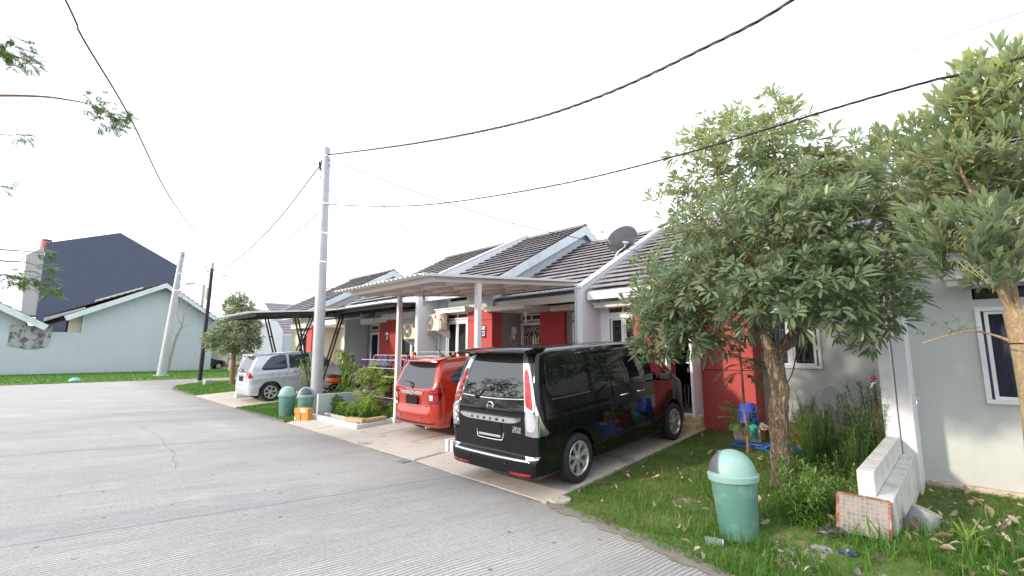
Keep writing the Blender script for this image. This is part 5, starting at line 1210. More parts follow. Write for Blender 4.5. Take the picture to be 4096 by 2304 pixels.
for y in (2.10, 2.62):
    for sg in (1, -1):
        p, n = vs_.project([(y, 1.02)], SIDE, .03); p = Vector(p[0]*np.array([sg,1,1])); mb = MB(); mb.tube(catmull([p+Vector((-sg*.03,-.02,0)), p+Vector((0,.0,0)), p+Vector((0,.16,.004)), p+Vector((-sg*.03,.19,.004))],5), .012, 8); mb.build('door_handle', m['chrome'], van, smooth=True)
for sg in (1, -1): mirrorx(van, .98, 3.38, 1.20, m['vanpaint'], sg)
# rear
vs_.patch('rear_window', [(-.70,1.225),(-.69,1.35),(-.64,1.66),(-.61,1.745),(0,1.76),(.61,1.745),(.64,1.66),(.69,1.35),(.70,1.225),(0,1.20)], REAR, gl, van, off=.003)
mb = MB(); vs_.line(mb, [(-.71,1.20),(-.3,1.178),(0,1.173),(.3,1.178),(.71,1.20)], REAR, .012, .004, mirror=False); mb.build('tailgate_gap', m['chrome'], body, fix=False)
mb = MB(); vs_.line(mb, [(-.72,1.19),(-.73,.9),(-.715,.62),(-.67,.512),(0,.505),(.67,.512),(.715,.62),(.73,.9),(.72,1.19)], REAR, .007, .002, mirror=False, n=4); mb.build('panel_gap', m['gap'], body, fix=False)
mb = MB(); st = np.linspace(-.69, .69, 17); V = []
for x in st:
    b = (abs(x)/.69)**3; dy = .10*b; dzz = -.02*b
    V += [(x, .52+dy*.2, 1.856+dzz*1.2), (x, .20+dy, 1.862+dzz), (x, .02+dy, 1.838+dzz), (x, -.005+dy, 1.812+dzz), (x, .03+dy, 1.792+dzz), (x, .30+dy*.5, 1.785+dzz), (x, .45, 1.80+dzz)]
mb.add(V, [(i*7+j, i*7+(j+1) % 7, (i+1)*7+(j+1) % 7, (i+1)*7+j) for i in range(16) for j in range(7)]+[tuple(range(7)), tuple(range(112,119))])
sp = mb.build('spoiler', m['vanpaint'], van, smooth=True)
mb = MB(); V = []
for x in np.linspace(-.22, .22, 13):
    h = .016*math.sqrt(max(0, 1-(x/.221)**2))+.002; V += [(x, -.0085, 1.822+h*.3), (x, -.004, 1.822-h)]
mb.prism([(x, z) for x, z in [(-.22,1.822),(-.15,1.832),(.15,1.832),(.22,1.822),(.15,1.806),(0,1.800),(-.15,1.806)]], lambda u, v, w: (u, w+.012*(1.83-v)/.03, v), -.006, .03); mb.build('brake_light', m['redlens'], sp)
# tall corner lamps: chrome surround, red upper and clear lower lens
for sg in (1, -1):
    def cp_(nm, poly, mt, off, par, rr=2, fr=CORN):
        o = vs_.patch(nm, poly, fr, mt, par, off=off, cell=.04, rnd_=rr)
        if sg < 0:
            o.data.transform(Matrix.Diagonal((-1,1,1,1))); o.data.flip_normals()
        return o
    # corner plane u: 0.. ; small u = rear face, large u = side
    L0 = cp_('tail_light', [(-.045,1.74),(-.055,1.4),(-.065,1.1),(-.068,.80),(-.055,.755),(.10,.745),(.215,.755),(.215,.79),(.13,.93),(.075,1.12),(.05,1.35),(.03,1.6),(.005,1.735),(-.02,1.775)], m['chrome'], .012, van)
    cp_('red_lens', [(-.038,1.52),(-.045,1.3),(-.045,1.12),(-.01,1.085),(.028,1.07),(.030,1.2),(.018,1.45),(.0,1.56)], m['redlens'], .017, L0)
    cp_('clear_lens', [(-.048,1.08),(-.05,.86),(-.03,.81),(.04,.83),(.055,.95),(.030,1.045),(-.01,1.07)], m['clearlens'], .017, L0)
    cp_('bumper_reflector', [(-.30,.285),(-.14,.290),(-.04,.30),(-.04,.275),(-.16,.258),(-.28,.262)], m['redlens'], .004, van, 1)
    cp_('corner_trim', [(-.06,.735),(.03,.735),(.05,.70),(-.05,.70)], m['vanpaint'], .010, van, 1)
    cp_('bumper_strip', [(-.085,.50),(.03,.505),(.10,.51),(.09,.48),(.02,.467),(-.085,.46)], m['chrome'], .004, van, 1)
mb = MB(); vs_.line(mb, [(-.72,.452),(-.4,.447),(0,.445),(.4,.447),(.72,.452)], REAR, .018, .002, mirror=False); mb.build('bumper_trim', m['clearlens'], body, fix=False)
gy = .065
mb = MB(); V = []
for x in np.linspace(-.60, .60, 15):
    b = (abs(x)/.60)**6; V += [(x, gy+.02+.02*b, .965), (x, gy-.015+.02*b, .955-.0*b), (x, gy-.02+.02*b, .885+.045*b), (x, gy+.02+.02*b, .875+.06*b)]
mb.add(V, [(i*4+j, i*4+(j+1) % 4, (i+1)*4+(j+1) % 4, (i+1)*4+j) for i in range(14) for j in range(4)]+[(0,1,2,3), (56,57,58,59)])
gn = mb.build('garnish_bar', m['chrome'], van, smooth=True)
for i, ch in enumerate('SERENA'): text('letter', ch, .05, m['rimdark'], gn, facing_rear(-.32+i*.125, gy-.024, .915), .004)
mb = MB(); mb.box(-.235,.225,.078,.10,.70,.895); mb.build('number_plate', m['plate'], van, bevel=.012)
mb = MB(); mb.box(-.215,.205,.074,.09,.675,.705); mb.build('plate_holder', m['rim'], van, bevel=.004)
mb = MB(); mb.tube(catmull([(-.27,.092,.74),(-.25,.086,.67),(-.20,.082,.645),(.19,.082,.645),(.24,.086,.67),(.26,.092,.74)],5), .010, 6); mb.build('plate_surround', m['chrome'], van, smooth=True)
bd = thing('tmp', None, None); bpy.data.objects.remove(bd)
mb = MB(); mb.tube([(.058*math.cos(a), .112, 1.068+.058*math.sin(a)) for a in np.linspace(0, 2*math.pi, 33)[:-1]], .009, 8, closed=True); eb = mb.build('emblem', m['chrome'], van, smooth=True)
mb = MB(); mb.box(-.072,.072,.095,.108,1.055,1.081); mb.build('emblem_bar', m['chrome'], eb, bevel=.003)
text('letters', 'NISSAN', .026, m['gap'], eb, facing_rear(0, .094, 1.068), .001, 1.0, .0008)
bg_ = text('badge', 'Highway', .042, m['chrome'], van, facing_rear(.52, .084, .835), .004, 1, .0015); text('badge', 'STAR', .056, m['chrome'], van, facing_rear(.51, .082, .79) @ Matrix.Shear('XY', 4, (.25, 0)), .004, 1.15, .003)
mb = MB(); mb.lathe([(.028,.04),(.028,-.01),(.02,-.02)], (-.30,.125,1.17), 14, 'y'); mb.tube(catmull([(-.30,.10,1.17),(-.26,.10,1.25),(-.18,.12,1.29),(.0,.13,1.295)],5), .011, 6); mb.tube([(-.2,.14,1.288),(.20,.135,1.26)], .009, 6); mb.build('wiper', m['plastic'], van, smooth=True)
for x in (-.36, .36):
    mb = MB(); mb.lathe([(.014,.0),(.014,-.008),(.008,-.012)], (x,.002,.385), 14, 'y'); mb.build('parking_sensor', m['plastic'], van)
for x in (-.46, -.28, .28, .46):
    mb = MB(); vs_.line(mb, [(x,.65),(x,1.5),(x,2.6)], TOP, .035, .006, mirror=False); mb.build('roof_rib', m['clearlens'], van, fix=False)
mb = MB(); vs_.patch('headlight', [(4.50,.90),(4.44,.95),(4.58,.84),(4.66,.80)], SIDE, m['clearlens'], van, mirror=True, off=.004)
for y in (.93, 3.86):
    for sg in (1, -1): wheel(van, sg*.765, y, .325, sg)
place(van, -4.70, 4.33)
# ---------------------------------------------------------------- orange-red hatchback MPV
red = thing('parked_car', 'orange-red car seen from behind under the cream carport', 'car', group=None)
rs = Shell([(.10,.24),(.02,.33),(-.01,.42),(.0,.52),(.05,.60),(.07,.72),(.06,.86),(.06,.97),(.10,1.04),(.22,1.30),(.32,1.46),(.38,1.53),(.55,1.57),(1.1,1.60),(1.7,1.60),(2.2,1.56),(2.5,1.48),(2.9,1.20),(3.12,1.04),(3.5,.95),(3.85,.82),(4.05,.64),(4.11,.45),(4.08,.28),(3.95,.20),(2.4,.19),(.6,.19)],
           [(0,.17),(.5,.17),(.74,.20),(.80,.32),(.82,.5),(.826,.72),(.81,.9),(.785,1.0),(.74,1.22),(.68,1.42),(.62,1.52),(.45,1.585),(0,1.605)],
           [(0,-.02),(.40,-.005),(.62,.04),(.75,.13),(.80,.26),(.822,.55),(.826,1.2),(.826,2.8),(.81,3.4),(.76,3.8),(.62,4.02),(.4,4.1),(0,4.12)],
           [(.78,.30,.36),(3.30,.30,.36)], .826, .07, .07, .03)
m['redpaint'] = paint('orange_red_paint', (.40,.024,.008), .0, .2)
rb = rs.surface('body', m['redpaint'], red); liner(rb, rs, .826)
rs.patch('rear_window', [(-.62,1.035),(-.61,1.15),(-.55,1.42),(-.51,1.475),(0,1.49),(.51,1.475),(.55,1.42),(.61,1.15),(.62,1.035),(.3,.995),(0,.985),(-.3,.995)], REAR, gl, red, off=.003)
rs.patch('side_window', [(.45,1.17),(.75,1.36),(1.05,1.44),(1.12,1.42),(1.14,1.05),(.9,1.03),(.6,1.08)], SIDE, m['carglassb'], red, mirror=True, off=.003)
rs.patch('side_window', [(1.22,1.04),(1.22,1.43),(1.9,1.45),(1.94,1.02)], SIDE, gl, red, mirror=True, off=.003, rnd_=1); rs.patch('side_window', [(2.02,1.02),(2.02,1.44),(2.3,1.40),(2.7,1.18),(2.85,1.02)], SIDE, gl, red, mirror=True, off=.003, rnd_=1)
for sg in (1, -1):
    def cr_(nm, poly, mt, off, par, rr=1, fr=CORN, c=.03):
        o = rs.patch(nm, poly, fr, mt, par, off=off, cell=c, rnd_=rr)
        if sg < 0: o.data.transform(Matrix.Diagonal((-1,1,1,1))); o.data.flip_normals()
        return o
    L0 = cr_('tail_light', [(-.165,1.010),(.0,1.020),(.125,1.010),(.165,.965),(.025,.72),(-.165,.69)], m['lensdark'], .010, red); cr_('red_lens', [(-.15,.995),(.0,1.0),(.10,.99),(.13,.96),(.10,.915),(-.15,.91)], m['redlens'], .014, L0); cr_('red_lens', [(-.04,.88),(.075,.875),(.01,.74),(-.15,.715),(-.15,.75),(-.05,.77)], m['redlens'], .014, L0)
    cr_('clear_lens', [(-.145,.885),(-.06,.88),(-.07,.775),(-.145,.765)], m['clearlens'], .014, L0)
    pass
    o = rs.patch('tailgate_lamp', [(.27,.935),(.30,.985),(.575,1.0),(.575,.90),(.42,.905)], REAR, m['redlens'], red, off=.008, cell=.05, rnd_=1)
    if sg < 0: o.data.transform(Matrix.Diagonal((-1,1,1,1))); o.data.flip_normals()
mb = MB(); V = []
for x in np.linspace(-.37, .37, 9): V += [(x,.055,.935),(x,.035,.925),(x,.035,.875),(x,.055,.865)]
mb.add(V, [(i*4+j, i*4+(j+1) % 4, (i+1)*4+(j+1) % 4, (i+1)*4+j) for i in range(8) for j in range(4)]+[(0,1,2,3),(32,33,34,35)]); gb = mb.build('garnish_bar', m['chrome'], red, smooth=True)
mb = MB()
for rx, rz_, cxx, czz in ((.062,.042,0,.905), (.046,.017,0,.921), (.019,.040,0,.905)): mb.tube([(cxx+rx*math.cos(a), .026, czz+rz_*math.sin(a)) for a in np.linspace(0, 2*math.pi, 29)[:-1]], .0055, 6, closed=True)
mb.build('emblem', m['chrome'], red, smooth=True)
mb = MB(); mb.box(-.22,.20,.022,.06,.675,.845); mb.build('number_plate', m['plate'], red, bevel=.012)
text('badge', 'CALYA', .05, m['chrome'], red, facing_rear(.40,.052,.655), .004, 1.1, .002); text('badge', 'G', .04, m['chrome'], red, facing_rear(.52,.052,.59), .004, 1, .003)
MB().box(-.655,-.56,.045,.055,.64,.70).build('badge', m['clearlens'], red, bevel=.003)
mb = MB(); rs.line(mb, [(-.63,.98),(-.625,.75),(-.60,.50),(-.55,.475),(0,.465),(.55,.475),(.60,.50),(.625,.75),(.63,.98)], REAR, .008, .002, mirror=False, n=4); rs.line(mb, [(-.26,.86),(-.26,.66),(-.2,.625),(.2,.625),(.26,.66),(.26,.86)], REAR, .006, .002, mirror=False, n=3); mb.build('panel_gap', m['gap'], rb, fix=False)
mb = MB(); rs.line(mb, [(-.70,.325),(-.4,.315),(0,.31),(.4,.315),(.70,.325)], REAR, .035, .003, mirror=False); mb.build('bumper_slot', m['plastic'], red, fix=False)
mb = MB(); V = []
for x in np.linspace(-.57, .57, 13):
    b = (abs(x)/.57)**3; dy = .08*b; V += [(x,.60,1.592-.01*b),(x,.30+dy,1.582-.02*b),(x,.20+dy,1.555-.02*b),(x,.19+dy,1.528-.02*b),(x,.34+dy*.5,1.515-.02*b)]
mb.add(V, [(i*5+j, i*5+(j+1) % 5, (i+1)*5+(j+1) % 5, (i+1)*5+j) for i in range(12) for j in range(5)]+[tuple(range(5)), tuple(range(60,65))]); mb.build('spoiler', m['redpaint'], red, smooth=True)
mb = MB(); mb.lathe([(.03,.02),(.026,-.03)], (-.02,.09,1.0), 12, 'y'); mb.tube(catmull([(-.02,.06,1.0),(-.06,.07,1.07),(-.14,.10,1.11)],4), .012, 6); mb.tube([(-.06,.11,1.09),(-.38,.11,1.13)], .008, 6); mb.build('wiper', m['plastic'], red)
mb = MB(); mb.lathe([(.04,1.598),(.03,1.62)], (0,.85,0), 12); mb.tube([(0,.85,1.61),(0,.66,1.83)], .007, 6); mb.build('antenna', m['plastic'], red)
mb = MB(); mb.box(.40,.54,.170,.176,1.10,1.24); mb.v = [(x, y+(z-1.04)*.46-.045, z) for x, y, z in mb.v]; mb.build('sticker', M('sticker', (.75,.62,.30), .5, var=.5, scale=18), red)
for x in (-.38, .38): MB().lathe([(.013,0),(.013,-.01)], (x,.0,.42), 12, 'y').build('parking_sensor', m['plastic'], red)
mb = MB(); mb.tube([(.3,.15,.2),(.35,.5,.24)], .03, 10); mb.build('exhaust', m['rim'], red)
for y in (.78, 3.30):
    for sg in (1, -1): wheel(red, sg*.73, y, .30, sg, 'six')
place(red, -8.24, 5.46)
# ---------------------------------------------------------------- silver MPV
sil = thing('parked_car', 'silver car parked side-on under the black carport', 'car')
ss = Shell([(.10,.26),(.02,.36),(.0,.45),(.0,.55),(.03,.66),(.07,.72),(.08,.9),(.11,1.02),(.20,1.22),(.34,1.50),(.42,1.60),(.60,1.655),(1.2,1.69),(1.8,1.69),(2.3,1.63),(2.6,1.53),(3.0,1.22),(3.2,1.08),(3.55,.99),(3.9,.86),(4.08,.68),(4.14,.48),(4.12,.30),(4.0,.22),(2.4,.20),(.6,.21)],
           [(0,.18),(.5,.18),(.74,.21),(.80,.32),(.825,.5),(.83,.76),(.815,.95),(.79,1.05),(.745,1.28),(.685,1.50),(.62,1.61),(.45,1.675),(0,1.695)],
           [(0,-.02),(.40,-.005),(.62,.04),(.75,.12),(.80,.24),(.825,.5),(.83,1.2),(.83,2.8),(.815,3.4),(.77,3.8),(.62,4.02),(.4,4.12),(0,4.15)],
           [(.78,.31,.375),(3.435,.31,.375)], .83, .07, .07, .03, extra=lambda x, y, z: -.008*np.exp(-((z-.80)/.05)**2)+.006*np.exp(-((z-.62)/.07)**2))
m['silpaint'] = paint('silver_paint', (.62,.66,.74), .35, .3)
sb = ss.surface('body', m['silpaint'], sil); liner(sb, ss, .83)
gb2 = m['carglassb']
ss.patch('side_window', [(.50,1.14),(.62,1.32),(.82,1.52),(1.0,1.56),(1.32,1.575),(1.34,1.3),(1.34,1.09),(.9,1.075),(.60,1.085)], SIDE, gb2, sil, mirror=True, off=.003)
ss.patch('side_window', [(1.42,1.09),(1.42,1.575),(2.15,1.57),(2.18,1.08)], SIDE, gb2, sil, mirror=True, off=.003, rnd_=1); ss.patch('side_window', [(2.26,1.08),(2.26,1.56),(2.5,1.50),(2.85,1.26),(3.02,1.08)], SIDE, gb2, sil, mirror=True, off=.003, rnd_=1)
ss.patch('rear_window', [(-.60,1.07),(-.53,1.5),(-.48,1.545),(.48,1.545),(.53,1.5),(.60,1.07),(0,1.04)], REAR, gl, sil, off=.003)
ss.patch('windscreen', [(-.62,1.16),(-.55,1.5),(.55,1.5),(.62,1.16)], FRONT, gl, sil, off=.003, rnd_=1)
for sg in (1, -1):
    def cs_(nm, poly, mt, off, par, rr=1):
        o = ss.patch(nm, poly, CORN, mt, par, off=off, cell=.03, rnd_=rr)
        if sg < 0: o.data.transform(Matrix.Diagonal((-1,1,1,1))); o.data.flip_normals()
        return o
    L0 = cs_('tail_light', [(-.12,1.10),(-.02,1.12),(.05,1.0),(.13,.86),(.12,.835),(-.04,.84),(-.16,.86),(-.15,1.0)], m['redlens'], .010, sil)
    cs_('clear_lens', [(-.15,.93),(-.05,.92),(-.03,.865),(-.155,.87)], m['clearlens'], .014, L0)
mb = MB()
for pth in ([(1.38,1.62),(1.38,1.2),(1.36,.95),(1.25,.72),(1.18,.5)], [(2.22,1.62),(2.22,1.1),(2.23,.6),(2.2,.3)], [(1.25,.32),(2.0,.30),(3.0,.30)], [(3.06,1.04),(3.05,.7),(3.0,.35)]): ss.line(mb, pth, SIDE, .008)
mb.build('panel_gap', m['gap'], sb, fix=False)
mb = MB(); ss.line(mb, [(.84,.98),(1.06,.98),(1.07,.85),(1.05,.80),(.84,.80),(.83,.9),(.84,.98)], SIDE, .007, mirror=False, n=3); mb.build('fuel_flap_gap', m['gap'], sb, fix=False)
for pth in ([(1.42,.72),(1.8,.725),(2.2,.73)], [(2.28,.73),(2.6,.735),(3.0,.74)]):
    mb = MB(); ss.line(mb, pth, SIDE, .035, .010, mirror=False); mb.build('side_moulding', m['silpaint'], sil, fix=False)
for y in (1.46, 2.30):
    for sg in (1, -1):
        p, n = ss.project([(y, .96)], SIDE, .03); p = Vector(p[0]*np.array([sg,1,1])); mb = MB(); mb.tube(catmull([p+Vector((-sg*.03,-.0,0)), p+Vector((0,.02,0)), p+Vector((0,.17,.004)), p+Vector((-sg*.03,.2,.004))],5), .013, 8); mb.build('door_handle', m['chrome'], sil, smooth=True)
for sg in (1, -1): mirrorx(sil, .93, 2.86, 1.14, m['silpaint'], sg)
mb = MB(); V = []
for x in np.linspace(-.58, .58, 13):
    b = (abs(x)/.58)**3; dy = .08*b; V += [(x,.62,1.668-.02*b),(x,.30+dy,1.675-.02*b),(x,.17+dy,1.655-.02*b),(x,.16+dy,1.63-.02*b),(x,.40+dy*.5,1.60-.02*b)]
mb.add(V, [(i*5+j, i*5+(j+1) % 5, (i+1)*5+(j+1) % 5, (i+1)*5+j) for i in range(12) for j in range(5)]+[tuple(range(5)), tuple(range(60,65))]); mb.build('spoiler', m['silpaint'], sil, smooth=True)
mb = MB(); mb.box(-.20,.20,.05,.075,.735,.90); mb.build('number_plate', m['plate'], sil, bevel=.012)
mb = MB(); mb.box(-.28,.28,.05,.085,.915,.955); mb.build('garnish_bar', m['chrome'], sil, bevel=.008)
mb = MB(); mb.tube([(.05*math.cos(a), .085, 1.0+.033*math.sin(a)) for a in np.linspace(0, 2*math.pi, 21)[:-1]], .006, 6, closed=True); mb.build('emblem', m['chrome'], sil)
mb = MB(); mb.tube(catmull([(0,.09,1.04),(-.06,.12,1.10),(-.1,.14,1.14)],4), .012, 6); mb.tube([(-.08,.145,1.13),(-.36,.145,1.15)], .008, 6); mb.build('wiper', m['plastic'], sil)
mb = MB(); mb.lathe([(.035,0),(.035,-.012)], (.62,.075,.56), 14, 'y'); mb.build('bumper_reflector', m['redlens'], sil)
for sg in (1, -1): MB().hexa([(sg*.72-.08,.98,.12),(sg*.72+.08,.98,.12),(sg*.72+.08,1.0,.12),(sg*.72-.08,1.0,.12)], [(sg*.72-.08,1.14,.42),(sg*.72+.08,1.14,.42),(sg*.72+.08,1.16,.42),(sg*.72-.08,1.16,.42)])
for y in (.78, 3.435):
    for sg in (1, -1): wheel(sil, sg*.735, y, .31, sg, 'six')
place(sil, -18.30, 4.98)
# ---------------------------------------------------------------- dark car far away beyond the gable house
dk = thing('parked_car', 'small dark car far off past the corner of the pale blue house', 'car')
ds = Shell([(.10,.26),(.0,.45),(.05,.72),(.10,1.0),(.42,1.42),(.9,1.50),(1.6,1.50),(2.0,1.44),(2.9,1.02),(3.5,.92),(3.9,.75),(4.0,.48),(3.9,.24),(2.4,.20),(.6,.21)],
           [(0,.18),(.74,.21),(.82,.5),(.83,.76),(.80,.98),(.70,1.32),(.62,1.44),(.40,1.50),(0,1.51)], [(0,-.02),(.6,.04),(.80,.24),(.83,.8),(.83,3.0),(.77,3.7),(.5,3.96),(0,4.02)],
           [(.75,.30,.36),(3.2,.30,.36)], .83, .07, .08, .05)
m['dkpaint'] = paint('dark_blue_paint', (.012,.014,.022), 0, .2); db = ds.surface('body', m['dkpaint'], dk); liner(db, ds, .83)
ds.patch('side_window', [(.5,1.0),(.75,1.35),(1.6,1.38),(1.6,1.0)], SIDE, gl, dk, mirror=True, rnd_=1); ds.patch('side_window', [(1.7,1.0),(1.7,1.38),(2.0,1.34),(2.7,1.0)], SIDE, gl, dk, mirror=True, rnd_=1)
for y in (.75, 3.2):
    for sg in (1, -1): wheel(dk, sg*.735, y, .30, sg, 'six')
dk.location = (-55.6, 9.6, 0)
# ================================================================ VEGETATION
def leaf_blades(pos, dirs, ups, L, W, rg, droop=.25, seg=3, fold=.25):
    """many leaves at once: each a folded, curved strip of 2 x seg quads"""
    n = len(pos); pos, dirs, ups = [np.asarray(a, float) for a in (pos, dirs, ups)]
    dirs /= np.linalg.norm(dirs, axis=1, keepdims=True); side = np.cross(dirs, ups); side /= np.linalg.norm(side, axis=1, keepdims=True)+1e-9
    nor = np.cross(side, dirs); prof = {5: [.07, .14, .80, 1.0, .88, .14], 3: [.12, .85, 1.0, .12], 2: [.15, 1.0, .1], 4: [.1, .75, 1.0, .8, .1]}[seg]
    V = np.zeros((n, (seg+1)*3, 3)); L = np.broadcast_to(L, (n,)); W = np.broadcast_to(W, (n,)); dr = droop*rg.uniform(.2, 1.6, n)
    for i in range(seg+1):
        t = i/seg; c = pos+dirs*(L*t)[:,None]-nor*(L*dr*t*t)[:,None]*.0+np.array([0,0,-1])*(L*dr*t*t)[:,None]
        w = side*(W*.5*prof[i])[:,None]; up = nor*(W*.5*prof[i]*fold)[:,None]
        V[:,i*3] = c-w+up; V[:,i*3+1] = c; V[:,i*3+2] = c+w+up
    F = []
    for i in range(seg):
        for j in (0, 1): F.append([i*3+j, i*3+j+1, (i+1)*3+j+1, (i+1)*3+j])
    F = (np.arange(n)*(seg+1)*3)[:,None,None]+np.array(F)[None]
    return V.reshape(-1, 3), F.reshape(-1, 4), (seg+1)*3
def rosettes(name, centers, outs, per, L, W, mat, parent, seed, tintf=None, droop=.25, spread=(.5, 1.25), jit=0, seg=3):
    rg = np.random.default_rng(seed); P, D, U, T, SC = [], [], [], [], []
    for c, o in zip(centers, outs):
        o = Vector(o).normalized(); a = o.orthogonal().normalized(); b = o.cross(a); n = per+rg.integers(-1, 2); sc_ = rg.uniform(.7, 1.15); ph = rg.uniform(0, 6.28); base = tintf(c, rg) if tintf else rg.uniform(.1, .7)
        for k in range(n):
            an = ph+2.4*k; tilt = rg.uniform(*spread); d = o*math.cos(tilt)+(a*math.cos(an)+b*math.sin(an))*math.sin(tilt)
            P.append(Vector(c)+d*.02+o*rg.uniform(-jit, jit)); D.append(d); U.append(o+Vector((0,0,.25))); T.append(min(1, max(0, base+rg.normal(0, .13)))); SC.append(sc_)
    n = len(P); SC = np.array(SC); V, F, k = leaf_blades([tuple(p) for p in P], [tuple(p) for p in D], [tuple(p) for p in U], L*SC*rg.uniform(.7, 1.2, n), W*SC**.5*rg.uniform(.8, 1.2, n), rg, droop, seg)
    return nmesh(name, V, F, mat, parent=parent, smooth=True, attr=np.repeat(T, k))
def crown_points(clusters, rg, dens, R0):
    """clusters: (centre, radius); returns points and outward directions, denser near the shell"""
    C, O = [], []
    for c, r in clusters:
        n = int(dens*(r/R0)**2.2)
        for _ in range(n):
            d = rg.normal(0, 1, 3); d /= np.linalg.norm(d); rr = r*rg.uniform(.25, 1.05)**.55
            p = np.array(c)+d*rr*np.array([1, 1, .85]); C.append(p); O.append(d*.9+np.array([0,0,.75])+rg.normal(0, .25, 3))
    return C, O
def limbs(name, paths, mat, parent, n=9, knob=.0, seed=0):
    mb = MB(); rn = random.Random(seed)
    for pts, r0, r1 in paths:
        P = catmull(pts, 7); m_ = len(P); rs = [(r0+(r1-r0)*(i/(m_-1))**.8)*(1+rn.uniform(-knob, knob)) for i in range(m_)]; mb.tube(P, rs, n)
    return mb.build(name, mat, parent, smooth=True, fix=False)
def trunk_mesh(name, pts, radii, mat, parent, seed=0, rough=.08, n=28, sub=10):
    P = catmull(pts, sub); m_ = len(P); R_ = np.interp(np.linspace(0, 1, m_), np.linspace(0, 1, len(radii)), radii); V = []; rn = random.Random(seed)
    from mathutils import noise as nz_
    for i, p in enumerate(P):
        for k in range(n):
            a = 2*math.pi*k/n; d = Vector((math.cos(a), math.sin(a), 0)); q = p+d*R_[i]
            f = nz_.noise(Vector((q.x*9, q.y*9, q.z*2.2)))*rough+nz_.noise(Vector((q.x*30, q.y*30, q.z*7)))*rough*.7; V.append(q+d*R_[i]*f)
    mb = MB(); mb.add(V, [(i*n+k, i*n+(k+1) % n, (i+1)*n+(k+1) % n, (i+1)*n+k) for i in range(m_-1) for k in range(n)]+[tuple(range((m_-1)*n, m_*n))])
    return mb.build(name, mat, parent, smooth=True, fix=False)
def twigs_to(centers, nodes, rg, frac, r, name, mat, parent):
    mb = MB(); nodes = [Vector(q) for q in nodes]
    for c in centers:
        if rg.random() > frac: continue
        c = Vector(c); q = min(nodes, key=lambda a: (a-c).length+.15*max(0, a.z-c.z)); mid = q.lerp(c, .5)+Vector((rg.normal(0, .05), rg.normal(0, .05), .06))
        mb.tube(catmull([q, mid, c], 3), [r*1.3, r*1.2, r*1.1, r, r*.8, r*.6, r*.5], 4, cap=False)
    return mb.build(name, mat, parent, fix=False)
# ---------------------------------------------------------------- near tree
T1 = thing('tree', 'large forked tree on the lawn beside the black van, grey-green crown', 'tree', (-1.81, 6.7, .13))
rg1 = np.random.default_rng(11)
def A1(x, y, d=0): return atY(x, y, 6.7+d)
zt = [A1(3125,1955),A1(3122,1800),A1(3112,1650),A1(3118,1560),A1(3100,1460),A1(3098,1400)]
tk = trunk_mesh('trunk', zt, [.125,.112,.105,.100,.102,.115], m['bark'], T1, 2, .14, 32)
l1 = [A1(3098,1415),A1(3050,1345),A1(3012,1275),A1(2990,1240)]; l2 = [A1(3100,1420,.02),A1(3165,1350,.1),A1(3215,1290,.15),A1(3245,1200,.2)]
limbs('limb', [(l1, .085, .065)], m['bark'], T1, 16, .08, 1); limbs('limb', [(l2, .080, .06)], m['bark'], T1, 16, .08, 2)
br = [([l1[-1],A1(2930,1235,-.1),A1(2840,1235,-.25),A1(2740,1215,-.35),A1(2650,1150,-.4)], .045, .014), ([l1[-1],A1(3010,1180),A1(2960,1050,.1),A1(2900,900,.1),A1(2870,700,0),A1(2850,560,0)], .05, .012),
      ([A1(2960,1050,.1),A1(2860,960,-.2),A1(2780,860,-.3)], .025, .01), ([A1(2900,1232,-.15),A1(2850,1255,-.3),A1(2830,1200,-.45),A1(2800,1120,-.5)], .028, .01),
      ([l2[-1],A1(3260,1080,.2),A1(3300,930,.2),A1(3310,780,.15),A1(3300,620,.1)], .055, .014), ([A1(3260,1080,.2),A1(3180,900,0),A1(3120,720,-.1),A1(3080,520,-.1)], .035, .01),
      ([l2[-1],A1(3330,1180,.0),A1(3450,1130,-.1),A1(3560,1180,-.1)], .035, .01), ([A1(3300,930,.2),A1(3400,850,.0),A1(3500,800,0)], .028, .008), ([l2[-2],A1(3230,1200,-.3),A1(3120,1150,-.5)], .028, .008),
      ([A1(2740,1215,-.35),A1(2680,1260,-.3),A1(2620,1300,-.3)], .016, .006), ([A1(3450,1130,-.1),A1(3530,1260,-.1),A1(3600,1330,-.1)], .014, .004)]
for k, b in enumerate(br): limbs('branch', [b], m['limb'], T1, 9, .06, k+5)
cl1 = []
for x, y, r, d in ((2640,1330,120,-.3),(2620,1300,110,-.5),(2680,1240,120,-.8),(2590,1400,70,-.4),(2740,1340,90,-.7),(2640,1120,110,-.5),(2600,1210,110,-.1),(2700,1180,150,-.5),(2590,1090,90,0),(2720,1040,140,.1),(2800,1320,90,-.5),(2830,1120,170,-.7),(2950,1100,170,-.9),(3080,1180,150,-1.0),(3200,1130,160,-.9),(3330,1150,150,-.8),(3450,1200,130,-.5),
                   (3560,1090,120,-.3),(3560,1270,80,-.1),(2880,900,170,-.4),(3020,880,180,-.6),(3180,880,180,-.6),(3340,900,170,-.5),(3480,930,150,-.2),(3580,900,100,0),(2720,830,110,.1),(2640,800,60,.1),(2820,720,140,.1),(2760,600,90,.2),
                   (2860,520,100,.1),(2960,600,150,0),(3070,560,130,0),(3090,430,75,.1),(3180,640,150,.1),(3260,760,150,.1),(3380,740,130,.2),(3150,480,80,.2),(2960,470,80,.3),(3050,1000,150,.6),(3250,1030,150,.7),(2850,1030,150,.7),
                   (3060,750,150,.7),(3400,1050,140,.6),(3000,1290,90,.7),(2900,1330,80,.9),(3280,1300,90,.8),(3480,1350,70,.3),(2660,1420,60,-.4),(3420,620,110,.6),(3500,700,110,.6)):
    p = A1(x, y, d); cl1.append((np.array(p), r/1820*6.3))
C, O = crown_points(cl1, rg1, 54, .5)
topz = 4.6
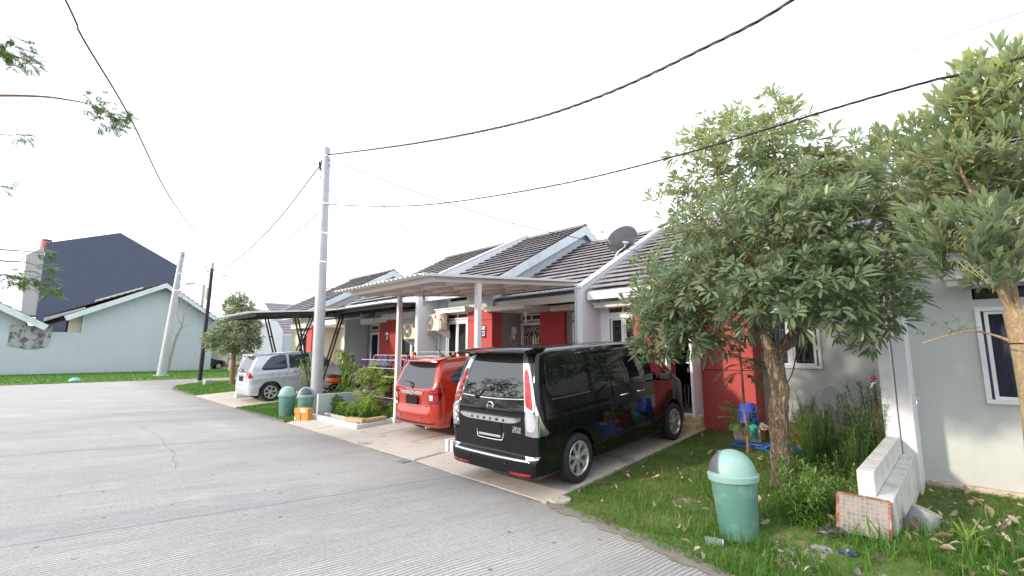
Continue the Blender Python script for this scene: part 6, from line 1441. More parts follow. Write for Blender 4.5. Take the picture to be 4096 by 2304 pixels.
def tint1(c, rg): return float(np.clip(.12+.75*(c[2]-2.3)/(5.4-2.3)*rg.uniform(.6, 1.2), .02, .95))
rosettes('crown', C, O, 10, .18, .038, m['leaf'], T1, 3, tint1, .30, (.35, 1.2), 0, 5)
nd = [q for b in br for q in catmull(b[0], 4)]
twigs_to(C, nd, rg1, .5, .0055, 'twigs', m['twig'], T1)
# cut cable dangling from the right limb
tag(MB().tube(catmull([A1(3215,1290,.05),A1(3195,1350,-.05),A1(3185,1420,-.02),A1(3165,1500),A1(3130,1560)],6), .009, 5).build('hanging_cable', m['black']), 'frayed black wire hanging from the right fork of the near tree', 'cable')
# ---------------------------------------------------------------- right tree
T2 = thing('tree', 'tall tree cut by the right edge, with a tan trunk and large upright leaves', 'tree', (.28, 5.75, .0))
def A2(x, y, d=0): return atY(x, y, 5.75+d)
trunk_mesh('trunk', [A2(4200,2215),A2(4172,1900),A2(4142,1650),A2(4108,1450),A2(4080,1300),A2(4072,1240)], [.098,.092,.086,.084,.086,.095], m['bark2'], T2, 9, .05, 28)
rg2 = np.random.default_rng(5)
br2 = [([A2(4060,1265),A2(4020,1190),A2(3985,1110),A2(3960,1000,.1),A2(3930,850,.1),A2(3900,650,.1),A2(3885,420,.1)], .042, .012), ([A2(4066,1260),A2(4030,1170,.1),A2(3998,1060,.2),A2(3990,940,.3),A2(4010,700,.3),A2(4000,450,.3)], .030, .010),
       ([A2(4080,1262),A2(4060,1180),A2(4048,1080,-.1),A2(4050,950,-.2)], .030, .012), ([A2(4090,1270),A2(4130,1210),A2(4180,1100)], .028, .012), ([A2(3960,1000,.1),A2(3870,880,.2),A2(3780,760,.3),A2(3700,640,.3)], .022, .008),
       ([A2(3930,850,.1),A2(3850,700,-.1),A2(3800,560,-.1)], .018, .007), ([A2(3990,1080),A2(3900,1030,-.2),A2(3800,990,-.3),A2(3730,960,-.3)], .016, .006), ([A2(4055,1370),A2(3990,1345),A2(3900,1325,-.05),A2(3800,1340,-.1),A2(3690,1372,-.1)], .014, .005)]
for k, b in enumerate(br2): limbs('branch', [b], m['bark2'], T2, 9, .05, 30+k)
cl2 = []
for x, y, r, d in ((3980,340,130,.1),(3880,380,110,.2),(4060,400,160,0),(3950,450,170,.1),(3820,480,110,.3),(3740,560,120,.4),(3620,560,110,.5),(3560,620,90,.6),(3680,680,130,.4),(3830,650,150,.1),(3980,640,170,0),(4080,620,150,.2),(3760,800,130,.4),
                   (3900,820,150,.3),(4030,820,160,.2),(3640,800,110,.8),(3700,930,90,.0),(3820,930,120,-.3),(3940,950,130,-.3),(4060,960,130,-.2),(3860,1040,90,-.3),(4080,1080,90,-.1),(3760,1010,70,-.3),(3860,1085,80,-.4),(3970,1100,80,-.3),(3720,960,80,-.2),(3960,290,90,.2),(4100,320,110,.3),(3560,760,100,1.2),(3600,900,90,1.2)):
    cl2.append((np.array(A2(x, y, d)), r/1820*4.3))
C, O = crown_points(cl2, rg2, 48, .4)
O = [o+np.array([0,0,.6]) for o in O]
def tint2(c, rg): return float(np.clip(.15+.8*(c[2]-2.2)/2.4*rg.uniform(.6, 1.2), .02, 1))
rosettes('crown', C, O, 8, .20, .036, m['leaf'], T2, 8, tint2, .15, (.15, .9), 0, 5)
twigs_to(C, [q for b in br2[:-1] for q in catmull(b[0], 4)], rg2, .5, .005, 'twigs', m['twig'], T2)
C = [tuple(A2(x, y, -.08)) for x, y in ((3665,1345),(3725,1310),(3790,1305),(3800,1340),(3840,1290),(3870,1320),(3700,1345),(3830,1330))]
rosettes('low_sprig', C, [(0,-.3,.8)]*8, 4, .10, .026, m['leaf'], T2, 9, lambda c, rg: .3, .2)
tag(MB().tube([A2(4072+50*math.cos(a), 1380+6*math.sin(a), -.1+.15*math.sin(a)) for a in np.linspace(0, 6.28, 17)[:-1]], .006, 5, closed=True).build('tie_wire', m['black']), 'black wire tied round the trunk of the right tree', 'wire')
# ---------------------------------------------------------------- sapling with feathery fronds
def frond(P, n, L, droop=.35, w=None):
    """curved rachis with paired leaflets; returns leaflet positions/directions"""
    return P
def pinnate(name, parent, rach, leaf_len, leaf_w, pairs, mat, stemmat, seed, tint=.4, both=True, drop=.25, stem_r=.004, start=.12):
    rg = np.random.default_rng(seed); Ps, D, U, T, LL = [], [], [], [], []; mb = MB()
    for pts in rach:
        P = catmull(pts, 6); mb.tube(P, [stem_r*(1-.7*i/len(P)) for i in range(len(P))], 5, cap=False); ln = [0]
        for i in range(1, len(P)): ln.append(ln[-1]+(P[i]-P[i-1]).length)
        for k in range(pairs):
            s = ln[-1]*(start+(1-start)*k/(pairs-1)); i = min(len(P)-2, next((j for j in range(len(ln)-1) if ln[j+1] >= s), len(P)-2))
            q = P[i].lerp(P[i+1], (s-ln[i])/max(1e-6, ln[i+1]-ln[i])); d = (P[i+1]-P[i]).normalized(); sd = d.cross(Vector((0,0,1))).normalized(); up = sd.cross(d)
            f = math.sin(math.pi*min(1, .18+.82*(k+.5)/pairs))**.5
            for sg in (-1, 1):
                Ps.append(q); D.append(sd*sg+d*.45+up*rg.normal(-.05, .12)); U.append(up); T.append(np.clip(tint+rg.normal(0, .12), 0, 1)); LL.append(leaf_len*f*rg.uniform(.85, 1.1))
    V, F, k = leaf_blades([tuple(p) for p in Ps], [tuple(p) for p in D], [tuple(p) for p in U], np.array(LL), np.array(LL)*leaf_w/leaf_len, rg, drop, 2, .2)
    mb.build('frond_stem', stemmat, parent, fix=False, smooth=True)
    return nmesh(name, V, F, mat, parent=parent, smooth=True, attr=np.repeat(T, k))
T3 = thing('sapling', 'young sapling with feathery fronds before the red wall', 'sapling', (-2.6, 8.06, .2))
def A3(x, y, d=0): return atY(x, y, 8.06+d)
mb = MB(); P = [A3(2992,1812),A3(2990,1740),A3(2975,1600),A3(2968,1500),A3(2960,1420),A3(2958,1330)]; mb.tube(catmull(P, 6), [.028-.020*i/30 for i in range(31)], 10)
mb.tube(catmull([A3(2986,1760),A3(2968,1720),A3(2965,1680)], 4), .012, 7); mb.build('trunk', m['limb'], T3, smooth=True)
rgs = random.Random(8); ra = []
for (x0, y0, x1, y1, d) in ((2965,1430,2830,1470,.1),(2965,1430,2860,1440,-.3),(2966,1460,2850,1520,-.2),(2966,1460,3070,1450,0),(2968,1480,3080,1500,-.3),(2970,1500,3060,1560,-.1),(2968,1490,2880,1560,.2),(2962,1400,2860,1390,0),(2962,1400,3060,1400,.1),
                            (2960,1370,2850,1345,.2),(2960,1370,3060,1340,.2),(2958,1340,2900,1290,-.2),(2958,1340,3020,1290,.2),(2962,1410,2930,1430,-.6),(2962,1440,3000,1470,-.6),(2975,1445,3070,1475,.4),(2958,1330,2960,1260,0),(2960,1380,2900,1360,-.6)):
    a, b = A3(x0, y0), A3(x1, y1, d); ra.append([a, a.lerp(b, .45)+Vector((0,0,.09)), b-Vector((0,0,.02))])
for (x0, y0, x1, y1, d) in ((2968,1690,2875,1625,0),(2968,1700,2870,1665,-.1),(2966,1700,2885,1700,.1),(2970,1680,2900,1600,.1),(2985,1690,3040,1600,.0),(2985,1690,3050,1640,-.1),(2966,1695,2930,1720,-.2),(2985,1700,3030,1690,.1)):
    a, b = A3(x0, y0), A3(x1, y1, d); ra.append([a, a.lerp(b, .45)+Vector((0,0,.06)), b])
pinnate('fronds', T3, ra, .125, .034, 15, m['leafdark'], m['limb'], 4, .65)
# ---------------------------------------------------------------- mid-distance tree on the corner lawn
T4 = thing('tree', 'small round-topped tree on the corner lawn left of the silver car', 'tree', (-26.7, 6.8, .13))
def A4(x, y, d=0): return atX(x, y, -26.7+d)
trunk_mesh('trunk', [A4(928,1540),A4(930,1480),A4(935,1420),A4(930,1380)], [.14,.115,.11,.13], m['limb'], T4, 4, .08, 16)
for k, b in enumerate([([A4(930,1390),A4(905,1350),A4(870,1330)], .09, .03), ([A4(932,1390),A4(945,1320),A4(955,1240),A4(950,1200)], .10, .03), ([A4(932,1395),A4(975,1350),A4(1000,1310)], .08, .03)]): limbs('branch', [b], m['limb'], T4, 8, .05, k)
rg4 = np.random.default_rng(4); cl4 = [(np.array(A4(x, y, d)), r/1820*24) for x, y, r, d in ((870,1350,42,0),(850,1370,28,-.5),(930,1340,48,.5),(985,1330,40,.3),(1010,1310,32,0),(950,1270,42,0),(935,1220,38,0),(980,1230,38,.3),(955,1195,30,0),(1000,1270,30,-.4),(905,1390,30,.5),(1000,1370,36,.3),(900,1300,30,0),(1020,1350,26,0),(960,1400,26,.6))]
C, O = crown_points(cl4, rg4, 62, .5)
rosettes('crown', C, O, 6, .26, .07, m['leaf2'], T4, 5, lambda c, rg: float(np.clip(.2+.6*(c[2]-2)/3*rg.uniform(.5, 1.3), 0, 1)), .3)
# bare little tree against the pale blue gable
T5 = thing('bare_tree', 'thin leafless tree against the pale blue gable wall', 'tree', (-50, 7.8, 0))
def A5(x, y, d=0): return atX(x, y, -49.8+d)
pp = [([A5(668,1488),A5(685,1420),A5(705,1350),A5(728,1305)], .13, .09), ([A5(728,1305),A5(735,1260),A5(728,1200),A5(740,1170)], .07, .02), ([A5(728,1305),A5(712,1270),A5(700,1240)], .05, .015), ([A5(735,1262),A5(765,1230),A5(785,1215)], .045, .012), ([A5(720,1320),A5(750,1300),A5(775,1300)], .03, .01),
      ([A5(712,1345),A5(740,1335),A5(765,1345)], .025, .008), ([A5(730,1220),A5(715,1185),A5(700,1178)], .03, .01), ([A5(735,1250),A5(750,1200),A5(770,1185)], .03, .01), ([A5(705,1350),A5(695,1330),A5(680,1325)], .02, .008), ([A5(700,1240),A5(685,1225),A5(675,1222)], .015,.006), ([A5(728,1200),A5(720,1160)], .02, .008)]
m['greytwig'] = M('grey_twig', (.30,.27,.24), .9, var=.2)
limbs('trunk', pp[:1], m['greytwig'], T5, 8)
for k, b in enumerate(pp[1:]): limbs('branch', [b], m['greytwig'], T5, 5, 0, k)
# ---------------------------------------------------------------- feathery branches hanging in from the left edge
T6 = thing('tree', 'feathery tree out of frame whose leafy sprays enter at the left edge', 'tree', (-9, -6.2, 0))
def A6(x, y, d=0): return atX(x, y, -9.2+d)
trunk_mesh('trunk', [Vector((-9,-6.2,0)),Vector((-9.1,-6.1,2)),Vector((-9.0,-5.9,4)),Vector((-9.2,-5.6,6))], [.22,.19,.15,.10], m['limb'], T6, 3, .1, 16)
b6 = [([Vector((-9.2,-5.6,6)),A6(-500,420),A6(-100,385),A6(150,385),A6(290,402),A6(350,415)], .03, .008), ([Vector((-9.1,-5.7,5.6)),A6(-400,250),A6(-80,200),A6(60,225),A6(130,255)], .035, .008), ([Vector((-9.1,-5.9,4)),A6(-300,980),A6(0,998),A6(100,1005),A6(175,1010)], .018, .004),
      ([Vector((-9.1,-5.9,4.2)),A6(-300,1000),A6(0,1042),A6(90,1048),A6(160,1065)], .02, .004), ([Vector((-9.1,-6,3.6)),A6(-300,1060),A6(20,1100),A6(110,1120),A6(200,1150)], .02, .004), ([Vector((-9.2,-5.8,5)),A6(-300,520),A6(0,538),A6(60,545)], .015, .004), ([Vector((-9.2,-5.8,5)),A6(-300,700),A6(0,758)], .012, .004)]
for k, b in enumerate(b6): limbs('branch', [b], m['limb'], T6, 7, 0, k)
ra = []; rg6 = random.Random(2)
for x0, y0, w, h, n in ((60,215,75,55,46),(10,180,40,40,16),(120,250,40,30,18),(400,440,60,40,36),(470,480,50,35,26),(380,400,40,30,14),(505,462,22,20,12),(440,500,60,30,20),(85,545,35,12,12),(30,750,30,12,8),(70,1110,60,28,26),(160,1140,60,30,30),(215,1165,28,22,14),(30,1105,30,20,10),(185,1070,40,14,14),(180,1010,25,12,10)):
    for _ in range(n):
        a = A6(x0+rg6.uniform(-w, w), y0+rg6.uniform(-h, h), rg6.uniform(-.3, .3)); dd = Vector((rg6.uniform(-1,1), rg6.uniform(-.4,1), rg6.uniform(-.7,.2))).normalized()*rg6.uniform(.10, .2); ra.append([a, a+dd*.5+Vector((0,0,.02)), a+dd])
pinnate('leaf_sprays', T6, ra, .045, .013, 11, m['leafdark'], m['twig'], 6, .55, stem_r=.003)
# ---------------------------------------------------------------- trees and houses across the road (behind the camera, seen in the car windows)
rgb = np.random.default_rng(21); protoT = thing('tree', 'tree across the road behind the camera, mirrored in the van window', 'tree', (0,0,0), 'trees across the road')
pth = [([Vector((0,0,0)),Vector((.05,0,1.2)),Vector((0,.1,2.2))], .16, .12)]
for k in range(7):
    a = k*.9; e = Vector((math.cos(a)*1.7, math.sin(a)*1.7, 4.4+.5*math.sin(k*2))); pth.append(([Vector((0,.1,2.2)), Vector((math.cos(a)*.6, math.sin(a)*.6, 3.1)), e], .07, .015))
limbs('trunk', pth[:1], m['limb'], protoT, 10)
for b in pth[1:]: limbs('branch', [b], m['limb'], protoT, 6)
C, O = crown_points([(np.array((math.cos(a)*r, math.sin(a)*r, z)), .7) for a, r, z in ((0,1.6,4.2),(1,1.5,4.6),(2,1.6,4.2),(3,1.5,4.8),(4,1.6,4.1),(5,1.5,4.6),(0,.2,5.2),(2.5,.8,5.4),(5,.9,5.3))], rgb, 20, .6)
rosettes('crown', C, O, 5, .22, .07, m['leafdark'], protoT, 7, lambda c, rg: rg.uniform(.1, .6), .3)
for k, (x, y, s, r) in enumerate(((-9.5,-9.5,1.0,1),(-5.2,-10.5,1.15,2.2),(-1.0,-9.2,.95,3.5),(3.4,-10.4,1.1,.4),(-14.5,-10.2,1.1,5),(8.5,-9.8,1.1,4.1),(-20,-9.5,1.05,2),(6.5,2.0,.9,1.5))):
    if k == 0: protoT.location = (x, y, 0); protoT.rotation_euler.z = r
    else: dup(protoT, (x, y, 0), r, None, s)
for k, (x0, x1, z) in enumerate(((-24,-13,5.5),(-11.5,1.5,4.6),(3,15,6.5))):
    h = thing('house', ('house across the road mirrored in the orange car', 'house across the road mirrored in the black van', 'house across the road behind the photographer')[k], 'house', ((x0+x1)/2, -19, 0), 'houses across the road')
    MB().box(x0, x1, -24, -16, 0, 3.2).build('wall', m['cream'], h); mb = MB(); mb.prism([(-24.6,3.1),(-20,z),(-15.4,3.1),(-15.4,3.25),(-20,z+.2),(-24.6,3.25)], lambda u, v, w: (w, u, v), x0-.4, x1+.4); mb.build('roof', m['tilefar'], h)
# distant greenery beyond the junction
def bush(name, label, loc, r, hz, n, L, mat, seed, cat='bush', group=None, per=5):
    t = thing(name, label, cat, loc, group); rg = np.random.default_rng(seed); c0 = Vector(loc)+Vector((0,0,hz))
    C, O = crown_points([(np.array(c0+Vector((rg.normal(0, r*.5), rg.normal(0, r*.5), rg.normal(0, r*.25)))), r*.6) for _ in range(6)], rg, n/6, r*.6)
    rosettes('foliage', C, O, per, L, L*.3, mat, t, seed, lambda c, g: g.uniform(.1, .8), .3); mb = MB(); mb.tube([Vector(loc), c0], [r*.07, r*.03], 7); mb.build('stem', m['limb'], t); return t
for k, (x, y, r, h) in enumerate(((-62,15.5,2.2,2.6),(-66,17,2.6,3.2),(-50,15.5,1.2,1.2),(-58,-9.5,2.0,5.6))):
    bush('tree', ('green tree far behind the dark car', 'bushy tree at the end of the side street', 'low bush beside the far dark car', 'tree crown rising over the leftmost roof')[k], (x, y, 0), r, h, 200, .5, m['leafdark'], 60+k, 'tree')
mb = MB(); mb.box(-48.1,-47.9,12.0,12.15,0,1.75); mb.box(-48.1,-47.9,12.3,12.4,0,1.75); mb.box(-48.1,-47.9,12.0,12.4,1.1,1.2); tag(mb.build('gate_post', m['white'], fix=False), 'white gate posts standing beside the far dark car', 'gate post')
# ---------------------------------------------------------------- weeds by the low wall
def weed(label, h, nl, L, W, mat, seed, stems=3, group='leafy weeds by the low wall', droop=.5, spreadr=.10, loc=(0,0,0)):
    t = thing('weed', label, 'weed', (0,0,0), group); rg = np.random.default_rng(seed); mb = MB(); P, D, U, T = [], [], [], []
    for s in range(stems):
        a = rg.uniform(0, 6.28); hh = h*rg.uniform(.6, 1.1); tp = Vector((math.cos(a)*spreadr*rg.uniform(.4, 2), math.sin(a)*spreadr*rg.uniform(.4, 2), hh)); b = Vector((rg.normal(0,.02), rg.normal(0,.02), 0))
        pts = catmull([b, b.lerp(tp, .5)+Vector((0,0,hh*.06)), tp], 8); mb.tube(pts, [.0045*(1-.6*i/len(pts)) for i in range(len(pts))], 5, cap=False)
        for k in range(nl):
            f = .18+.82*k/nl; q = pts[min(len(pts)-1, int(f*len(pts)))]; an = k*2.4+a; el = rg.uniform(.05, .6)+f*.5
            P.append(tuple(q)); D.append((math.cos(an)*math.cos(el), math.sin(an)*math.cos(el), math.sin(el))); U.append((0,0,1)); T.append(np.clip(rg.uniform(.1, .7)+.3*(f-.6)+(rg.random() < .06)*.5, 0, 1))
    n = len(P); V, F, k = leaf_blades(P, D, U, L*rg.uniform(.6, 1.15, n), W, rg, droop, 3, .15); nmesh('foliage', V, F, mat, parent=t, smooth=True, attr=np.repeat(T, k)); mb.build('stem', m['leafbright'] if mat != m['leafdark'] else m['twig'], t, fix=False); return t
rr = random.Random(12)
def scatter(protos, spots, group):
    used = set()
    for i, (x, y, s) in enumerate(spots):
        p = protos[i % len(protos)]
        if id(p) not in used: used.add(id(p)); p.location = (x, y, G(x, y)-.01); p.rotation_euler.z = rr.uniform(0, 6.28); p.scale = (s,)*3
        else: dup(p, (x, y, G(x, y)-.01), rr.uniform(0, 6.28), None, s)
m['weed'] = leafmat('weed_leaf', (.10,.21,.04), (.27,.40,.11), .5, .4, (.45,.46,.16)); m['weedback'] = leafmat('weed_leaf_back', (.08,.17,.05), (.20,.31,.10), .55, .35, (.35,.36,.13))
w1 = weed('bright narrow-leaved weed growing between the tree trunk and the low wall', .50, 34, .12, .013, m['weed'], 1, 4); w2 = weed('bright narrow-leaved weed growing between the tree trunk and the low wall', .42, 30, .13, .014, m['weed'], 2, 5)
sp_ = []
while len(sp_) < 34:
    x, y = rr.uniform(-1.75, -.85), rr.uniform(5.2, 7.3)
    if (x+1.32)**2/.2+(y-6.35)**2/1.1 < 1 and math.hypot(x+1.81, y-6.7) > .16: sp_.append((x, y, rr.uniform(.55, 1.1)))
scatter([w1, w2], sp_, None)
w3 = weed('tall dull-green weed in the thicket against the grey wall', .95, 60, .10, .007, m['weedback'], 3, 7, 'tall weeds behind the low wall', .35, .12); w4 = weed('tall dull-green weed in the thicket against the grey wall', .85, 54, .085, .008, m['weedback'], 4, 7, 'tall weeds behind the low wall', .3, .14)
sp_ = []
while len(sp_) < 60: sp_.append((rr.uniform(-2.0, -.95), rr.uniform(7.2, 9.3), rr.uniform(.55, 1.0)))
for q in ((-.95,8.6,1.5),(-1.1,8.9,1.6),(-.9,8.0,1.35),(-1.3,8.7,1.35)): sp_.append(q)
scatter([w3, w4], sp_, None)
t = thing('dead_shrub', 'brown bare shrub leaning against the double party wall', 'shrub', (-.95, 8.7, .2)); ps = []
for k in range(5): a = Vector((-.95,8.6,.15)); e = Vector((-.95+rr.uniform(-.35,.1), 8.4+rr.uniform(-.5,.5), rr.uniform(1.0,1.6))); ps.append(([a, a.lerp(e,.5)+Vector((rr.uniform(-.06,.06),0,0)), e], .012, .004))
limbs('branches', ps, M('dead_stem', (.20,.09,.05), .9, var=.3), t, 5)
def tuft(name, label, loc, n, h, w, mat, seed, cat='grass tuft', group=None, tip=.0, spread=.06, arch=.6):
    rg = np.random.default_rng(seed); P, D, U, L, T = [], [], [], [], []
    for k in range(n):
        a = rg.uniform(0, 6.28); el = rg.uniform(.65, 1.45); P.append((loc[0]+rg.normal(0, spread), loc[1]+rg.normal(0, spread), loc[2])); D.append((math.cos(a)*math.cos(el), math.sin(a)*math.cos(el), math.sin(el))); U.append((-math.cos(a)*.3, -math.sin(a)*.3, 1)); L.append(h*rg.uniform(.5, 1.15)); T.append(np.clip(rg.uniform(.1, .7)+tip, 0, 1))
    V, F, k = leaf_blades(P, D, U, np.array(L), w, rg, arch, 4, .3); o = nmesh(name, V, F, mat, smooth=True, attr=np.repeat(T, k)); return tag(o, label, cat, group)
tf = [(atG(3545,2235),22,.55),(atG(3480,2275),14,.34),(atG(3620,2060),8,.42),(atG(3440,2240),10,.26),(atG(3880,1950),14,.26),(atG(4010,1930),12,.24),(atG(3260,2290),10,.22),(atG(3760,2120),9,.30),(atG(3840,2290),16,.24),(atG(3980,2290),14,.26),(atG(3100,2250),9,.2),(atG(3350,2180),9,.30),(atG(4050,2230),10,.2)]
lab = ['tallest tuft of long arching grass in front of the leaning tile slab', 'short tuft of coarse grass at the bottom edge below the slab', 'thin tall grass tuft between slab and low wall end', 'small grass tuft left of the tall one by the dark bag', 'grass tuft against the grey wall footing under the window', 'grass tuft at the wall footing close to the right tree', 'small tuft of grass at the bottom edge beside the rubble', 'grass tuft left of the yellow-green spiky plant', 'leafy grass tuft at the bottom edge below the spiky plant', 'grass tuft near the bottom right corner of the lawn', 'low tuft of grass to the right of the glass jar', 'grass tuft to the left of the leaning tile slab', 'grass tuft at the right edge beside the tree foot']
for k, ((p, n, h), l) in enumerate(zip(tf, lab)): tuft('grass_tuft', l, p, n, h, .014, m['blade2'], 70+k, group='tufts of coarse grass')
q = atG(3870,2190); tuft('spiky_plant', 'yellow-green spiky plant in the leaf litter at lower right', q, 16, .30, .030, m['leafyellow'], 90, 'plant', None, .2, .02, .3)
p = (-2.05, 8.95, .28); tuft('spider_lily', 'dark green strap-leaved plant in the orange planter by the wall', p, 70, .62, .032, m['leafdark'], 91, 'plant', None, .15, .07, .5)
# ---------------------------------------------------------------- planted bed of house 25
def hedge(label, base, h, seed, mat, r=.11, n=46):
    t = thing('hedge_plant', label, 'plant', base, 'hedge plants in the kerbed bed'); rg = np.random.default_rng(seed); C, O = [], []
    for k in range(n):
        z = rg.uniform(.08, 1)*h; a = rg.uniform(0, 6.28); q = r*rg.uniform(.2, 1)*(1-.25*z/h); C.append((base[0]+q*math.cos(a), base[1]+q*math.sin(a), base[2]+z)); O.append((math.cos(a)*.7, math.sin(a)*.7, .8))
    rosettes('foliage', C, O, 6, .07, .030, mat, t, seed, lambda c, g: float(np.clip(.15+.7*(c[2]-base[2])/h*g.uniform(.5, 1.2), 0, 1)), .2); mb = MB(); mb.tube([Vector(base), Vector(base)+Vector((0,0,h*.8))], .008, 5); mb.build('stem', m['twig'], t); return t
k = 0
hl = ['first hedge plant beside the tall pole', 'second hedge plant from the tall pole', 'third hedge plant from the tall pole', 'fourth hedge plant from the tall pole', 'fifth hedge plant from the tall pole', 'sixth hedge plant from the pole', 'bright hedge plant at the left of the young palm', 'bright hedge plant just before the young palm', 'hedge plant nearest the brown carton', 'slim hedge plant right of the young palm', 'slim hedge plant midway to the carport post', 'slim hedge plant behind the carport post', 'taller dark hedge plant beside the carport post', 'back-row hedge plant behind the carport post']
for i in range(9): x = -12.35+i*.205; hedge(hl[k], (x, 5.72+.04*math.sin(i*2), .07), (.52,.50,.36,.40,.34,.44,.42,.42,.38)[i], 100+k, m['leafdark'] if i < 2 else m['leafbright'], .12 if i > 4 else .10, 60); k += 1
for i, (x, y, h) in enumerate(((-10.55,5.95,.36),(-10.35,6.25,.42),(-10.35,6.7,.46),(-10.35,7.1,.5),(-10.6,7.3,.45))): hedge(hl[k], (x, y, G(x, y)), h, 120+k, m['leafdark'] if i > 2 else m['leafbright'], .09, 50); k += 1
L5 = [(-12.55,5.6),(-10.2,5.6),(-10.2,8.4),(-12.55,8.4)]
def any_(x, y, rg): return inpoly(L5)(x, y)
tag(sheet('bed_turf', L5, m['turf'], 0, sub=2), kind='structure'); tag(blades('bed_grass', (-12.6,-10.2,5.6,8.4), 12000, .06, .010, m['blade2'], 8, dens=any_, lean=1), kind='stuff')
bush('shrub', 'low dark green mound against the pale garden wall', (-12.2, 6.7, .12), .30, .22, 200, .09, m['leafdark'], 140, 'shrub'); bush('shrub', 'leafy clump at the back of the bed below the drying rack', (-11.3, 7.4, .15), .40, .25, 260, .09, m['leafbright'], 141, 'shrub')
bt = bush('shrub', 'small yellow-green bushy tree behind the young palm', (-12.1, 7.0, .13), .46, 1.0, 640, .11, m['leafyellow'], 142, 'shrub', None, 6)
pm = thing('young_palm', 'young palm with two upright feathery fronds in the kerbed bed', 'palm', (-11.1, 6.05, .09)); q = Vector((-11.1,6.05,.09)); A = lambda x, y, Y=6.05: atY(x, y, Y)
pinnate('fronds', pm, [[q, A(1462,1610), A(1440,1560), A(1412,1548)], [q, A(1478,1600), A(1500,1565), A(1535,1545)], [q, A(1470,1610,6.1), A(1452,1570,6.2), A(1420,1575,6.3)], [q, A(1482,1615,5.95), A(1505,1580,5.8), A(1528,1560,5.8)], [q, A(1474,1620,6.3), A(1485,1590,6.6)]], .27, .030, 26, m['leafyellow'], m['leafbright'], 9, .35, drop=.35, start=.25, stem_r=.010)
def lanky(label, base, h, seed, n=3):
    t = thing('mango_sapling', label, 'plant', base, 'lanky saplings behind the garden wall'); rg = np.random.default_rng(seed); C, O = [], []; mb = MB(); b = Vector(base)
    for s in range(n):
        e = b+Vector((rg.uniform(-.4,.4), rg.uniform(-.4,.4), h*rg.uniform(.75, 1.05))); P = catmull([b, b.lerp(e, .5)+Vector((rg.normal(0,.05), 0, 0)), e], 6); mb.tube(P, .012, 6, cap=False)
        for f in np.linspace(.35, 1, 7): C.append(tuple(P[int(f*(len(P)-1))])); O.append((0, 0, 1))
    mb.build('stem', m['twig'], t, fix=False); rosettes('foliage', C, O, 8, .26, .05, m['leafbright'], t, seed, lambda c, g: float(np.clip(.1+.8*(c[2]-base[2]-.5)/h, 0, 1)), .75, (.9, 1.5))
lanky('lanky long-leaved sapling left of the tall pole before the silver car', (-15.5, 6.3, .1), 1.5, 1, 4); lanky('lanky long-leaved sapling right of the tall pole before the silver car', (-14.3, 7.0, .12), 1.65, 2, 4); lanky('lanky sapling close behind the right side of the pole', (-14.9, 7.3, .12), 1.75, 3, 3)
bush('shrub', 'dark undergrowth behind the pale garden wall right of the pole', (-14.4, 6.2, .1), .35, .25, 200, .09, m['leafdark'], 143, 'shrub')
# ---------------------------------------------------------------- fallen leaves
def litter(name, n, region, seed, size=.05, dens=None):
    rg = np.random.default_rng(seed); P = []
    while len(P) < n:
        x, y = rg.uniform(region[0], region[1]), rg.uniform(region[2], region[3])
        if dens is None or dens(x, y, rg): P.append((x, y))
    n = len(P); pos = np.array([(x, y, G(x, y)+rg.uniform(.02, .045)) for x, y in P]); a = rg.uniform(0, 6.28, n); D = np.stack([np.cos(a), np.sin(a), rg.normal(0, .25, n)], 1); U = np.stack([rg.normal(0, .6, n), rg.normal(0, .6, n), np.ones(n)], 1)
    L = size*rg.uniform(.6, 1.5, n); V, F, k = leaf_blades(pos, D, U, L, L*.55, rg, -.5, 3, .9); return nmesh(name, V, F, m['dry'], smooth=True, attr=np.repeat(rg.uniform(0, 1, n), k))
ipL = inpoly(L1)
def dl(x, y, rg):
    if not ipL(np.array([x]), np.array([y]))[0]: return False
    w = .35+.5*math.exp(-((x+2.4)**2+(y-6.2)**2)/2.5)+.9*(x > -.5)*math.exp(-((x-.2)**2+(y-6.3)**2)/3); return rg.random() < w
tag(litter('fallen_leaves', 330, (-3.7,1.5,3.7,9.3), 3, .062, dl), kind='stuff')
tag(litter('fallen_leaves', 60, (-.45,1.2,5.0,7.9), 4, .11), kind='stuff')
# ================================================================ THINGS AT THE RIGHT
lw = thing('low_wall', 'stepped double low white wall with green stains running out from the party wall', 'wall', (-.66, 6.2, .1))
wl = NT('stained_wall_paint'); v_ = wl.coord(); c_ = wl.mix(wl.noise(v_, 1.5, 5), (.62,.62,.63), (.74,.74,.75))
c_ = wl.mix(wl.math('MULTIPLY', wl.ramp(wl.noise(v_, 4.5, 6, .75), [(.46,(0,)*3),(.68,(1,)*3)]), .6), c_, (.34,.36,.16)); c_ = wl.mix(wl.math('MULTIPLY', wl.ramp(wl.noise(wl.coord((1,1,.3)), 8, 6, .75), [(.55,(0,)*3),(.75,(1,)*3)]), .5), c_, (.25,.24,.22)); wl.base(c_); wl.set(Roughness=.85); wl.bump(wl.noise(v_, 40, 4), .3, .004); m['stained'] = wl.m
q0 = atX(3424, 1878, -.83); zt_ = q0.z; y0_ = q0.y
mb = MB(); mb.box(-.83,-.697,y0_,8.01,-.05,zt_); mb.build('wall_upper', m['stained'], lw, bevel=.008)
q1_ = atX(3500,1962,-.69); mb = MB(); mb.box(-.695,-.57,y0_-.02,8.01,-.05,zt_-.215); mb.build('wall_step', m['stained'], lw, bevel=.008)
Ys = y0_-.16
tsl = NT('tiled_slab'); v_ = tsl.coord((1,1,1)); br_ = tsl.n('ShaderNodeTexBrick'); br_.inputs['Scale'].default_value = 1; br_.inputs['Brick Width'].default_value = .035; br_.inputs['Row Height'].default_value = .035; br_.inputs['Mortar Size'].default_value = .003; br_.offset = 0
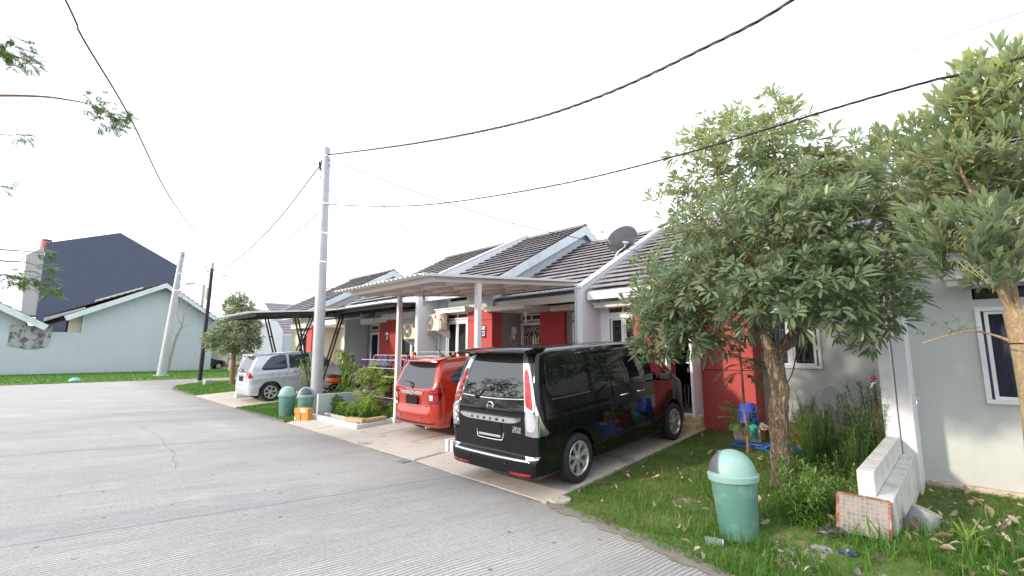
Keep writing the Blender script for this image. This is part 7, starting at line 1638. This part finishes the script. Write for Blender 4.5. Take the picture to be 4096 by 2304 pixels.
sw = tsl.n('ShaderNodeSeparateXYZ'); cw_ = tsl.n('ShaderNodeCombineXYZ'); tsl.l(v_, sw.inputs[0]); tsl.l(sw.outputs[0], cw_.inputs[0]); tsl.l(sw.outputs[2], cw_.inputs[1]); tsl.l(cw_.outputs[0], br_.inputs['Vector'])
br_.inputs['Color1'].default_value = C4((.27,.23,.215)); br_.inputs['Color2'].default_value = C4((.17,.16,.16)); br_.inputs['Mortar'].default_value = C4((.33,.31,.28))
tsl.base(tsl.mix(tsl.ramp(tsl.noise(v_, 7, 6, .75), [(.45,(0,)*3),(.62,(1,)*3)]), br_.outputs[0], (.31,.27,.24))); tsl.set(Roughness=.9); m['tslab'] = tsl.m
def Q(x, y, d=0): return atY(x, y, Ys+d)
sl = thing('tile_slab', 'broken slab of small tiles with a rusty orange rim leaning at the low wall end', 'slab', tuple(Q(3450,2120)))
TL, TR, BR, BL = Q(3350,1972,.05), Q(3560,2012,.05), Q(3562,2165,-.06), Q(3352,2125,-.06); th = Vector((0,.035,.0))
mb = MB(); mb.hexa([BL, BR, BR+th, BL+th], [TL, TR, TR+th, TL+th]); mb.build('slab_face', m['tslab'], sl, bevel=.004)
m['rust'] = M('rust_rim', (.24,.085,.05), .9, var=.35, scale=30, dirt=(.5,.45,.4), dscale=12)
for a, b in ((TL, TR), (TL, BL), (TR, BR)): mb = MB(); mb.beam(a+th*.4, b+th*.4, .026, .03); mb.build('rim', m['rust'], sl, bevel=.004)
bk = thing('bucket', 'overturned pale plastic bucket caked with cement at the right', 'bucket', tuple(atG(3680,2130))); q = atG(3675,2125)
mb = MB(); ax_ = Vector((.35,.1,.93)).normalized(); mb.tube([q+Vector((0,0,-.02)), q+ax_*.10, q+ax_*.205, q+ax_*.21], [.135,.122,.108,.10], 22); mb.build('bucket_body', M('cement_plastic', (.30,.31,.34), .7, var=.2, scale=6, dirt=(.30,.28,.26), dscale=7), bk, smooth=True)
mb = MB(); mb.tube([q+ax_*.20, q+ax_*.216], [.112,.112], 22); mb.build('bucket_base', M('bucket_base', (.36,.38,.35), .7, var=.2, scale=9), bk)
rubble('rubble', 80, (-1.45,-1.0,4.6,4.95,.0), .01, .032, M('rubble', (.36,.31,.28), .95, var=.3, scale=14), None, None)
rubble('rubble', 60, (-.95,-.1,4.25,4.8,.0), .012, .04, M('rubble_grey', (.36,.32,.30), .95, var=.3, scale=14), None, None)
def crumple(name, label, p, r, h, mat, seed, cat):
    rn = random.Random(seed); mb = MB(); V = []; n = 16
    for i in range(7):
        el = i/6*math.pi/2
        for k in range(n): a = 2*math.pi*k/n; rr_ = r*math.cos(el)*rn.uniform(.75, 1.2)+.002; V.append((p.x+rr_*math.cos(a), p.y+rr_*math.sin(a)*.7, p.z+h*math.sin(el)*rn.uniform(.7, 1.15)-.01))
    mb.add(V, [(i*n+k, i*n+(k+1) % n, (i+1)*n+(k+1) % n, (i+1)*n+k) for i in range(6) for k in range(n)]); return tag(mb.build(name, mat, fix=True), label, cat)
crumple('plastic_bag', 'crumpled black plastic bag below the leaning tile slab', atG(3335,2135), .13, .09, M('bag_black', (.03,.03,.035), .35), 1, 'bag'); crumple('plastic_bag', 'crumpled dark blue plastic bag at the bottom edge of the lawn', atG(3395,2215), .075, .05, M('bag_blue', (.03,.06,.14), .3), 2, 'bag')
crumple('plastic_bag', 'crumpled white-grey plastic sheet beside the rubble heap', atG(3290,2195), .09, .035, M('bag_grey', (.25,.26,.28), .4), 3, 'bag'); crumple('plastic_scrap', 'scrap of pale blue plastic on the far verge', atZ(300,1523,.03), .42, .2, M('bag_pale', (.25,.55,.62), .4), 4, 'scrap')
p = atG(2850,2185); jr = thing('glass_jar', 'clear glass jar lying on the grass left of the near bin', 'jar', tuple(p)); mb = MB(); d_ = Vector((.9,.3,.05)).normalized(); mb.tube([p-d_*.06+Vector((0,0,.04)), p+d_*.05+Vector((0,0,.04)), p+d_*.065+Vector((0,0,.04)), p+d_*.09+Vector((0,0,.04))], [.042,.042,.032,.032], 16)
gm = NT('clear_glass'); gm.base((.6,.72,.72)); gm.set(Roughness=.05, IOR=1.45); gm.b.inputs['Transmission Weight'].default_value = .8; mb.build('jar_body', gm.m, jr, smooth=True); mb = MB(); mb.tube([p+d_*.09+Vector((0,0,.04)), p+d_*.1+Vector((0,0,.04))], .035, 16); mb.build('jar_lid', m['rim'], jr)
# hose, block, basin, planter
m['hose'] = M('hose_blue', (.02,.16,.62), .35, var=.1); P = []
for k in range(46):
    a = k*.62; cx, cy = -2.35+.25*math.sin(k*.11), 8.42+.12*math.sin(k*.27); rr_ = (.24+.10*math.sin(k*.9))*(1+.15*math.sin(k*2.3)); x, y = cx+rr_*1.25*math.cos(a), cy+rr_*.6*math.sin(a); P.append((x, y, G(x, y)+.03+.02*(1+math.sin(k*1.7))))
P += [(-1.75,8.35,.25),(-1.35,8.4,.28)]; hs = thing('garden_hose', 'tangled blue garden hose on the grass behind the near tree', 'hose', (-2.5, 8.4, .2)); MB().tube(catmull(P, 4), .011, 6).build('hose_pipe', m['hose'], hs, smooth=True, fix=False)
q = P[0]; MB().tube([q, (q[0]-.16,q[1]-.1,q[2]+.02)], [.02,.03], 8).build('nozzle', M('nozzle_yellow', (.75,.38,.03), .4), hs)
cbk = thing('stone_block', 'rough concrete block at the foot of the red wall carrying rags and a basin', 'block', (-2.85,8.95,.27)); MB().box(-3.07,-2.62,8.8,9.1,.24,.50).build('block_body', M('cement_block', (.50,.44,.38), .9, var=.2, scale=6), cbk, bevel=.02)
bs = thing('wash_basin', 'upturned blue plastic basin stacked on the rough block', 'basin', (-2.84,8.95,.58)); mb = MB(); mb.lathe([(.19,.55),(.20,.575),(.175,.585),(.15,.72),(.148,.735),(.158,.745),(.15,.76),(.118,.90),(.0,.905)], (-2.84,8.93,0), 28, cap=False); mb.build('basin_body', M('basin_blue', (.03,.09,.62), .35, var=.05), bs, smooth=True)
for k, (dx, dy, c, lab) in enumerate(((-.16,-.1,(.08,.07,.10),'dark crumpled rag under the blue basin'),(.10,-.13,(.03,.38,.27),'green rag hanging from the block under the basin'),(.22,.0,(.55,.42,.36),'pale pink rag at the right of the blue basin'))): crumple('rag', lab, Vector((-2.84+dx,8.93+dy,.48)), .11, .10, M('rag%d' % k, c, .9, var=.3, scale=20), 20+k, 'rag')
mb = MB(); mb.tube([(-2.73,8.78,.52),(-2.71,8.72,.42),(-2.69,8.72,.32)], [.05,.035,.02], 7); tag(mb.build('cloth', M('cloth_green', (.03,.40,.28), .8)), 'strip of green cloth drooping over the front of the rough block', 'cloth')
pb_ = thing('planter_box', 'terracotta-coloured planter box behind the near trunk', 'planter', (-2.1,9.0,.28)); mb = MB(); mb.hexa([(-2.32,8.82,.22),(-1.92,8.82,.22),(-1.92,9.12,.22),(-2.32,9.12,.22)], [(-2.38,8.78,.60),(-1.86,8.78,.60),(-1.86,9.16,.60),(-2.38,9.16,.60)]); mb.build('planter_body', M('terracotta', (.45,.13,.05), .7, var=.15), pb_, bevel=.01)
mb = MB()
for k in range(9): x = -2.35+k*.06; mb.tube([(x,8.775,.48),(x,8.775,.585)], .005, 5)
for z in (.49,.53,.57): mb.tube([(-2.37,8.77,z),(-1.87,8.77,z)], .005, 5)
mb.build('lattice', M('lattice', (.62,.45,.36), .7), pb_, fix=False)
rv = MB(); rv.tube(catmull([(-1.95,9.85,.95),(-1.8,9.83,1.2),(-1.6,9.84,1.18),(-1.45,9.85,.9)],6), .008, 6); tag(rv.build('cable_loop', m['frame']), 'faint pale cable arching against the grey wall above the thicket', 'cable')
# chair seen through the open door
ch = thing('chair', 'chair with white metal legs inside the open doorway', 'chair', (-4.6,11.2,.5)); mb = MB()
for x, y in ((-4.85,11.0),(-4.45,11.0),(-4.85,11.4),(-4.45,11.4)):
    mb = MB(); mb.tube(catmull([(x-.05,y,.98),(x-.03,y,.56),(x,y,.51),(x+.03,y,.56),(x+.05,y,.98)],5), .011, 6); mb.build('leg', m['steelw'], ch)
MB().box(-4.92,-4.38,10.95,11.45,.98,1.03).build('seat', M('seat_brown', (.12,.07,.05), .6), ch, bevel=.02); mb = MB(); mb.tube(catmull([(-4.88,11.43,1.0),(-4.86,11.5,1.45),(-4.65,11.52,1.5),(-4.44,11.5,1.45),(-4.42,11.43,1.0)],6), .012, 6); mb.build('backrest', m['steelw'], ch)
# ================================================================ MOTORCYCLE
mo = thing('motorcycle', 'orange and black motorcycle parked behind the pale garden wall', 'motorcycle', (-15.3, 7.0, .15)); ox, oy, oz = -15.35, 6.75, .16
def mp_(x, y, z): return (ox+x, oy+y, oz+z)
for y in (.3, 1.52):
    mb = MB(); mb.tube([mp_(0, y+.25*math.cos(a), .29+.25*math.sin(a)) for a in np.linspace(0, 2*math.pi, 33)[:-1]], .04, 10, closed=True); w = mb.build('wheel', m['tyre'], mo, smooth=True, fix=False)
    mb = MB(); mb.lathe([(.22,-.02),(.22,.02),(.2,.02),(.2,-.02)], mp_(0, y, .29), 28, 'x')
    for k in range(6): a = k*math.pi/3; mb.beam(mp_(0, y, .29), mp_(0, y+.21*math.cos(a), .29+.21*math.sin(a)), .02, .03, (1,0,0))
    mb.lathe([(.05,-.05),(.05,.05)], mp_(0, y, .29), 14, 'x'); mb.build('rim', m['rim'], w)
orange = M('orange_fairing', (.75,.10,.02), .25, var=.05, coat=1)
def blob(name, prof, w, mat):   # side outline, bulged across
    mb = MB(); pts = [(p.x, p.y) for p in catmull([(a, b, 0) for a, b in prof], 4, closed=True)]; n = len(pts); cy = sum(p[0] for p in pts)/n; cz_ = sum(p[1] for p in pts)/n; V = []
    for s, xx in ((.3,-w),(.8,-w*.8),(1,-w*.3),(1,w*.3),(.8,w*.8),(.3,w)): V += [mp_(xx, cy+(a-cy)*s, cz_+(b-cz_)*s) for a, b in pts]
    mb.add(V, [(i*n+k, i*n+(k+1) % n, (i+1)*n+(k+1) % n, (i+1)*n+k) for i in range(5) for k in range(n)]+[tuple(range(n)), tuple(range(5*n,6*n))]); return mb.build(name, mat, mo, smooth=True)
blob('tail_fairing', [(.0,.68),(.15,.80),(.6,.74),(.85,.62),(.80,.50),(.4,.55),(.05,.62)], .12, orange); blob('seat', [(.05,.82),(.2,.88),(.6,.82),(.95,.76),(1.0,.72),(.6,.74),(.15,.78)], .13, m['plastic'])
blob('leg_shield', [(1.05,.95),(1.2,1.0),(1.32,.75),(1.28,.45),(1.12,.32),(.95,.30),(1.08,.5),(1.10,.75)], .20, m['plastic']); blob('engine', [(.55,.45),(.95,.48),(1.0,.25),(.6,.2)], .10, m['plastic']); blob('front_fender', [(1.25,.56),(1.5,.62),(1.78,.5),(1.8,.44),(1.5,.53),(1.3,.48)], .07, orange)
blob('headlight_cowl', [(1.1,1.0),(1.2,1.12),(1.34,1.08),(1.36,.96),(1.22,.92)], .15, m['plastic'])
mb = MB(); mb.tube(catmull([mp_(-.33,1.08,1.06),mp_(-.15,1.15,1.08),mp_(.15,1.15,1.08),mp_(.33,1.08,1.06)],5), .014, 8); mb.build('handlebar', m['plastic'], mo)
for sg in (1,-1):
    mb = MB(); mb.tube([mp_(sg*.27,1.10,1.07), mp_(sg*.33,1.08,1.28)], .006, 6); mb.tube([mp_(sg*.33,1.065,1.30), mp_(sg*.33,1.085,1.30)], [.05,.05], 14); mb.build('mirror', m['plastic'], mo)
    mb = MB(); mb.tube([mp_(sg*.07,1.27,.95), mp_(sg*.07,1.52,.29)], .022, 8); mb.build('fork', m['chrome'], mo)
mb = MB(); mb.tube([mp_(.1,.9,.2), mp_(.13,.45,.24), mp_(.14,.0,.34)], [.02,.035,.045], 10); mb.build('exhaust', m['chrome'], mo); mb = MB(); mb.tube([mp_(0,1.36,.99), mp_(0,1.39,.98)], [.06,.05], 14); mb.build('headlight', m['clearlens'], mo)
q = (-13.6,7.4); gp = thing('plant_tub', 'dark grey tapered tub with a white label beside the motorcycle wheel', 'tub', (q[0],q[1],.15)); mb = MB(); mb.lathe([(.13,.14),(.19,.72),(.17,.72),(.16,.66),(.0,.66)], (q[0],q[1],0), 24, cap=False); mb.build('tub_body', M('tub_grey', (.12,.12,.13), .5), gp, smooth=True); MB().box(q[0]-.05,q[0]+.03,q[1]-.185,q[1]-.168,.34,.6).build('label', m['paint'], gp)
# ================================================================ DRYING RACKS
def rack(label, x0, x1, y, z0, h, mat, group='folding drying racks', d=.55):
    t = thing('drying_rack', label, 'drying rack', ((x0+x1)/2, y, z0), group)
    for x in (x0, x1):
        for (a, b) in (((-d*.5,0),(d*.35,h*.62)),((d*.5,0),(-d*.35,h*.62)),((-d*.35,h*.62),(-.02,h)),((d*.35,h*.62),(.02,h)),((-d*.5,h*.52),(-.0,h*.3)),((-d*.75,h*.92),(-d*.3,h*.62)),((d*.75,h*.92),(d*.3,h*.62))):
            mb = MB(); mb.beam((x, y+a[0], z0+a[1]), (x, y+b[0], z0+b[1]), .045, .06, (1,0,0)); mb.build('frame_strut', mat, t, bevel=.006)
    for yy, zz in ((-d*.75,h*.92),(d*.75,h*.92),(0,h),(-d*.35,h*.62),(d*.35,h*.62),(-d*.3,h*.25),(d*.3,h*.25),(-d*.5,h*.77),(d*.5,h*.77)): MB().tube([(x0-.05,y+yy,z0+zz),(x1+.05,y+yy,z0+zz)], .007, 6).build('rail', m['steelw'], t)
    return t
purple = M('purple_plastic', (.19,.035,.30), .4, var=.08); oran = M('orange_plastic', (.62,.13,.03), .4, var=.08)
rack('purple-framed drying rack hung with clothes left of the cream post', -12.5, -10.75, 6.95, .15, 1.56, purple); rack('orange-framed drying rack behind the orange car', -12.2, -10.2, 8.1, .25, 1.55, oran)
cols = [(.1,.5,.35),(.1,.4,.6),(.6,.55,.1),(.6,.2,.25),(.5,.5,.5),(.1,.5,.2),(.6,.3,.35),(.2,.5,.5),(.6,.6,.6),(.1,.3,.5),(.6,.3,.1),(.1,.5,.4)]
for k in range(12):
    x = -12.0+k*.095; z = 1.58; mb = MB(); mb.tube(catmull([(x,6.53,z),(x,6.55,z-.03),(x,6.53,z-.055),(x-.0,6.45,z-.12),(x,6.53,z-.13),(x,6.62,z-.12),(x,6.53,z-.055)],3), .006, 5)
    tag(mb.build('clothes_hanger', M('hanger%d' % k, cols[k], .4, var=0)), 'small coloured clothes hanger on the front rail of the purple rack', 'hanger', 'hangers on the purple rack')
def cloth(label, x0, x1, y, z1, z0, c, seed, cat='garment'):
    rn = random.Random(seed); mb = MB(); n = 14; V = []
    for j in range(8):
        z = z1+(z0-z1)*j/7
        for i in range(n+1): u = i/n; V.append((x0+(x1-x0)*u+.02*math.sin(j*1.3+u*5), y+.035*math.sin(u*11+seed+j*.4)*(j/7+.2), z-.03*abs(math.sin(u*3))*(j == 7)))
    mb.add(V, [(j*(n+1)+i, j*(n+1)+i+1, (j+1)*(n+1)+i+1, (j+1)*(n+1)+i) for j in range(7) for i in range(n)]); mb.add([(a, b+.012, c_) for a, b, c_ in V], [((j+1)*(n+1)+i, (j+1)*(n+1)+i+1, j*(n+1)+i+1, j*(n+1)+i) for j in range(7) for i in range(n)])
    tag(mb.build('garment', M('cloth%d' % seed, c, .9, var=.25, scale=12), smooth=True, fix=False), label, cat)
cloth('dark blue and maroon shirt draped on the purple rack', -12.2, -11.75, 6.9, 1.70, 1.05, (.05,.045,.12), 1); cloth('black garment hanging low on the purple rack', -12.05, -11.7, 7.05, 1.1, .45, (.02,.02,.025), 2); cloth('maroon cloth over the top rail of the purple rack', -11.8, -11.55, 6.95, 1.72, 1.3, (.16,.03,.05), 3); cloth('rust-coloured cloth hanging below the black garment', -11.75, -11.62, 6.98, 1.0, .5, (.20,.06,.03), 4)
bt_ = thing('tray', 'flat bright blue tray resting on the lower rails of the purple rack', 'tray', (-12.45,6.7,1.05)); mb = MB(); mb.hexa([(-12.75,6.45,1.07),(-12.15,6.45,1.07),(-12.15,6.95,1.07),(-12.75,6.95,1.07)], [(-12.8,6.4,1.16),(-12.1,6.4,1.16),(-12.1,7.0,1.16),(-12.8,7.0,1.16)]); mb.build('tray_body', M('tray_blue', (.02,.05,.6), .35), bt_, bevel=.01)
dr = MB(); q_ = atZ(1560, 1848, .004); dr.box(-6.95,-6.72,4.30,4.47,.0,.003); tag(dr.build('drain_hole', m['dark'], fix=False), 'small broken drain slot where road and driveway joint meet', 'drain')
for k in range(4): tag(MB().box(-6.93+k*.055,-6.905+k*.055,4.30,4.46,.003,.016).build('drain_bar', m['concrete']), 'concrete bar across the broken drain slot', 'drain bar', 'bars of the drain slot')
mh = MB(); q_ = atG(2235,2115); q_ = atZ(2238,1996,.02); mh.lathe([(.14,-.01),(.14,.028),(.12,.032)], (q_.x,q_.y,0), 28); tag(mh.build('manhole_lid', m['slab']), 'round concrete lid half buried at the lawn corner behind the van', 'lid')
